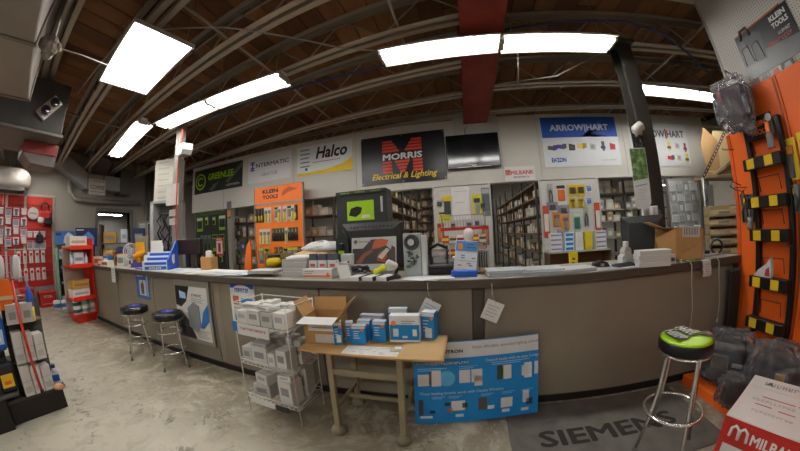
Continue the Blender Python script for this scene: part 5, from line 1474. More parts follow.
MB().lathe([(0.018, 0.22), (0.024, 0.26), (0.042, 0.3), (0.047, 0.33), (0.04, 0.36), (0.02, 0.378), (0.001, 0.38)], 18).build('globe', M('#e6e2da', .25, var=.02), t)
t = thing('wire_sample', 'grey wire sample card with yellow tag right of the leaflet stand', 'sample card', (0.16, 2.3, CT), RAD(-5))
MB().box(-0.05, 0.05, 0, 0.012, 0.0, 0.2, b=0.003).build('card', M('#a3a29a', .5), t)
b = MB()
for k in range(4):
    b.tube([(-0.03 + 0.02 * k, -0.006, 0.05), (-0.032 + 0.02 * k, -0.01, 0.12), (-0.028 + 0.02 * k, -0.006, 0.18)], 0.005, 6)
o = b.build('wire_samples', CHAR, t); o['kind'] = 'stuff'
MB().box(-0.02, 0.045, -0.016, -0.004, 0.0, 0.04, b=0.002).build('yellow_tag', YELLOW, t)
MB().box(-0.07, 0.1, -0.06, 0.05, 0.0, 0.022, b=0.003).build('base', BROWN, t)
papers('blue and white leaflets lying before the label printer', -0.42, -0.12, 2.06, 2.16, 6, 9, big=0.75)
# catalogues spread right of centre
k = 0
for (x, y, w, d, n, th, rz, lab) in ((0.33, 2.15, 0.3, 0.2, 3, 0.016, 0.05, 'left pile of glossy catalogues right of the leaflet stand'), (0.6, 2.14, 0.3, 0.2, 3, 0.014, -0.06, 'middle pile of glossy catalogues spread over the counter'), (0.86, 2.13, 0.3, 0.2, 2, 0.014, 0.09, 'right pile of glossy catalogues spread over the counter')):
    pile('catalogue_pile', lab, 'catalogues', (x, y, CT), w, d, n, th, M('#a9b3bc', 0.35, var=0.2), rz, M('#c0c6ca', 0.3, var=.15), 0.014, 3 + k)
    k += 1
pile('catalogue_pile', 'thick pile of pale catalogues between tissue box and grey catalogue pile', 'catalogues', (-1.92, 2.2, CT + 0.03), 0.3, 0.2, 2, 0.018, M('#c4c4c2', 0.6, var=.1), 0.1, jitter=0.02, seed=14)
papers('loose sheets beside the keypad on the right half of the counter', 1.0, 1.3, 2.08, 2.2, 7, 12)
t = thing('keypad', 'dark grey keypad lying left of the white brochure stack', 'keypad', (1.33, 2.13, CT), RAD(10))
MB().box(-0.12, 0.1, -0.05, 0.05, 0, 0.024, b=0.005).build('case', CHAR, t)
b = MB()
for i_ in range(5):
    for j_ in range(3):
        b.box(-0.1 + 0.036 * i_, -0.072 + 0.036 * i_, -0.038 + 0.026 * j_, -0.018 + 0.026 * j_, 0.024, 0.029)
o = b.build('keys', DARK, t); o['kind'] = 'stuff'
t = thing('wallet', 'black folded case standing on the sheets left of keypad', 'case', (1.12, 2.18, CT + 0.01), RAD(-10))
MB().prism([(-0.07, 0), (0.07, 0), (0.05, 0.035), (0.0, 0.05), (-0.06, 0.03)], -0.04, 0.04).build('case', BLACK, t)
MB().box(-0.01, 0.02, -0.042, -0.04, 0.008, 0.03).build('clasp', STEEL, t)
t = thing('tape_dispenser', 'white tape dispenser standing left of the brochure stack', 'dispenser', (1.42, 2.28, CT), RAD(15))
MB().prism([(-0.07, 0), (0.07, 0), (0.08, 0.05), (0.06, 0.06), (0.02, 0.1), (-0.03, 0.1), (-0.07, 0.06)], -0.03, 0.03).build('body', M('#c9cac8', .4), t)
MB().tube([(0, -0.028, 0.1), (0, 0.028, 0.1)], 0.045, 18).build('tape_roll', M('#b5b5ae', .3), t)
MB().box(-0.02, 0.02, -0.02, 0.02, 0.14, 0.19, b=0.004).build('cap', M('#c9cac8', .4), t)
pile('brochure_stack', 'tall stack of white brochures before the opened brown carton', 'brochures', (1.52, 2.04, CT), 0.27, 0.13, 7, 0.018, M('#d0d0ce', 0.6, var=.06), RAD(-12), jitter=0.006, seed=4, sub='brochure')
t = simple_box('small_carton', 'small white carton with dark print right of the brochure stack', 'carton', (1.72, 1.99 + 0.06, CT), 0.06, 0.06, 0.075, (M('#cfcfce', .5), DGREY, DGREY), RAD(-14), (-0.022, 0.022, 0.02, 0.05))
# monitor at right
t = thing('monitor', 'dark monitor angled away behind the brochure stack at right', 'monitor', (1.72, 2.44, CT), RAD(-24))
MB().box(-0.13, 0.13, -0.06, 0.08, 0, 0.018, b=0.004).box(-0.035, 0.035, 0, 0.03, 0.018, 0.16).build('stand', BLACK, t)
MB().box(-0.21, 0.21, -0.02, 0.02, 0.06, 0.4, b=0.008).build('screen_case', M('#242526', .45), t)
MB().add([(-0.2, -0.021, 0.07), (0.2, -0.021, 0.07), (0.2, -0.021, 0.39), (-0.2, -0.021, 0.39), (-0.14, -0.06, 0.1), (0.14, -0.06, 0.1), (0.14, -0.06, 0.34), (-0.14, -0.06, 0.34)], [(4, 5, 6, 7), (0, 1, 5, 4), (1, 2, 6, 5), (2, 3, 7, 6), (3, 0, 4, 7), (3, 2, 1, 0)]).build('back_shell', M('#2d2f30', .4), t)
# open brown carton
t = thing('open_carton', 'opened brown cardboard carton lying on counter with flap towards viewer', 'carton', (1.9, 2.18, CT), RAD(-18))
X = Matrix.Translation((0, 0, 0.0)) @ Matrix.Rotation(RAD(4), 4, 'Y')
b = MB()
b.box(-0.18, 0.2, -0.1, 0.1, 0.02, 0.026, X=X).box(-0.18, 0.2, -0.1, 0.1, 0.27, 0.276, X=X).box(-0.18, 0.2, 0.094, 0.1, 0.02, 0.276, X=X).box(0.194, 0.2, -0.1, 0.1, 0.02, 0.276, X=X)
b.box(-0.06, 0.2, -0.1, -0.094, 0.02, 0.276, X=X)
b.build('body', CARD, t)
MB().prism([(-0.06, 0.02), (-0.06, 0.276), (-0.24, 0.2), (-0.2, 0.06)], -0.13, -0.126).build('flap', CARDIN, t)
MB().box(0, 0.12, -0.1, 0.1, 0, 0.004, X=X @ Matrix.Translation((-0.18, 0, 0.276)) @ Matrix.Rotation(RAD(200), 4, 'Y')).build('flap', CARDIN, t)
MB().box(0.0, 0.16, -0.102, -0.1, 0.2, 0.29, X=X).build('shipping_label', M('#c2bcb8', .6), t)
lb = MB()
for k in range(9):
    lb.box(0.015 + 0.015 * k, 0.021 + 0.015 * k, -0.1028, -0.102, 0.22, 0.28, X=X)
o = lb.build('barcode', DGREY, t); o['kind'] = 'stuff'
MB().tube([(0.01 + 0.012 * k, -0.1012, 0.07 + 0.004 * k + 0.018 * (k % 2) * (1.4 if k % 3 == 0 else 0.8)) for k in range(12)], 0.0018, 4).build('handwriting', M('#4a2c18', .6), t)
# sanitiser
t = thing('sanitizer_bottle', 'tall clear sanitizer pump bottle right of the opened carton', 'bottle', (2.14, 2.13, CT), RAD(-40))
MB().lathe([(0.036, 0.0), (0.04, 0.008), (0.04, 0.15), (0.03, 0.18), (0.015, 0.195), (0.015, 0.21)], 20).build('body', M('#c6cfd2', .12), t)
MB().lathe([(0.018, 0.21), (0.018, 0.23), (0.008, 0.232), (0.007, 0.27)], 14).build('pump_collar', PAPER, t)
MB().box(-0.05, 0.012, -0.011, 0.011, 0.27, 0.284, b=0.004).build('pump_head', PAPER, t)
MB().lathe([(0.0404, 0.04), (0.0404, 0.13)], 20, cap=False).build('label', M('#a9b8c4', .4), t)
# cords, adaptor and receipt
t = thing('power_cord', 'coiled black power cord with grey plug at right end of the counter', 'cord', (2.36, 2.2, CT), RAD(-20))
for k, rr in enumerate((0.06, 0.07, 0.065)):
    MB().tube([(0.06 + rr * cos(2 * pi * q / 20), 0.012 * k, 0.078 + rr * sin(2 * pi * q / 20)) for q in range(20)], 0.007, 6, closed=True).build('coil', DARK if k != 1 else GREY, t)
MB().tube([(-0.16, -0.03, 0.01), (-0.08, -0.05, 0.012), (0.0, -0.05, 0.014), (0.06, -0.02, 0.015)], 0.011, 8).build('lead', LGREY, t)
MB().box(-0.1, -0.02, -0.02, 0.02, 0.005, 0.05, b=0.006).build('adaptor', DARK, t)
MB().box(-0.14, -0.1, -0.014, 0.014, 0.01, 0.04, b=0.004).build('plug', LGREY, t)
MB().box(-0.11, -0.08, 0.0, 0.02, 0.05, 0.085, b=0.004).build('blue_switch', M('#2a3c9c', .4), t)
t = thing('receipt', 'long white receipt curling over the counter lip below the sanitizer', 'receipt', (2.06, 1.99, CT), 0)
b = MB()
cur = [(0.04, 0.0012), (0.0, 0.0025), (-0.018, 0.0), (-0.024, -0.05), (-0.03, -0.1), (-0.022, -0.13)]
for a_, c_ in zip(cur, cur[1:]):
    b.add([(-0.055, a_[0], a_[1]), (0.05, a_[0], a_[1]), (0.045, c_[0], c_[1]), (-0.05, c_[0], c_[1])], [(0, 1, 2, 3)])
b.build('paper_strip', M('#d2d0cc', .6), t)
lines(t, -0.03, 0.025, -0.03, 4, 0.02, GREY, 0.004, -0.032)
t = thing('paper_pad', 'small yellowish pad on the counter edge beside the receipt', 'pad', (1.92, 2.06, CT), RAD(-8))
MB().box(-0.08, 0.06, -0.035, 0.04, 0, 0.02, b=0.002).build('pages', M('#c4c09c', .6), t)
MB().box(-0.08, 0.06, -0.036, -0.03, 0, 0.022).build('glued_edge', M('#8fa05a', .6), t)
for x, lab, z1 in ((1.87, 'thin white cord hanging down the counter front, left of the receipt', 0.5), (2.2, 'thin white cord hanging down the counter front, right of the receipt', 0.55)):
    t = thing('white_lead', lab, 'cord', (x, 1.985, 0), 0)
    MB().tube([(0.0, 0.07, CT + 0.008), (0.01, 0.01, CT + 0.008), (0.015, -0.012, CT - 0.02), (0.02, -0.012, 0.9), (0.05, -0.008, 0.7), (0.045, -0.008, z1)], 0.005, 6).build('cable', M('#a8a49a', .5), t)
    MB().tube([(0.045, -0.008, z1), (0.045, -0.008, z1 - 0.03)], 0.008, 8).build('plug', LGREY, t)
# stacked bins at right end
BIN = M('#b3a07a', 0.6)
def bin_obj():
    t = thing('parts_bin', '', 'bin', (0, 0, 0), 0, 'beige parts bins')
    b = MB().box(-0.15, 0.15, -0.14, 0.14, 0, 0.006)
    b.box(-0.15, -0.144, -0.1, 0.14, 0, 0.09).box(0.144, 0.15, -0.1, 0.14, 0, 0.09).box(-0.15, 0.15, 0.134, 0.14, 0, 0.09)
    b.prism([(-0.14, 0.0), (-0.134, 0.0), (-0.1, 0.05), (-0.106, 0.052)], -0.15, 0.15, axis='x')
    b.build('tub', BIN, t)
    MB().box(-0.155, 0.155, -0.11, -0.1, 0.078, 0.094, b=0.003).build('front_lip', M('#c4b28c', .6), t)
    MB().box(-0.06, 0.06, -0.134, -0.131, 0.012, 0.034, X=Matrix.Rotation(0.0, 4, 'X')).build('label_slot', M('#8d8a80', .5), t)
    MB().box(-0.09, 0.08, -0.07, 0.1, 0.006, 0.05, b=0.006).build('contents', M('#4b453a', .7), t)
    return t
b0 = bin_obj()
for k in range(6):
    loc = (2.8 + 0.006 * (k % 2), 2.46, CT - 0.12 + 0.096 * k)
    lab = 'beige parts bin, %s from the bottom of the stack beside the orange display' % od[k]
    if k == 0:
        b0.location = loc; b0['label'] = lab; b0.rotation_euler = (0, 0, RAD(-35))
    else:
        dup(b0, loc, RAD(-35 + 2 * (k % 3)), lab)
t = thing('side_stand', 'low dark stand carrying the beige bins behind the counter end', 'stand', (2.78, 2.43, 0), RAD(-35))
MB().box(-0.18, 0.2, -0.16, 0.2, CT - 0.16, CT - 0.1215, b=0.004).build('stand_top', BROWN, t)
for sx in (-0.17, 0.17):
    MB().box(sx - 0.02, sx + 0.02, -0.12, 0.18, 0, CT - 0.16).build('leg', DARK, t)
# --- hanging poster and cord clip on the dark column
t = thing('hanging_poster', 'glossy poster with green plant picture hung on the dark column', 'poster', (1.79, 2.5, 1.53), RAD(-10))
t.rotation_euler = (RAD(-3), RAD(2), RAD(-12))
MB().prism([(-0.085, 0.06), (-0.06, 0.0), (0.06, 0.0), (0.085, 0.06), (0.085, 0.6), (-0.085, 0.6)], 0, 0.004).build('sheet', M('#ccd2d4', .2), t)
MB().poly([(-0.08, -0.001, 0.27), (0.08, -0.001, 0.3), (0.08, -0.001, 0.59), (-0.08, -0.001, 0.59)]).build('plant_picture', noise_mix('leafy_print', [(0.35, '#3c5a30'), (0.5, '#5d7d48'), (0.65, '#8fa878')], 18, .35), t)
MB().poly([(-0.07, -0.001, 0.21), (0.06, -0.001, 0.235), (0.06, -0.001, 0.245), (-0.07, -0.001, 0.22)]).build('teal_line', M('#3fa8a0', .4), t)
lines(t, -0.06, 0.05, 0.18, 4, 0.03, LGREY, 0.006, -0.002)
MB().tube([(0, 0.003, 0.6), (0.05, 0.1, 0.68), (0.2, 0.2, 0.72)], 0.005, 6).build('hanging_wire', DARK, t)
t = thing('wall_phone', 'white cup and handset clipped to the foot of the hanging poster', 'handset', (1.93, 2.6, 1.44), RAD(-15))
MB().box(-0.08, 0.1, 0.0, 0.03, 0.0, 0.12, b=0.01).build('cradle', PAPER, t)
MB().tube([(-0.04, -0.02, 0.03), (-0.05, -0.03, 0.09), (-0.03, -0.02, 0.14)], 0.018, 8).build('handset', M('#c9c9c4', .4), t)
MB().tube([(0.02, -0.02, -0.02), (0.02, -0.02, 0.1)], 0.025, 12).build('cup', M('#d2d0cc', .4), t)
MB().box(0.0, 0.14, 0.03, 0.13, 0.02, 0.08).build('bracket', DGREY, t)
t = thing('hanging_light', 'white spotlight clamped high on the dark column', 'spotlight', (1.97, 2.66, 2.3), RAD(-10))
MB().lathe([(0.03, -0.06), (0.05, -0.04), (0.055, 0.06), (0.04, 0.07)], 14, X=Matrix.Translation((-0.03, -0.05, 0.06)) @ Matrix.Rotation(RAD(60), 4, 'Y')).build('lamp_head', M('#d0d0cc', .4), t)
MB().box(-0.02, 0.04, -0.02, 0.06, 0.0, 0.12, b=0.006).build('clamp', M('#c2c2be', .4), t)
MB().tube([(0.0, -0.01, 0.0), (0.02, -0.02, -0.12), (0.0, -0.015, -0.25), (-0.05, -0.05, -0.33)], 0.012, 8).build('cord', DARK, t)

# ================================================================== LEFT SIDE OF THE SHOP
GY = M('#8f8780', 0.45, 0.35, 0.25, 2.5)
t = thing('air_duct', 'big dusty sheet metal duct box hanging at upper left corner', 'duct', (-2.2, -0.36, 2.75), RAD(-8.9))
MB().box(-1.36, 1.6, -0.5, 0.43, 0, 0.85, b=0.01).build('duct_body', GY, t)
for xx in (-1.32, -0.3, 0.75):
    MB().box(xx - 0.02, xx + 0.02, -0.51, 0.445, -0.012, 0.86, b=0.004).build('seam_flange', M('#77706a', .5, .3), t)
for xx in (-1.0, 0.5):
    MB().box(xx, xx + 0.03, 0.43, 0.436, 0.7, 1.25).build('hanging_strap', STEEL, t)
t = thing('supply_plenum', 'dark grey plenum box behind the big duct at left', 'plenum', (-4.76, 0.11, 2.71), RAD(0))
MB().box(-0.5, 0.5, -0.8, 0.72, 0.04, 0.68, b=0.01).build('plenum_body', M('#43413f', .5, .2, .2), t)
MB().box(-0.52, 0.52, -0.82, 0.74, 0, 0.04, b=0.005).build('bottom_flange', M('#6b6864', .5, .3), t)
for sy in (-0.6, 0.5):
    MB().box(-0.02, 0.02, sy, sy + 0.03, 0.68, 1.27).build('hanging_strap', STEEL, t)
t = thing('emergency_light', 'white twin head emergency light on the dark plenum', 'lamp', (-4.25, 0.6, 3.03), RAD(90))
X = Matrix.Rotation(RAD(22), 4, 'Y')
MB().box(-0.16, 0.16, -0.05, 0, -0.075, 0.075, b=0.01, X=Matrix.Rotation(RAD(-52), 4, 'Y')).build('case', M('#c9c7c2', .4), t)
for s in (-1, 1):
    XH = Matrix.Rotation(RAD(-52), 4, 'Y') @ Matrix.Translation((s * 0.075, -0.05, 0)) @ Matrix.Rotation(pi / 2, 4, 'X')
    MB().lathe([(0.035, 0), (0.056, 0.03), (0.06, 0.05), (0.048, 0.052)], 18, X=XH).build('lamp_head', DARK, t)
    MB().lathe([(0.046, 0.0525), (0.028, 0.056), (0.001, 0.058)], 16, cap=False, X=XH).build('lens', M('#23242c', .08, spec=.9), t)
t = thing('duct_boot', 'red painted duct drop below the plenum', 'duct', (-4.86, 0.66, 2.42), 0)
MB().box(-0.26, 0.26, -0.25, 0.22, 0.14, 0.289, b=0.006).build('red_collar', M('#8a302c', .5), t)
MB().prism([(-0.25, 0.14), (0.21, 0.14), (0.2, 0.0), (-0.12, 0.02)], -0.24, 0.24, axis='x').build('grey_sleeve', M('#6d6460', .5), t)
t = thing('wrapped_valve', 'grey wrapped pipe valve with a thin cord beside the big duct', 'valve', (-2.62, 0.24, 2.9), 0)
bag = MB()
r_ = random.Random(44)
for k in range(7):
    c_ = (r_.uniform(-.03, .03), r_.uniform(-.05, .06), r_.uniform(-.05, .05))
    s_ = r_.uniform(0.03, 0.05)
    bag.box(c_[0] - s_, c_[0] + s_, c_[1] - s_, c_[1] + s_, c_[2] - s_, c_[2] + s_, b=s_ * 0.5, X=Matrix.Rotation(r_.uniform(-1, 1), 4, Vector((r_.uniform(-1, 1), r_.uniform(-1, 1), 1))))
o = bag.build('wrapping', M('#8f887e', .7, bump=.5), t); o['kind'] = 'stuff'
MB().tube([(0, 0, 0.05), (0, -0.05, 0.6)], 0.02, 8).build('drop_pipe', STEEL, t)
MB().tube([(-0.05, 0.08, 0.03), (-0.1, 0.3, 0.08), (-0.16, 0.56, 0.12)], 0.006, 5).build('cord', LGREY, t)
t = thing('unit_heater', 'rounded pale blower housing above the red merchandise wall', 'heater', (-9.1, 0.62, 2.72), RAD(90))
MB().lathe([(0.46, -0.34), (0.52, -0.2), (0.5, 0.08), (0.42, 0.24), (0.3, 0.3)], 24, X=Matrix.Translation((0, 0, 0.3)) @ Matrix.Diagonal((1, 0.6, 0.75, 1))).build('housing', M('#8f8780', .45, .2), t)
MB().box(-0.35, 0.35, -0.25, 0.25, -0.02, 0.06, b=0.01).build('base_plate', DGREY, t)
for sx in (-0.1, 0.1):
    MB().tube([(sx, 0, 0.5), (sx, 0, 1.33)], 0.02, 8).build('hanger', STEEL, t)
# galvanised duct along the left wall and its sign
t = thing('wall_duct', 'galvanized duct stepping down then running along the left wall', 'duct', (-9.49, 0, 0), 0)
MB().prism([(1.55, 3.6), (2.62, 2.96), (2.66, 3.34), (1.66, 3.95)], 0.02, 0.5, axis='x').build('sloping_run', GALV, t)
MB().box(0.02, 0.5, 2.63, 3.62, 2.96, 3.36, b=0.008).build('level_run', GALV, t)
MB().box(0.01, 0.52, 3.62, 4.0, 2.9, 3.6, b=0.008).build('end_box', M('#6d6a66', .5, .3), t)
for yy in (2.63, 3.1):
    MB().box(0.01, 0.51, yy - 0.015, yy + 0.015, 2.95, 3.37).build('seam_flange', STEEL, t)
t = board_thing('hanging_sign', 'white coffee sign hung on the galvanized wall duct', 'sign', (-8.95, 2.92, 2.8), 0.5, 0.42, 0.01, M('#c9c6bf', .6), RAD(90))
words(t, 'COFFEE', 0, 0.2, 0.42, 0.11, M('#2c2a28', .6), bold=0.01)
b = MB()
for zz in (0.07, 0.35):
    for k in range(9):
        b.poly([(-0.2 + 0.045 * k, -E_, zz), (-0.17 + 0.045 * k, -E_, zz), (-0.17 + 0.045 * k, -E_, zz + 0.02), (-0.2 + 0.045 * k, -E_, zz + 0.02)])
o = b.build('dash_row', DGREY, t); o['kind'] = 'stuff'
for sx in (-0.2, 0.2):
    MB().tube([(sx, 0.005, 0.42), (sx, 0.06, 0.57)], 0.004, 5).build('hanging_wire', STEEL, t)
for k, (yy, rr, col, lab) in enumerate(((2.72, 0.05, GALV, 'short bright flue pipe rising from the galvanized wall duct'),)):
    MB().tube([(-9.2, yy, 3.36), (-9.2, yy, 3.98)], rr, 12).build('flue_pipe', col).name = 'flue_pipe'
    tag(bpy.data.objects['flue_pipe'], lab, 'pipe')
for k in range(3):
    o = MB().tube([(-9.43, 4.75 + 0.17 * k, 0.0), (-9.43, 4.75 + 0.17 * k, 3.98)], 0.05 - 0.008 * (k % 2), 10).build('conduit', M('#86837a', .5, .2))
    tag(o, 'vertical grey conduit on the left wall right of the doorway, %s from the doorway' % od[k], 'conduit', 'wall conduits')
o = MB().tube([(-9.4, 2.2, 3.3), (-9.38, 2.25, 2.85), (-9.38, 2.4, 2.7), (-9.38, 3.1, 2.68), (-9.38, 4.5, 2.72)], 0.07, 10).build('wall_pipe', M('#8d877e', .55))
tag(o, 'grey pipe looping under the galvanized wall duct above the doorway', 'pipe')
# red merchandise wall
t = thing('merchandise_wall', 'red slatted merchandise wall in a white frame on the far left wall', 'display wall', (-9.48, 0.9, 0.02), RAD(90))
RW = M('#b3281f', 0.55, var=.08)
for k in range(10):
    z0 = 0.45 + 0.2 * k
    MB().box(-1.6, 0.9, 0, 0.05, z0 + 0.006, z0 + 0.194, b=0.004).build('slat_panel', RW, t)
MB().box(-1.6, 0.9, -0.02, 0.05, 2.455, 2.66, b=0.004).build('header_panel', M('#c8321f', .5), t)
MB().box(-1.6, 0.9, 0.0, 0.05, 0.0, 0.445, b=0.004).build('base_panel', M('#8d8a86', .6), t)
for xx in (-1.6, -0.32, 0.16, 0.93):
    MB().box(xx - 0.025, xx + 0.035, -0.03, 0.06, 0.0, 2.68, b=0.004).build('upright', M('#b0a9a2', .5), t)
MB().box(-1.64, 0.98, -0.03, 0.06, 2.66, 2.72, b=0.004).build('top_cap', M('#b0a9a2', .5), t)
MB().box(-0.42, -0.4, -0.022, -0.02, 2.4, 2.66).build('white_tag', PAPER, t)
FM = [pack_mesh(0.17, 0.2, M('#b02a2a', .5), M('#cfc9c8', .5), M('#d8d4d4', .5), 3), pack_mesh(0.16, 0.22, M('#c2bcc2', .5), M('#8f8a98', .4), RED, 3), pack_mesh(0.15, 0.19, M('#d4cfd0', .5), M('#6a6478', .4), M('#a02a2a', .5), 0), pack_mesh(0.1, 0.3, M('#d0cac8', .5), M('#b0aeb0', .5), RED, 0)]
for j in range(4):
    for k in range(4):
        i = (j * 2 + k) % 3
        inst(FM[i], 'hang_pack', (-9.5 + 0.07, 0.44 + 0.2 * k, 2.38 - 0.23 * j), RAD(90), '%s pack, %s in the %s row at left of the red wall' % (('red and white', 'grey and red', 'white and violet')[i], od[k], od[j]), 'pack', 'left packs on the red wall')
for j in range(2):
    for k in range(3):
        inst(FM[j % 2], 'hang_pack', (-9.43, 1.2 + 0.17 * k, 1.84 - 0.24 * j), RAD(90), 'small pack, %s in the %s row under the tool bag on the red wall' % (od[k], ('upper', 'lower')[j]), 'pack', 'packs under the tool bag')
for j in range(2):
    for k in range(5):
        inst(FM[3], 'hang_pack', (-9.43, 0.9 + 0.16 * k, 1.36 - 0.42 * j), RAD(90), 'slim white pack, %s in the %s row low on the red wall' % (od[k], ('upper', 'lower')[j]), 'pack', 'low packs on the red wall')
t = thing('round_sign', 'round white sign disc fixed on the red merchandise wall', 'sign', (-9.42, 1.28, 2.26), RAD(90))
MB().lathe([(0.15, 0), (0.15, 0.02), (0.13, 0.024)], 24, X=Matrix.Rotation(pi / 2, 4, 'X')).build('disc', M('#c9c4c0', .5), t)
glyphs(t, (0, -0.026, 0), 0.2, 0.05, RED, 6, seed=12)
t = thing('tool_bag', 'red and black tool bag hung at top right of the red wall', 'bag', (-9.4, 1.58, 2.0), RAD(90))
MB().box(-0.17, 0.17, -0.16, 0, 0.0, 0.34, b=0.05).build('body', M('#a52a22', .7), t)
MB().box(-0.02, 0.19, -0.19, -0.02, -0.03, 0.17, b=0.04).build('black_pocket', BLACK, t)
MB().box(-0.2, -0.04, -0.18, -0.1, 0.02, 0.17, b=0.03).build('white_pocket', M('#c9c5c2', .6), t)
MB().tube([(-0.1, -0.06, 0.33), (-0.09, -0.06, 0.48), (0.0, -0.05, 0.54), (0.09, -0.06, 0.48), (0.12, -0.06, 0.3)], 0.02, 8).build('strap', DARK, t)
MB().tube([(0.0, 0.0, 0.5), (0.0, -0.06, 0.5)], 0.006, 6).build('hook', STEEL, t)
t = thing('hanging_pouch', 'small black pouch hung below the red wall tool bag', 'pouch', (-9.42, 1.45, 1.55), RAD(90))
MB().box(-0.09, 0.09, -0.1, 0, 0, 0.2, b=0.03).build('body', BLACK, t)
MB().tube([(-0.05, -0.05, 0.2), (0, -0.05, 0.28), (0.05, -0.05, 0.2)], 0.012, 6).build('strap', DARK, t)
for (yy, w, h, lab) in ((1.52, 0.42, 0.38, 'red crate with white print on floor at foot of the red wall'), (1.0, 0.36, 0.5, 'red case standing left of the printed crate at the red wall')):
    t = thing('tool_crate', lab, 'crate', (-9.22, yy, 0), RAD(90))
    MB().box(-w / 2, w / 2, -0.2, 0.18, 0, h, b=0.02).build('body', M('#b3241c', .5), t)
    MB().box(-w / 2 - 0.005, w / 2 + 0.005, -0.205, 0.185, h * 0.86, h * 0.92, b=0.004).build('lid_rim', DRED, t)
    glyphs(t, (0, -0.202, h * 0.68), w * 0.55, 0.06, M('#d8b0a8', .5), 6, seed=13)
    lines(t, -w * 0.38, w * 0.38, h * 0.2, 1, 0.04, M('#d0807a', .5), 0.02, -0.202)
# green ended shelving unit
t = thing('shelf_unit', 'shelving unit with a pale green end panel beyond the red display stand', 'shelf', (-8.78, 2.05, 0), RAD(85))
MB().box(-0.3, -0.25, -0.2, 0.2, 0, 1.42, b=0.006).build('end_panel', M('#7fa58c', .5), t)
MB().box(0.33, 0.36, -0.2, 0.2, 0, 1.42, b=0.006).build('side_panel', DARK, t)
MB().box(-0.25, 0.33, 0.17, 0.2, 0, 1.5).build('back_panel', M('#4a4844', .6), t)
for zz in (0.12, 0.5, 0.85, 1.15):
    MB().box(-0.25, 0.33, -0.2, 0.17, zz - 0.03, zz, b=0.003).build('shelf', M('#3c3a38', .5), t)
def on_unit(x, y, ang=RAD(85), c=(-8.78, 2.05)):
    return c[0] + x * cos(ang) - y * sin(ang), c[1] + x * sin(ang) + y * cos(ang)
cols = (('#d6d3cc', 'white'), ('#20244a', 'navy'), ('#c9c2b4', 'cream'), ('#2b2b2e', 'black'), ('#b9bcc4', 'pale grey'))
for j, zz in enumerate((0.12, 0.5, 0.85, 1.15)):
    for k in range(2):
        c_, nm = cols[(j * 3 + k * 2) % 5]
        px, py = on_unit(-0.17 + 0.13 * k, -0.08)
        h = 0.14 + 0.03 * ((j + k) % 4)
        t2 = thing('goods_box', '%s box, %s on the %s shelf of the green ended unit' % (nm, od[k], ('lowest', 'second', 'third', 'top')[j]), 'box', (px, py, zz + 0.0005), RAD(85), 'boxes on the green ended unit')
        MB().box(-0.055, 0.055, -0.07, 0.07, 0, h, b=0.004).build('body', M(c_, .6), t2)
        patch(t2, 'label', -0.04, 0.04, h * 0.3, h * 0.7, M('#9a9aa0' if nm != 'navy' else '#6a74b0', .6), -0.071)
t = board_thing('picture_board', 'blue and white picture board on top of the green ended unit', 'picture', (-8.72, 2.0, 1.505), 0.5, 0.3, 0.02, M('#3a6ab0', .4), RAD(75))
shape(t, 'white_burst', [(-0.05, 0.02), (0.22, 0.02), (0.2, 0.2), (0.08, 0.28), (-0.02, 0.18)], M('#c8d2de', .4)); patch(t, 'dark_strip', -0.24, -0.1, 0.2, 0.26, NAVY)
for k in range(3):
    t = thing('paint_can', 'white paint can with blue band on floor, %s by the green ended unit' % od[k], 'can', (-8.5 + 0.06 * k, 1.62 + 0.19 * k, 0), 0.3, 'paint cans on the floor')
    MB().lathe([(0.085, 0.0), (0.087, 0.004), (0.087, 0.2), (0.08, 0.208)], 18).build('body', M('#d0d0d0', .4), t)
    MB().lathe([(0.0876, 0.05), (0.0876, 0.14)], 18, cap=False).build('label', M('#4a6aa8', .5), t)
    MB().tube([(-0.085, 0, 0.15), (-0.07, -0.05, 0.1), (0, -0.09, 0.07), (0.07, -0.05, 0.1), (0.085, 0, 0.15)], 0.003, 5).build('bail', STEEL, t)
# red display stand
t = thing('display_stand', 'bright red display stand with tapered base at left end of counter', 'display stand', (-6.72, 1.78, 0), RAD(96))
RD = M('#cf2a14', 0.45, var=.05)
w = 0.24
MB().add([(-0.17, -0.17, 0), (0.2, -0.17, 0), (0.2, 0.17, 0), (-0.17, 0.17, 0), (-w, -0.25, 0.17), (w, -0.25, 0.17), (w, 0.25, 0.17), (-w, 0.25, 0.17)], [(0, 1, 5, 4), (1, 2, 6, 5), (2, 3, 7, 6), (3, 0, 4, 7), (4, 5, 6, 7), (3, 2, 1, 0)]).build('base', RD, t)
MB().box(w - 0.03, w, -0.25, 0.25, 0.17, 1.58, b=0.004).build('side_panel', RD, t)
MB().box(-w, w - 0.03, 0.22, 0.25, 0.17, 1.45).build('back_panel', M('#b8b0a2', .6), t)
zR = (0.172, 0.48, 1.08, 1.42)
for zz in zR[1:]:
    MB().box(-w, w - 0.03, -0.23, 0.22, zz - 0.035, zz, b=0.003).build('shelf', RD, t)
    MB().box(-w, w - 0.03, -0.255, -0.23, zz - 0.05, zz + 0.03, b=0.003).build('shelf_lip', RD, t)
def on_st(x, y):
    a = RAD(96)
    return -6.72 + x * cos(a) - y * sin(a), 1.78 + x * sin(a) + y * cos(a)
for j in range(2):
    for k in range(3):
        px, py = on_st(-0.15 + 0.165 * k, -0.1)
        t2 = thing('paint_can', 'white can with green label, %s in the %s layer at the red stand base' % (od[k], ('lower', 'upper')[j]), 'can', (px, py, 0.1725 + 0.132 * j), RAD(96), 'cans in the red stand')
        MB().lathe([(0.078, 0), (0.08, 0.004), (0.08, 0.122), (0.072, 0.13)], 16).build('body', M('#c9cac6', .4), t2)
        MB().lathe([(0.0806, 0.03), (0.0806, 0.09)], 16, cap=False).build('label', M('#7d9a84' if k else '#3a4a52', .5), t2)
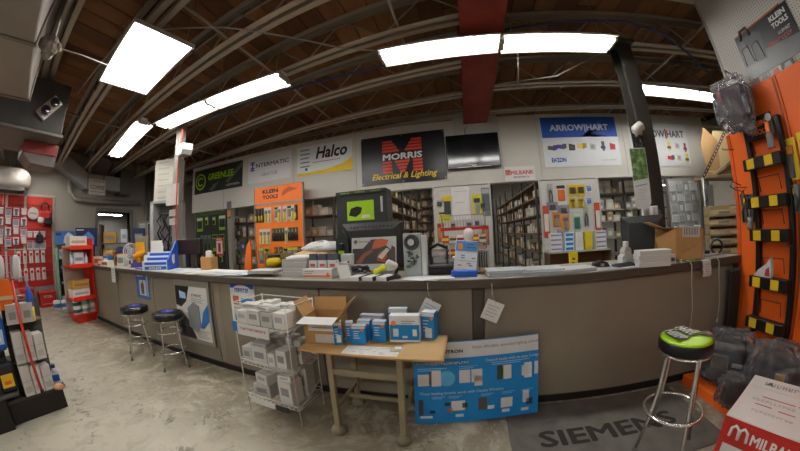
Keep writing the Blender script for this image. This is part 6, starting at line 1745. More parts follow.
for j, (zz, w2, h, c1, c2, lab) in enumerate(((0.4805, 0.36, 0.16, '#d3d0ca', '#9a98a8', 'long white carton on the second shelf of the red stand'), (0.6412, 0.36, 0.16, '#a9803e', '#8a6630', 'kraft carton stacked above the long white one in the red stand'), (1.0805, 0.2, 0.24, '#cfd2d6', '#7d8a9c', 'white carton on the third shelf of the red stand'), (1.4205, 0.36, 0.2, '#d8d3c8', '#a89a8a', 'wide white printed carton on top of the red stand'))):
    px, py = on_st(-0.04, -0.05)
    simple_box('goods_carton', lab, 'carton', (px, py, zz), w2, 0.26, h, (M(c1, .6), M(c2, .6), DGREY), RAD(96), (-w2 * 0.4, w2 * 0.4, h * 0.35, h * 0.6))
for k in range(2):
    px, py = on_st(-0.18 + 0.3 * k, -0.14)
    t2 = thing('spray_bottle', 'clear bottle %s on the third shelf of the red stand' % ('at left' if k == 0 else 'at right'), 'bottle', (px, py, 1.0805), 0)
    MB().lathe([(0.04, 0), (0.042, 0.01), (0.042, 0.13), (0.015, 0.17), (0.015, 0.2)], 14).build('body', M('#aebcc4', .15), t2)
    MB().lathe([(0.02, 0.2), (0.02, 0.24)], 12).build('cap', M('#4a8a9a', .4), t2)
# goods on a low shelf behind the far counter end
t = thing('back_shelf', 'brown shelf of goods behind the far left counter end', 'shelf', (-7.15, 3.05, 0), RAD(60))
MB().box(-0.6, 0.6, -0.2, 0.2, 1.02, 1.05, b=0.004).build('shelf', BROWN, t)
for sx in (-0.57, 0.57):
    MB().box(sx - 0.025, sx + 0.025, -0.2, 0.2, 0, 1.9).build('side_panel', M('#4a3c30', .7), t)
MB().box(-0.6, 0.6, -0.2, 0.2, 1.46, 1.49, b=0.004).build('shelf', BROWN, t)
gx = 0
for k, (c_, w2, h, zz, lab) in enumerate((('#b8894a', 0.26, 0.3, 1.0505, 'kraft carton at left on lower back shelf'), ('#2a2c30', 0.26, 0.3, 1.0505, 'black carton second on lower back shelf'), ('#3a6aa0', 0.2, 0.26, 1.0505, 'blue carton third on lower back shelf'),                                           ('#b48a44', 0.3, 0.24, 1.4905, 'kraft carton at left on upper back shelf'), ('#aeb4c0', 0.16, 0.3, 1.4905, 'pale blue carton in middle of the upper back shelf'), ('#1c2a4c', 0.3, 0.32, 1.4905, 'navy carton at right on upper back shelf'))):
    xx = (-0.4, -0.1, 0.16, -0.36, -0.02, 0.32)[k]
    simple_box('goods_carton', lab + ' behind the far counter end', 'carton', (-7.15 + xx * 0.5, 3.05 + xx * 0.866, zz), w2, 0.22, h, (M(c_, .6), M('#8a8a90', .6), DGREY), RAD(60), (-w2 * 0.3, w2 * 0.3, h * 0.3, h * 0.6))
t = board_thing('picture_board', 'dark blue picture board standing behind the red display stand', 'picture', (-7.62, 2.24, 1.42), 0.5, 0.42, 0.02, M('#16244e', .35), RAD(75))
shape(t, 'glow_picture', [(-0.1, 0.05), (0.18, 0.05), (0.2, 0.2), (0.05, 0.34), (-0.1, 0.22)], M('#4a7ac0', .4)); lines(t, -0.22, -0.05, 0.36, 1, 0.02, PAPER, 0.02)
MB().box(-0.2, 0.2, 0.02, 0.06, -1.42, 0.4).build('easel', DARK, t)

# near gondola end at the left edge of the view
t = thing('gondola', 'black based shop gondola with shelves at left edge of the view', 'gondola', (-3.3, 0.0, 0), RAD(90))
MB().box(-0.02, 0.5, -0.09, 1.3, 0.0, 0.19, b=0.004).build('base_plinth', M('#1f1d1c', .5), t)
MB().box(-0.02, 0.53, -0.11, 1.3, 0.19, 0.22, b=0.004).build('base_deck', M('#3a3836', .45), t)
MB().box(-0.75, -0.025, -0.16, 1.3, 0.0, 0.27, b=0.004).build('side_plinth', M('#1f1d1c', .5), t)
MB().box(-0.75, 0.1, -0.18, 1.3, 0.27, 0.3, b=0.004).build('side_deck', M('#4a4846', .45), t)
for yy in (1.03, 1.18, 1.41):
    MB().tube([(0.105, 0.0, yy), (0.36, 0.0, yy)], 0.006, 6).build('hang_rail', STEEL, t)
MB().box(0.115, 0.155, -0.03, 0.03, 0.22, 1.45, b=0.004).build('upright', M('#191817', .5), t)
MB().box(0.13, 0.48, 0.14, 0.17, 0.22, 0.98).build('back_panel', M('#57534e', .6), t)
MB().box(-0.75, 0.08, 0.1, 0.13, 0.3, 1.0).build('side_panel', M('#2a2826', .6), t)
for zz in (0.5, 0.82):
    MB().box(0.13, 0.46, -0.04, 0.14, zz - 0.012, zz).build('shelf', M('#57534e', .5), t)
WBX = M('#cfcdc8', .6, var=.05)
for (zz, n, m_, h) in ((0.2205, 3, 1, 0.26), (0.5005, 3, 1, 0.26)):
    for k in range(n):
        t2 = thing('white_carton', 'plain white carton, %s on the %s of the near gondola' % (od[k], 'deck' if zz < 0.4 else 'lower shelf'), 'carton', (-3.23, 0.2 + 0.09 * k, zz), RAD(90 + 3 * k), 'white cartons on the near gondola')
        MB().box(-0.043, 0.043, -0.06, 0.06, 0, h - 0.02 * k, b=0.003).build('body', WBX, t2)
        MB().box(-0.044, 0.044, -0.061, 0.061, h * 0.48, h * 0.5).build('seam', LGREY, t2)
        patch(t2, 'label', -0.03, 0.03, 0.03, 0.08, LGREY, -0.0615)
for k in range(2):
    t2 = thing('white_carton', 'grey white carton, %s on the upper shelf of the near gondola' % ('left' if k == 0 else 'right'), 'carton', (-3.24, 0.2 + 0.13 * k, 0.8205), RAD(88), 'white cartons on the upper gondola shelf')
    MB().box(-0.055, 0.055, -0.05, 0.05, 0, 0.16, b=0.003).build('body', M('#b9b6b0', .6), t2)
    patch(t2, 'label', -0.03, 0.03, 0.04, 0.1, GREY, -0.0515)
for k in range(2):
    t2 = thing('scrub_brush', 'white bristled brush hung on the near gondola, %s' % ('left one' if k == 0 else 'right one'), 'brush', (-3.25, 0.14 + 0.14 * k, 1.17), RAD(90))
    MB().lathe([(0.015, 0), (0.036, 0.02), (0.042, 0.1), (0.036, 0.17), (0.015, 0.2)], 14, X=Matrix.Diagonal((1, 0.7, 1, 1))).build('bristles', M('#c9c7c6', .8, bump=.6), t2)
    MB().box(-0.05, -0.03, -0.02, 0.02, 0.02, 0.19, b=0.006).build('block', M('#8f8a98', .5), t2)
    MB().tube([(0, 0, 0.19), (0, 0.0, 0.24), (0, 0.05, 0.245)], 0.006, 6).build('hook', STEEL, t2)
t2 = thing('safety_vest', 'orange folded vest hung on the near gondola', 'vest', (-3.25, 0.15, 0.94), RAD(90))
MB().prism([(-0.08, 0), (0.06, 0), (0.09, 0.18), (0.05, 0.24), (-0.06, 0.24), (-0.1, 0.16)], -0.03, 0.02).build('cloth', ORANGE, t2)
MB().box(-0.09, 0.08, -0.033, -0.03, 0.08, 0.11).build('pale_stripe', M('#e0c8a0', .5), t2)
MB().tube([(0, 0, 0.23), (0, 0.08, 0.27)], 0.005, 5).build('hook', STEEL, t2)
t2 = thing('spray_can', 'slim blue and yellow can standing right of the orange vest', 'can', (-3.23, 0.37, 0.9805 - 0.16), RAD(90))
MB().lathe([(0.032, 0), (0.034, 0.005), (0.034, 0.12)], 14).build('lower_body', YELLOW, t2)
MB().lathe([(0.034, 0.12), (0.034, 0.22), (0.02, 0.25), (0.014, 0.29)], 14).build('upper_body', RBLUE, t2)
t2 = thing('red_pole', 'red broom pole leaning across the near gondola white cartons', 'pole', (-3.12, 0.3, 0.2205), 0)
MB().tube([(0.02, 0.0, 0.01), (-0.02, -0.03, 0.5), (-0.05, -0.07, 0.95)], 0.013, 8).build('pole', M('#c4342a', .4), t2)
MB().lathe([(0.018, 0), (0.018, 0.05)], 10, c=(0.02, 0, 0)).build('end_ferrule', DARK, t2)
t2 = thing('cleaner_bottle', 'small white bottle with blue label on the near gondola deck corner', 'bottle', (-3.27, 0.475, 0.2205), RAD(70))
MB().box(-0.045, 0.045, -0.025, 0.025, 0, 0.12, b=0.01).lathe([(0.03, 0.12), (0.014, 0.15)], 12).build('body', M('#d2d6dc', .35), t2)
patch(t2, 'blue_label', -0.04, 0.04, 0.03, 0.09, RBLUE, -0.0255)
MB().lathe([(0.018, 0.15), (0.018, 0.18)], 12).build('cap', NAVY, t2)
t2 = thing('rag', 'small crumpled orange rag on the gondola deck beside the bottle', 'rag', (-3.15, 0.46, 0.2205), 0.4)
MB().lathe([(0.06, 0), (0.07, 0.012), (0.04, 0.03), (0.01, 0.035)], 9, X=Matrix.Diagonal((1.2, 0.7, 1, 1))).build('cloth', M('#b98a68', .9, bump=.6), t2)
MB().box(-0.03, 0.05, -0.02, 0.02, 0.02, 0.04, b=0.008).build('fold', M('#c9a488', .9), t2)
for (yy, zz, w2, h, c1, c2, lab) in ((0.04, 0.3005, 0.15, 0.24, '#20242c', '#d6b01c', 'black jug with yellow label on the side deck at left edge'), (0.045, 0.64, 0.13, 0.26, '#1c4f9c', '#a8c4e0', 'blue pack hung at left edge of the near gondola'), (0.05, 1.0, 0.11, 0.24, '#1b2a5c', '#c4ccd8', 'dark blue pack hung highest at left edge of the near gondola')):
    t2 = thing('cleaner_jug' if zz < 0.4 else 'hang_pack', lab, 'jug' if zz < 0.4 else 'pack', (-3.2, yy, zz), RAD(90))
    MB().box(-w2 / 2, w2 / 2, -0.05, 0.04, 0, h, b=0.02).build('body', M(c1, .4), t2)
    patch(t2, 'label', -w2 * 0.35, w2 * 0.35, h * 0.2, h * 0.65, M(c2, .4), -0.0515)
    patch(t2, 'orange_mark', -w2 * 0.2, w2 * 0.2, h * 0.3, h * 0.42, M('#c85a2c', .4) if zz < 0.4 else PAPER, -0.0525)
    if zz < 0.4:
        MB().lathe([(0.03, h), (0.03, h + 0.03)], 12).build('cap', DARK, t2)
    else:
        MB().tube([(0, 0.04, h * 0.95), (0.06, 0.1, h * 0.95)], 0.006, 6).build('hook', STEEL, t2)

# cabinet and boxes around the grey column
t = thing('wire_cabinet', 'grey open cabinet hung with black cords behind the blue wedge display', 'cabinet', (-5.72, 3.4, 0), RAD(20))
for sx in (-0.36, 0.3):
    MB().box(sx - 0.03, sx + 0.06, -0.14, 0.14, 0, 2.3, b=0.004).build('side_panel', M('#a3a5a6', .45), t)
MB().box(-0.36, 0.36, -0.14, 0.14, 2.26, 2.32, b=0.004).build('top_panel', M('#7d7f80', .45), t)
MB().box(-0.33, 0.27, 0.1, 0.13, 0.9, 2.26).build('back_panel', M('#6d6f70', .5), t)
r_ = random.Random(31)
for k in range(6):
    xx = -0.22 + 0.085 * k
    pts = [(xx, 0.05, 2.05)] + [(xx + r_.uniform(-.05, .05), r_.uniform(-.06, .06), 2.05 - 0.13 * (q + 1)) for q in range(6)]
    MB().tube(pts, 0.016, 6).build('hanging_cord', BLACK, t)
MB().tube([(-0.3, 0.05, 2.07), (0.26, 0.05, 2.07)], 0.012, 6).build('rod', STEEL, t)
pk = MB().box(-0.06, 0.04, -0.146, -0.14, 1.62, 1.72, X=Matrix.Translation((0.3, 0, 0))).build('yellow_note', M('#d6d48c', .6), t)
for k in range(7):
    simple_box('flat_carton', 'flat white carton, %s from bottom in the pile on the grey cabinet' % od[k], 'carton', (-5.74, 3.42, 2.3205 + 0.125 * k), 0.6, 0.28, 0.123, (M('#a9a49a', .6, var=.06), M('#8d887e', .6), DGREY), RAD(20 + (k % 3) - 1), (-0.2, 0.1, 0.04, 0.08), None, 'flat cartons on the grey cabinet')
t = thing('pegboard', 'grey pegboard of clear packs between conduits and the grey cabinet', 'pegboard', (-8.2, 4.4, 0), RAD(45))
MB().box(-0.5, 0.5, 0, 0.03, 0.1, 2.1, b=0.004).build('board', pegboard_material('grey_pegboard', '#8a8884', '#5d5b58', 0.0254), t)
for s in (-0.5, 0.5):
    MB().box(s - 0.02, s + 0.02, -0.01, 0.04, 0, 2.14, b=0.003).build('upright', STEEL, t)
CLP = [pack_mesh(0.2, 0.26, M('#a9a8a4', .4), M('#c4c7ca', .15), M('#c9c9c7', .4), 3), pack_mesh(0.2, 0.28, M('#b8b6b0', .4), M('#a3a6a9', .15), M('#aeaeac', .4), 3), pack_mesh(0.16, 0.2, M('#9a9a96', .4), M('#d4d6d8', .12), M('#98989b', .4), 0)]
for j in range(3):
    for k in range(4):
        inst(CLP[(j + k) % 2], 'clear_pack', (-8.2 + (-0.36 + 0.24 * k) * 0.707, 4.4 - 0.01 + (-0.36 + 0.24 * k) * 0.707, 2.04 - 0.31 * j), RAD(45), 'clear pack, %s from left in the %s row of the grey pegboard' % (od[k], ('top', 'middle', 'low')[j]), 'pack', 'clear packs on the grey pegboard')
t = board_thing('notice_board', 'plain white board taped to the grey column', 'board', (-4.28, 2.61, 2.03), 0.34, 0.34, 0.008, M('#c9c8c4', .6), RAD(4))
patch(t, 'tape', -0.03, 0.03, 0.31, 0.345, M('#b8b49a', .5))
for k, zz in enumerate((1.86, 1.72)):
    t = board_thing('notice', 'small white notice on the grey column, %s of two below the board' % ('upper' if k == 0 else 'lower'), 'notice', (-4.24, 2.61, zz), 0.2, 0.1, 0.005, M('#c4c4c0', .6), RAD(4))
    lines(t, -0.07, 0.07, 0.06, 2, 0.03, GREY)
t = thing('speaker_box', 'white wedge shaped sensor box bracketed high on the grey column', 'sensor', (-3.95, 2.6, 2.78), RAD(-20))
MB().prism([(-0.2, 0.03), (0.16, -0.03), (0.22, 0.03), (0.22, 0.13), (-0.08, 0.17), (-0.2, 0.13)], -0.1, 0.06).build('case', M('#d0d2d0', .4), t)
MB().box(-0.24, -0.16, 0.0, 0.08, 0.05, 0.11).build('bracket', LGREY, t)
MB().prism([(-0.12, -0.005), (0.14, -0.035), (0.2, 0.02), (-0.1, 0.03)], -0.08, 0.04).build('lens', M('#7d8280', .3), t)
o = MB().tube([(-4.1, 2.62, 3.47), (-4.12, 2.62, 2.98), (-4.13, 2.6, 2.6), (-4.1, 2.59, 2.2), (-4.12, 2.59, 1.7), (-4.11, 2.6, 1.3)], 0.012, 8).build('red_cable', M('#c23a34', .5))
tag(o, 'thin red cable running down the grey column', 'cable')
CBL = M('#3d4770', .6)
o = MB().tube([(-3.8, 2.9, 3.47), (-2.27, 2.88, 3.46), (-1.4, 2.9, 3.47), (-0.77, 2.85, 3.46), (0.13, 2.75, 3.47)], 0.014, 8).build('data_cable', CBL)
tag(o, 'blue cable slung under the joists left of the red beam', 'cable')
o = MB().tube([(0.64, 2.5, 3.48), (1.25, 2.37, 3.46), (1.94, 2.32, 3.47), (2.55, 2.44, 3.46), (3.36, 2.85, 3.47), (4.38, 3.38, 3.46), (5.2, 3.9, 3.47)], 0.014, 8).build('data_cable', CBL)
tag(o, 'blue cable slung under the joists right of the red beam', 'cable')
for k, (pts, lab) in enumerate((([(-4.6, 1.0, 3.48), (-2.79, 0.9, 3.45), (-1.97, 1.5, 3.46), (-1.1, 2.38, 3.47), (-0.7, 2.44, 3.37)], 'thin pale cord slung from the big duct side towards the strip lamps'), ([(0.75, 2.44, 3.37), (0.8, 2.9, 3.2), (0.9, 3.4, 3.3), (1.2, 3.9, 3.48)], 'looping white cord hanging behind the red beam'), ([(1.97, 2.75, 3.42), (1.3, 3.05, 3.2), (0.62, 3.5, 3.37)], 'thin white cord strung from the dark column to the left'))):
    o = MB().tube(pts, 0.009, 6).build('pale_cable', M('#a8a49c', .5))
    tag(o, lab, 'cable')

# ================================================================== RIGHT SIDE
OPB = pegboard_material('orange_pegboard', '#e4641c', '#b04a14', 0.0254, axes='YZ', rough=.5, dot=.1)
t = thing('tool_gondola', 'tall orange hand tool display with wide base along the right wall', 'display', (2.56, 1.0, 0), RAD(-90))
OR2 = M('#e8681c', .5, var=.05)
MB().box(-1.0, -0.32, -0.62, 0.0, 0.0, 0.09, b=0.006).build('base', OR2, t)
MB().box(-0.315, 2.2, -0.28, 0.0, 0.0, 0.09, b=0.006).build('base', OR2, t)
for a, b_, z1 in ((-1.02, -0.78, 2.13), (-0.78, -0.38, 2.42), (-0.38, 0.1, 2.42), (0.1, 0.8, 2.42), (0.8, 1.5, 2.42), (1.5, 2.2, 2.42)):
    MB().box(a + 0.003, b_ - 0.003, 0, 0.03, 0.09, z1, b=0.004).build('back_panel', OPB if z1 > 2.2 else OR2, t)
MB().box(-1.04, -1.0, -0.01, 0.05, 0.0, 2.12, b=0.004).build('end_upright', M('#d5541a', .5), t)
for xx in (-0.41, 0.12):
    MB().box(xx - 0.008, xx + 0.008, -0.006, 0.0, 0.1, 2.4).build('slot_strip', M('#8a3a14', .5), t)
# ladder rack of labelled bars
t = thing('ladder_rack', 'black ladder rack of five bars with yellow price tags on the orange display', 'rack', (2.5, 1.61, 0), RAD(-90))
BK = M('#141110', .45)
for s in (-0.17, 0.16):
    MB().box(s - 0.02, s + 0.02, 0.0, 0.05, 0.45, 2.12, b=0.004).build('upright', BK, t)
hp = MB().box(-0.17, 0.13, -0.01, 0.0, 1.98, 2.16, b=0.004).build('header_plate', BK, t)
MB().text('KLEIN', (-0.02, -0.0115, 2.1), 0.17, 0.045, bold=0.04).build('lettering', M('#d2601c', .5), hp)
MB().text('TOOLS', (-0.02, -0.0115, 2.035), 0.17, 0.045, bold=0.04).build('lettering', M('#d2601c', .5), hp)
MB().lathe([(0.03, 0), (0.03, 0.004)], 14, X=Matrix.Translation((0.1, -0.0105, 2.12)) @ Matrix.Rotation(pi / 2, 4, 'X')).build('round_mark', LGREY, hp)
for zz in (1.8, 1.5, 1.245, 0.88, 0.55):
    br = MB().box(-0.2, 0.17, -0.075, 0.0, zz - 0.046, zz + 0.046, b=0.005).build('bar', BK, t)
    for s in (-0.12, 0.06):
        MB().box(s - 0.038, s + 0.038, -0.0775, -0.075, zz - 0.038, zz + 0.038).build('price_tag', M('#d9b41c', .5), br)
    MB().tube([(-0.1, 0.0, zz + 0.08), (-0.1, -0.02, zz + 0.19), (0.1, -0.02, zz + 0.19), (0.1, 0.0, zz + 0.08)], 0.004, 6).build('wire_loop', DARK, t)
for s in (-0.17, 0.13):
    MB().tube([(s, 0.0, 0.46), (s - 0.02, -0.1, 0.42)], 0.012, 8).build('foot_peg', BK, t)
t = thing('driver_pack', 'single grey tool hung from the top bar of the ladder rack', 'tool', (2.42, 1.49, 1.87), RAD(-90))
MB().box(-0.03, 0.03, -0.02, 0.0, 0, 0.12, b=0.008).build('body', M('#6c6c6e', .4), t)
MB().box(-0.018, 0.018, -0.016, -0.004, 0.12, 0.2, b=0.005).build('orange_tip', ORANGE, t)
t = thing('driver_pack', 'small steel fitting standing on the third bar of the ladder rack', 'tool', (2.46, 1.82, 1.2916), RAD(-90))
MB().lathe([(0.025, 0), (0.028, 0.02), (0.02, 0.06), (0.024, 0.1)], 12).build('body', M('#8c8f90', .35, .5), t)
MB().lathe([(0.01, 0.1), (0.008, 0.16)], 10).build('stem', STEEL, t)
t = thing('parts_pouch', 'crumpled silver and red pouch standing on the fourth bar of ladder rack', 'pouch', (2.46, 1.68, 0.9266), RAD(-90))
MB().prism([(-0.09, 0), (0.08, 0), (0.085, 0.05), (0.07, 0.15), (0.03, 0.1), (-0.05, 0.05)], -0.02, 0.015).build('foil', M('#c2bfc4', .25), t)
MB().prism([(0.02, 0.01), (0.07, 0.01), (0.06, 0.08), (0.03, 0.06)], -0.023, -0.02).build('red_label', M('#a03a3a', .4), t)
# hooks and packs
RP = [pack_mesh(0.14, 0.3, M('#d8b91e', .45), M('#55565a', .4), M('#d07a2c', .5), 0), pack_mesh(0.12, 0.2, M('#8f8f88', .4), M('#3c3d40', .35), M('#c9b42c', .5), 1), pack_mesh(0.1, 0.24, M('#6d6358', .4), M('#3a3a3c', .35), YELLOW, 1)]
for x, y, z, k, lab in ((2.545, 1.42, 1.93, 0, 'large yellow carded tool right of the ladder rack, left of the pair'), (2.545, 1.26, 1.95, 0, 'large yellow carded tool right of the ladder rack, nearer one'),
                        (2.545, 1.43, 1.6, 1, 'grey plier pack below the yellow tools, first'), (2.545, 1.33, 1.6, 1, 'grey plier pack below the yellow tools, second'),
                        (2.545, 1.92, 1.58, 2, 'slim dark plier pack left of the ladder rack'), (2.545, 1.85, 1.58, 2, 'slim dark plier pack tight against the ladder rack')):
    hook_goods(RP[k], 'hand_tool', lab, (x, y, z), 'tool', 'packs on the tall orange display', RAD(-90))
for k, (y, z) in enumerate(((1.98, 1.98), (1.9, 1.64), (1.44, 1.17))):
    o = MB().tube([(2.556, y, z), (2.42, y + 0.01, z), (2.405, y + 0.01, z + 0.015)], 0.005, 6).build('peg_hook', STEEL)
    tag(o, 'empty steel hook on the orange display, %s' % ('high at left edge', 'at left of second bar', 'right of the third bar')[k], 'hook')
o = MB().tube([(2.52, 1.93, 1.66), (2.45, 1.97, 1.7), (2.45, 2.0, 1.66), (2.45, 1.93, 1.62), (2.45, 1.86, 1.6), (2.45, 1.84, 1.52), (2.45, 1.88, 1.49), (2.45, 1.9, 1.57), (2.52, 1.9, 1.62)], 0.005, 6).build('wire_leash', BLACK)
tag(o, 'thin black looping wire beside the ladder rack', 'wire')
# black poster above
t = board_thing('tool_poster', 'black poster with grey bag picture and white lettering on right wall', 'poster', (2.612, 1.36, 2.49), 0.6, 0.4, 0.006, M('#26262a', .35), RAD(-90))
MB().box(-0.3, 0.24, -0.004, 0.008, 0.4, 0.412).build('orange_edge', M('#b0561c', .5), t)
MB().poly([(-0.3, -E_, 0.0), (0.3, -E_, 0.0), (0.3, -E_, 0.13), (-0.3, -E_, 0.2)]).build('grey_field', M('#5f6164', .35), t)
shape(t, 'bag_picture', [(-0.29, 0.12), (-0.05, 0.1), (-0.03, 0.32), (-0.1, 0.36), (-0.25, 0.36), (-0.3, 0.3)], M('#3f4044', .4), -2 * E_)
MB().tube([(-0.24, -0.004, 0.35), (-0.22, -0.004, 0.43), (-0.15, -0.004, 0.43), (-0.13, -0.004, 0.35)], 0.014, 6).build('bag_handle_picture', M('#3f4044', .4), t)
for (a, c) in ((-0.27, 0.13), (-0.16, 0.12)):
    MB().tube([(a, -0.005, c), (a, -0.005, c + 0.14), (a + 0.07, -0.005, c + 0.15), (a + 0.09, -0.005, c)], 0.004, 5).build('pocket_outline', M('#77787c', .4), t)
words(t, 'KLEIN', 0.18, 0.345, 0.17, 0.045, M('#c9c9cb', .4), -3 * E_, 0.05)
words(t, 'TOOLS', 0.18, 0.285, 0.17, 0.045, M('#c9c9cb', .4), -3 * E_, 0.05)
glyphs(t, (0.19, -3 * E_, 0.215), 0.13, 0.025, M('#c9c9cb', .4), 7, seed=18)
glyphs(t, (0.12, -3 * E_, 0.17), 0.26, 0.032, M('#a8584c', .4), 9, seed=19)
for k, (c1, c2, nm) in enumerate((('#8a4a2c', '#5a3422', 'brown'), ('#9aa8a4', '#5f6f6c', 'pale green'), ('#c9c4bc', '#b0482c', 'white and red'), ('#44464a', '#9a9a9c', 'dark with round mark'))):
    t = board_thing('picture_card', 'small %s picture card under the black poster' % nm, 'card', (2.605, 1.62 - 0.12 * k, 2.425), 0.115, 0.06, 0.004, M(c1, .4), RAD(-90))
    shape(t, 'picture', [(-0.04, 0.01), (0.04, 0.01), (0.03, 0.05), (-0.02, 0.05)], M(c2, .4))
# bagged case hanging
def bag_blob(name, mat, parent, c, s, seed, n=26, rings=14, j=0.15, X=None):
    """crinkled closed bag surface around an ellipsoid, squared off"""
    r = random.Random(seed)
    vs, fs = [], []
    for i_ in range(rings + 1):
        ph = pi * i_ / rings
        for k in range(n):
            th = 2 * pi * k / n
            d = [sin(ph) * cos(th), sin(ph) * sin(th), cos(ph)]
            d = [math.copysign(abs(v) ** 0.65, v) for v in d]
            q = 1 + r.uniform(-j, j)
            vs.append(tuple((X or Matrix.Identity(4)) @ Vector((c[0] + s[0] * d[0] * q, c[1] + s[1] * d[1] * q, c[2] + s[2] * d[2] * q))))
    for i_ in range(rings):
        for k in range(n):
            l = (k + 1) % n
            fs.append((i_ * n + k, (i_ + 1) * n + k, (i_ + 1) * n + l, i_ * n + l))
    return MB().add(vs, fs).build(name, mat, parent)
PL1 = film('crinkled_bag', '#e6e2e6', .1, .26, 7); PL2 = film('clear_bag', '#e2e2e6', .09, .26, 7)
t = thing('bagged_case', 'black and red tool case in a clear plastic bag hung high at right', 'tool case', (2.42, 1.76, 2.02), RAD(-75))
MB().box(-0.13, 0.14, -0.07, 0.06, 0.13, 0.44, b=0.04).build('case', M('#1e1c20', .5), t)
MB().box(-0.135, -0.05, -0.085, -0.065, 0.17, 0.41, b=0.01).build('front_pocket', M('#2c2a30', .5), t)
MB().box(-0.1, -0.06, -0.09, -0.08, 0.3, 0.4, b=0.006).build('red_tag', M('#a82c34', .4), t)
MB().box(-0.02, 0.12, -0.08, -0.07, 0.1, 0.4, b=0.005).build('violet_panel', M('#4a3a48', .5), t)
bag_blob('plastic_bag', PL1, t, (0.0, -0.01, 0.29), (0.175, 0.095, 0.22), 4)
MB().tube([(0, 0.0, 0.52), (0, 0.03, 0.6), (0.0, 0.2, 0.6)], 0.008, 6).build('hook', STEEL, t)
bag_blob('bag_neck', PL1, t, (0.1, -0.02, 0.06), (0.055, 0.05, 0.06), 9, 14, 8)
# bagged black cases on the gondola base
t = thing('bagged_tool_bag', 'black tool bag in clear plastic on the orange base beside the green stool', 'tool bag', (2.17, 1.72, 0.0905), RAD(-60))
MB().box(-0.2, 0.18, -0.12, 0.12, 0.01, 0.36, b=0.05).build('bag', M('#17171a', .6), t)
MB().box(-0.12, 0.02, -0.14, -0.115, 0.16, 0.28, b=0.01).build('pale_pocket', M('#7d7668', .4), t)
MB().box(0.05, 0.16, -0.135, -0.115, 0.2, 0.23, b=0.004).build('white_tag', M('#c9c9c6', .5), t)
bag_blob('plastic_bag', PL2, t, (0.0, 0, 0.22), (0.245, 0.16, 0.22), 12)
MB().tube([(-0.1, 0, 0.35), (-0.06, 0, 0.42), (0.06, 0, 0.42), (0.1, 0, 0.35)], 0.014, 8).build('handle', BLACK, t)
t = thing('bagged_tool_bag', 'round black pouch with white label in clear plastic, at right edge', 'tool bag', (2.22, 1.28, 0.0905), RAD(-58))
MB().lathe([(0.15, 0.02), (0.19, 0.1), (0.19, 0.26), (0.15, 0.36), (0.06, 0.4)], 20).build('pouch', M('#1b1c22', .5), t)
MB().box(-0.09, 0.08, -0.2, -0.18, 0.18, 0.215, b=0.004).build('white_label', M('#cfcfcc', .5), t)
MB().box(-0.02, 0.05, -0.2, -0.185, 0.27, 0.33, b=0.004).build('yellow_label', M('#c9a41c', .5), t)
bag_blob('plastic_bag', PL2, t, (0.0, 0, 0.22), (0.25, 0.22, 0.225), 22)
t = thing('bagged_tool_bag', 'low black bundle in clear plastic between the white box and the orange base', 'tool bag', (1.98, 1.42, 0.0905), RAD(-50))
MB().box(-0.12, 0.1, -0.08, 0.08, 0.01, 0.2, b=0.04).build('bundle', M('#19191b', .6), t)
bag_blob('plastic_bag', PL2, t, (0.0, 0, 0.12), (0.16, 0.11, 0.12), 25)
# printed white carton in the foreground
t = thing('meter_carton', 'white and red printed carton in the foreground at lower right corner', 'carton', (1.39, 1.03, 0), math.atan2(-0.91, 0.41))
WC = M('#d8d6d3', .55, var=.03); RC = M('#b5271f', .5, var=.05)
L_, D_, H_ = 0.75, 0.56, 0.42
MB().box(0, L_, 0, D_, 0, H_ - 0.001, b=0.004).build('body', WC, t)
MB().box(-0.0015, L_ + 0.0015, -0.0015, D_ + 0.0015, 0.0, H_ - 0.006).build('red_sides', RC, t)
for a, b_ in ((0.0, D_ * 0.72), (D_ * 0.725, D_)):
    MB().box(0.002, L_ - 0.002, a + 0.001, b_ - 0.001, H_ - 0.001, H_ + 0.003, b=0.001).build('top_flap', WC, t)
MB().text('MILBANK', (0.32, -0.003, 0.335), 0.3, 0.062, bold=0.03).build('lettering', PAPER, t)
lg = MB()
for s in (0, 1):
    x0 = 0.055 + 0.05 * s
    lg.tube([(x0 - 0.005, -0.0025, 0.31), (x0, -0.0025, 0.36), (x0 + 0.02, -0.0025, 0.378), (x0 + 0.04, -0.0025, 0.36), (x0 + 0.045, -0.0025, 0.305)], 0.0085, 6)
lg.build('logo', PAPER, t)
patch(t, 'white_field', 0.03, L_ - 0.03, 0.05, 0.26, M('#cfcdca', .5), -0.003)
glyphs(t, (0.28, -0.0045, 0.23), 0.34, 0.02, DGREY, 20, seed=14)
def top_patch(name, x0, x1, y0, y1, mat, z=H_ + 0.0036):
    return MB().poly([(x0, y0, z), (x1, y0, z), (x1, y1, z), (x0, y1, z)]).build(name, mat, t)
for (x0, x1, y0, y1) in ((0.12, 0.32, 0.3, 0.31), (0.34, 0.4, 0.3, 0.31), (0.1, 0.2, 0.2, 0.21), (0.24, 0.34, 0.19, 0.2)):
    top_patch('red_stripe', x0, x1, y0, y1, M('#b0483c', .5))
glyphs(t, (0.24, 0.48, H_ + 0.0038), 0.3, 0.05, M('#a09c98', .6), 8, (1, 0, 0), (0, 1, 0), 15)
MB().poly([(0.1, 0.47, H_ + 0.0039), (0.15, 0.46, H_ + 0.0039), (0.13, 0.51, H_ + 0.0039)]).build('dark_mark', DGREY, t)
glyphs(t, (0.2, 0.255, H_ + 0.0038), 0.26, 0.03, M('#b4b0ac', .6), 10, (1, 0, 0), (0, 1, 0), 16)
glyphs(t, (0.22, 0.13, H_ + 0.0038), 0.24, 0.025, M('#b4b0ac', .6), 10, (1, 0, 0), (0, 1, 0), 17)
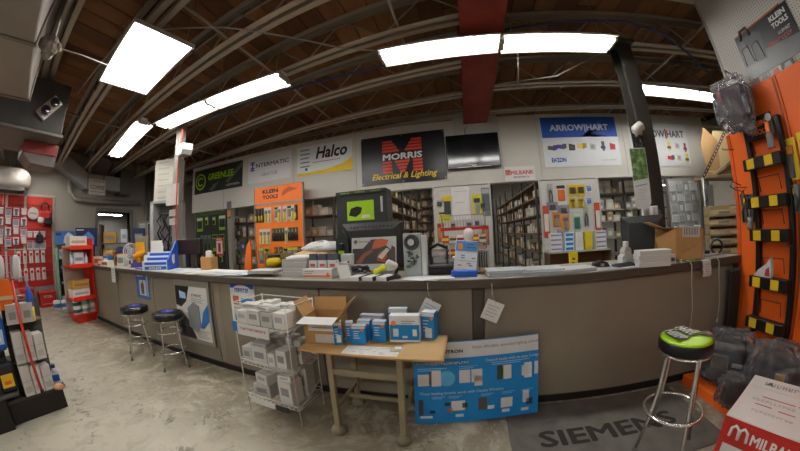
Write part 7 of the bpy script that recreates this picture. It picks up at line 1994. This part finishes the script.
# dark board leaning at the counter end
t = thing('leaning_board', 'narrow dark board leaning between counter end and orange display', 'board', (2.5, 2.0, 0.0), RAD(-90))
MB().box(-0.0, 0.03, -0.12, 0.02, 0.0, 0.96, b=0.004).build('board', M('#2a2623', .6), t)
MB().box(-0.002, 0.032, -0.122, 0.022, 0.94, 0.962).build('edge_cap', DGREY, t)
# clear pack wall, plywood and upright beyond the counter end
t = thing('pegboard', 'pegboard hidden under many clear packs right of the dark column', 'pegboard', (4.53, 4.72, 0), 0)
MB().box(-0.56, 0.56, 0, 0.03, 0.1, 2.16, b=0.003).build('board', pegboard_material('grey_pegboard_b', '#9c9a96', '#6d6b68', 0.0254), t)
for s in (-0.56, 0.56):
    MB().box(s - 0.02, s + 0.02, -0.01, 0.04, 0, 2.18, b=0.003).build('upright', STEEL, t)
for j in range(5):
    for k in range(6 if j < 3 else 5):
        inst(CLP[(j * 2 + k) % 3], 'clear_pack', (4.53 - 0.44 + 0.175 * k, 4.71, 2.12 - 0.19 * j), 0, 'clear hardware pack, %s from left in the %s row right of the dark column' % (od[k], od[j]), 'pack', 'clear packs right of the dark column')
t = thing('paper_strip', 'long white paper strip hung at right edge of the clear packs', 'strip', (4.78, 4.4, 1.12), RAD(-10))
MB().prism([(-0.08, 0.0), (0.06, 0.03), (0.08, 0.86), (-0.04, 0.86)], 0, 0.004).build('paper', M('#c9c8c6', .6), t)
MB().tube([(0.02, 0.002, 0.85), (0.02, 0.02, 1.5)], 0.004, 5).build('string', LGREY, t)
t = thing('plywood_shelf', 'raised shelf with plywood sheets beyond the counter end', 'shelf', (4.9, 4.1, 0), 0)
MB().box(-0.5, 1.6, -0.05, 0.35, 2.06, 2.12, b=0.004).build('shelf', M('#7d6a50', .6), t)
MB().box(1.5, 1.58, 0, 0.3, 0, 2.06).build('post', DGREY, t)
MB().box(-0.42, -0.38, 0.28, 0.33, 0, 2.06).build('post', STEEL, t)
MB().prism([(-0.3, 2.121), (1.4, 2.121), (1.4, 3.0), (0.0, 2.95)], 0.1, 0.12).build('plywood_sheet', M('#b39c72', .7, var=.1, scale=3), t)
MB().prism([(-0.3, 2.121), (-0.2, 2.121), (1.2, 2.75), (1.16, 2.84)], 0.02, 0.06).build('diagonal_brace', M('#8a7a62', .6), t)
t = thing('cardboard_sheet', 'brown cardboard sheet leaning behind the perforated upright', 'cardboard', (4.6, 4.14, 2.121), RAD(8))
MB().prism([(-0.12, 0.0), (0.3, 0.0), (0.36, 0.66), (0.0, 0.86), (-0.2, 0.52)], 0, 0.01).build('sheet', KRAFT, t)
MB().prism([(-0.1, 0.05), (0.1, 0.06), (0.1, 0.08), (-0.1, 0.07)], -0.002, 0).build('tape', TAN, t)
t = thing('perforated_upright', 'rusty perforated steel upright leaning beyond the counter end', 'upright', (3.95, 3.75, 2.02), 0)
dv = Vector((1.42, 0.0, 1.46))
X = Matrix.Translation((0, 0, 0)) @ Matrix.Rotation(math.atan2(dv.x, dv.z), 4, 'Y')
MB().box(-0.03, 0.03, -0.003, 0.003, 0, dv.length, X=X).box(0.024, 0.03, 0.0, 0.05, 0, dv.length, X=X).build('angle_bar', M('#5d4438', .6, .2), t)
b = MB()
for k in range(26):
    z0 = 0.04 + k * dv.length / 26.5
    b.box(-0.012, 0.006, -0.0045, -0.003, z0, z0 + 0.03, X=X)
o = b.build('slots', M('#b5aca0', .6), t); o['kind'] = 'stuff'
MB().tube([(0, 0.02, -2.02), (0, 0.02, 0.02)], 0.02, 8).build('post', STEEL, t)
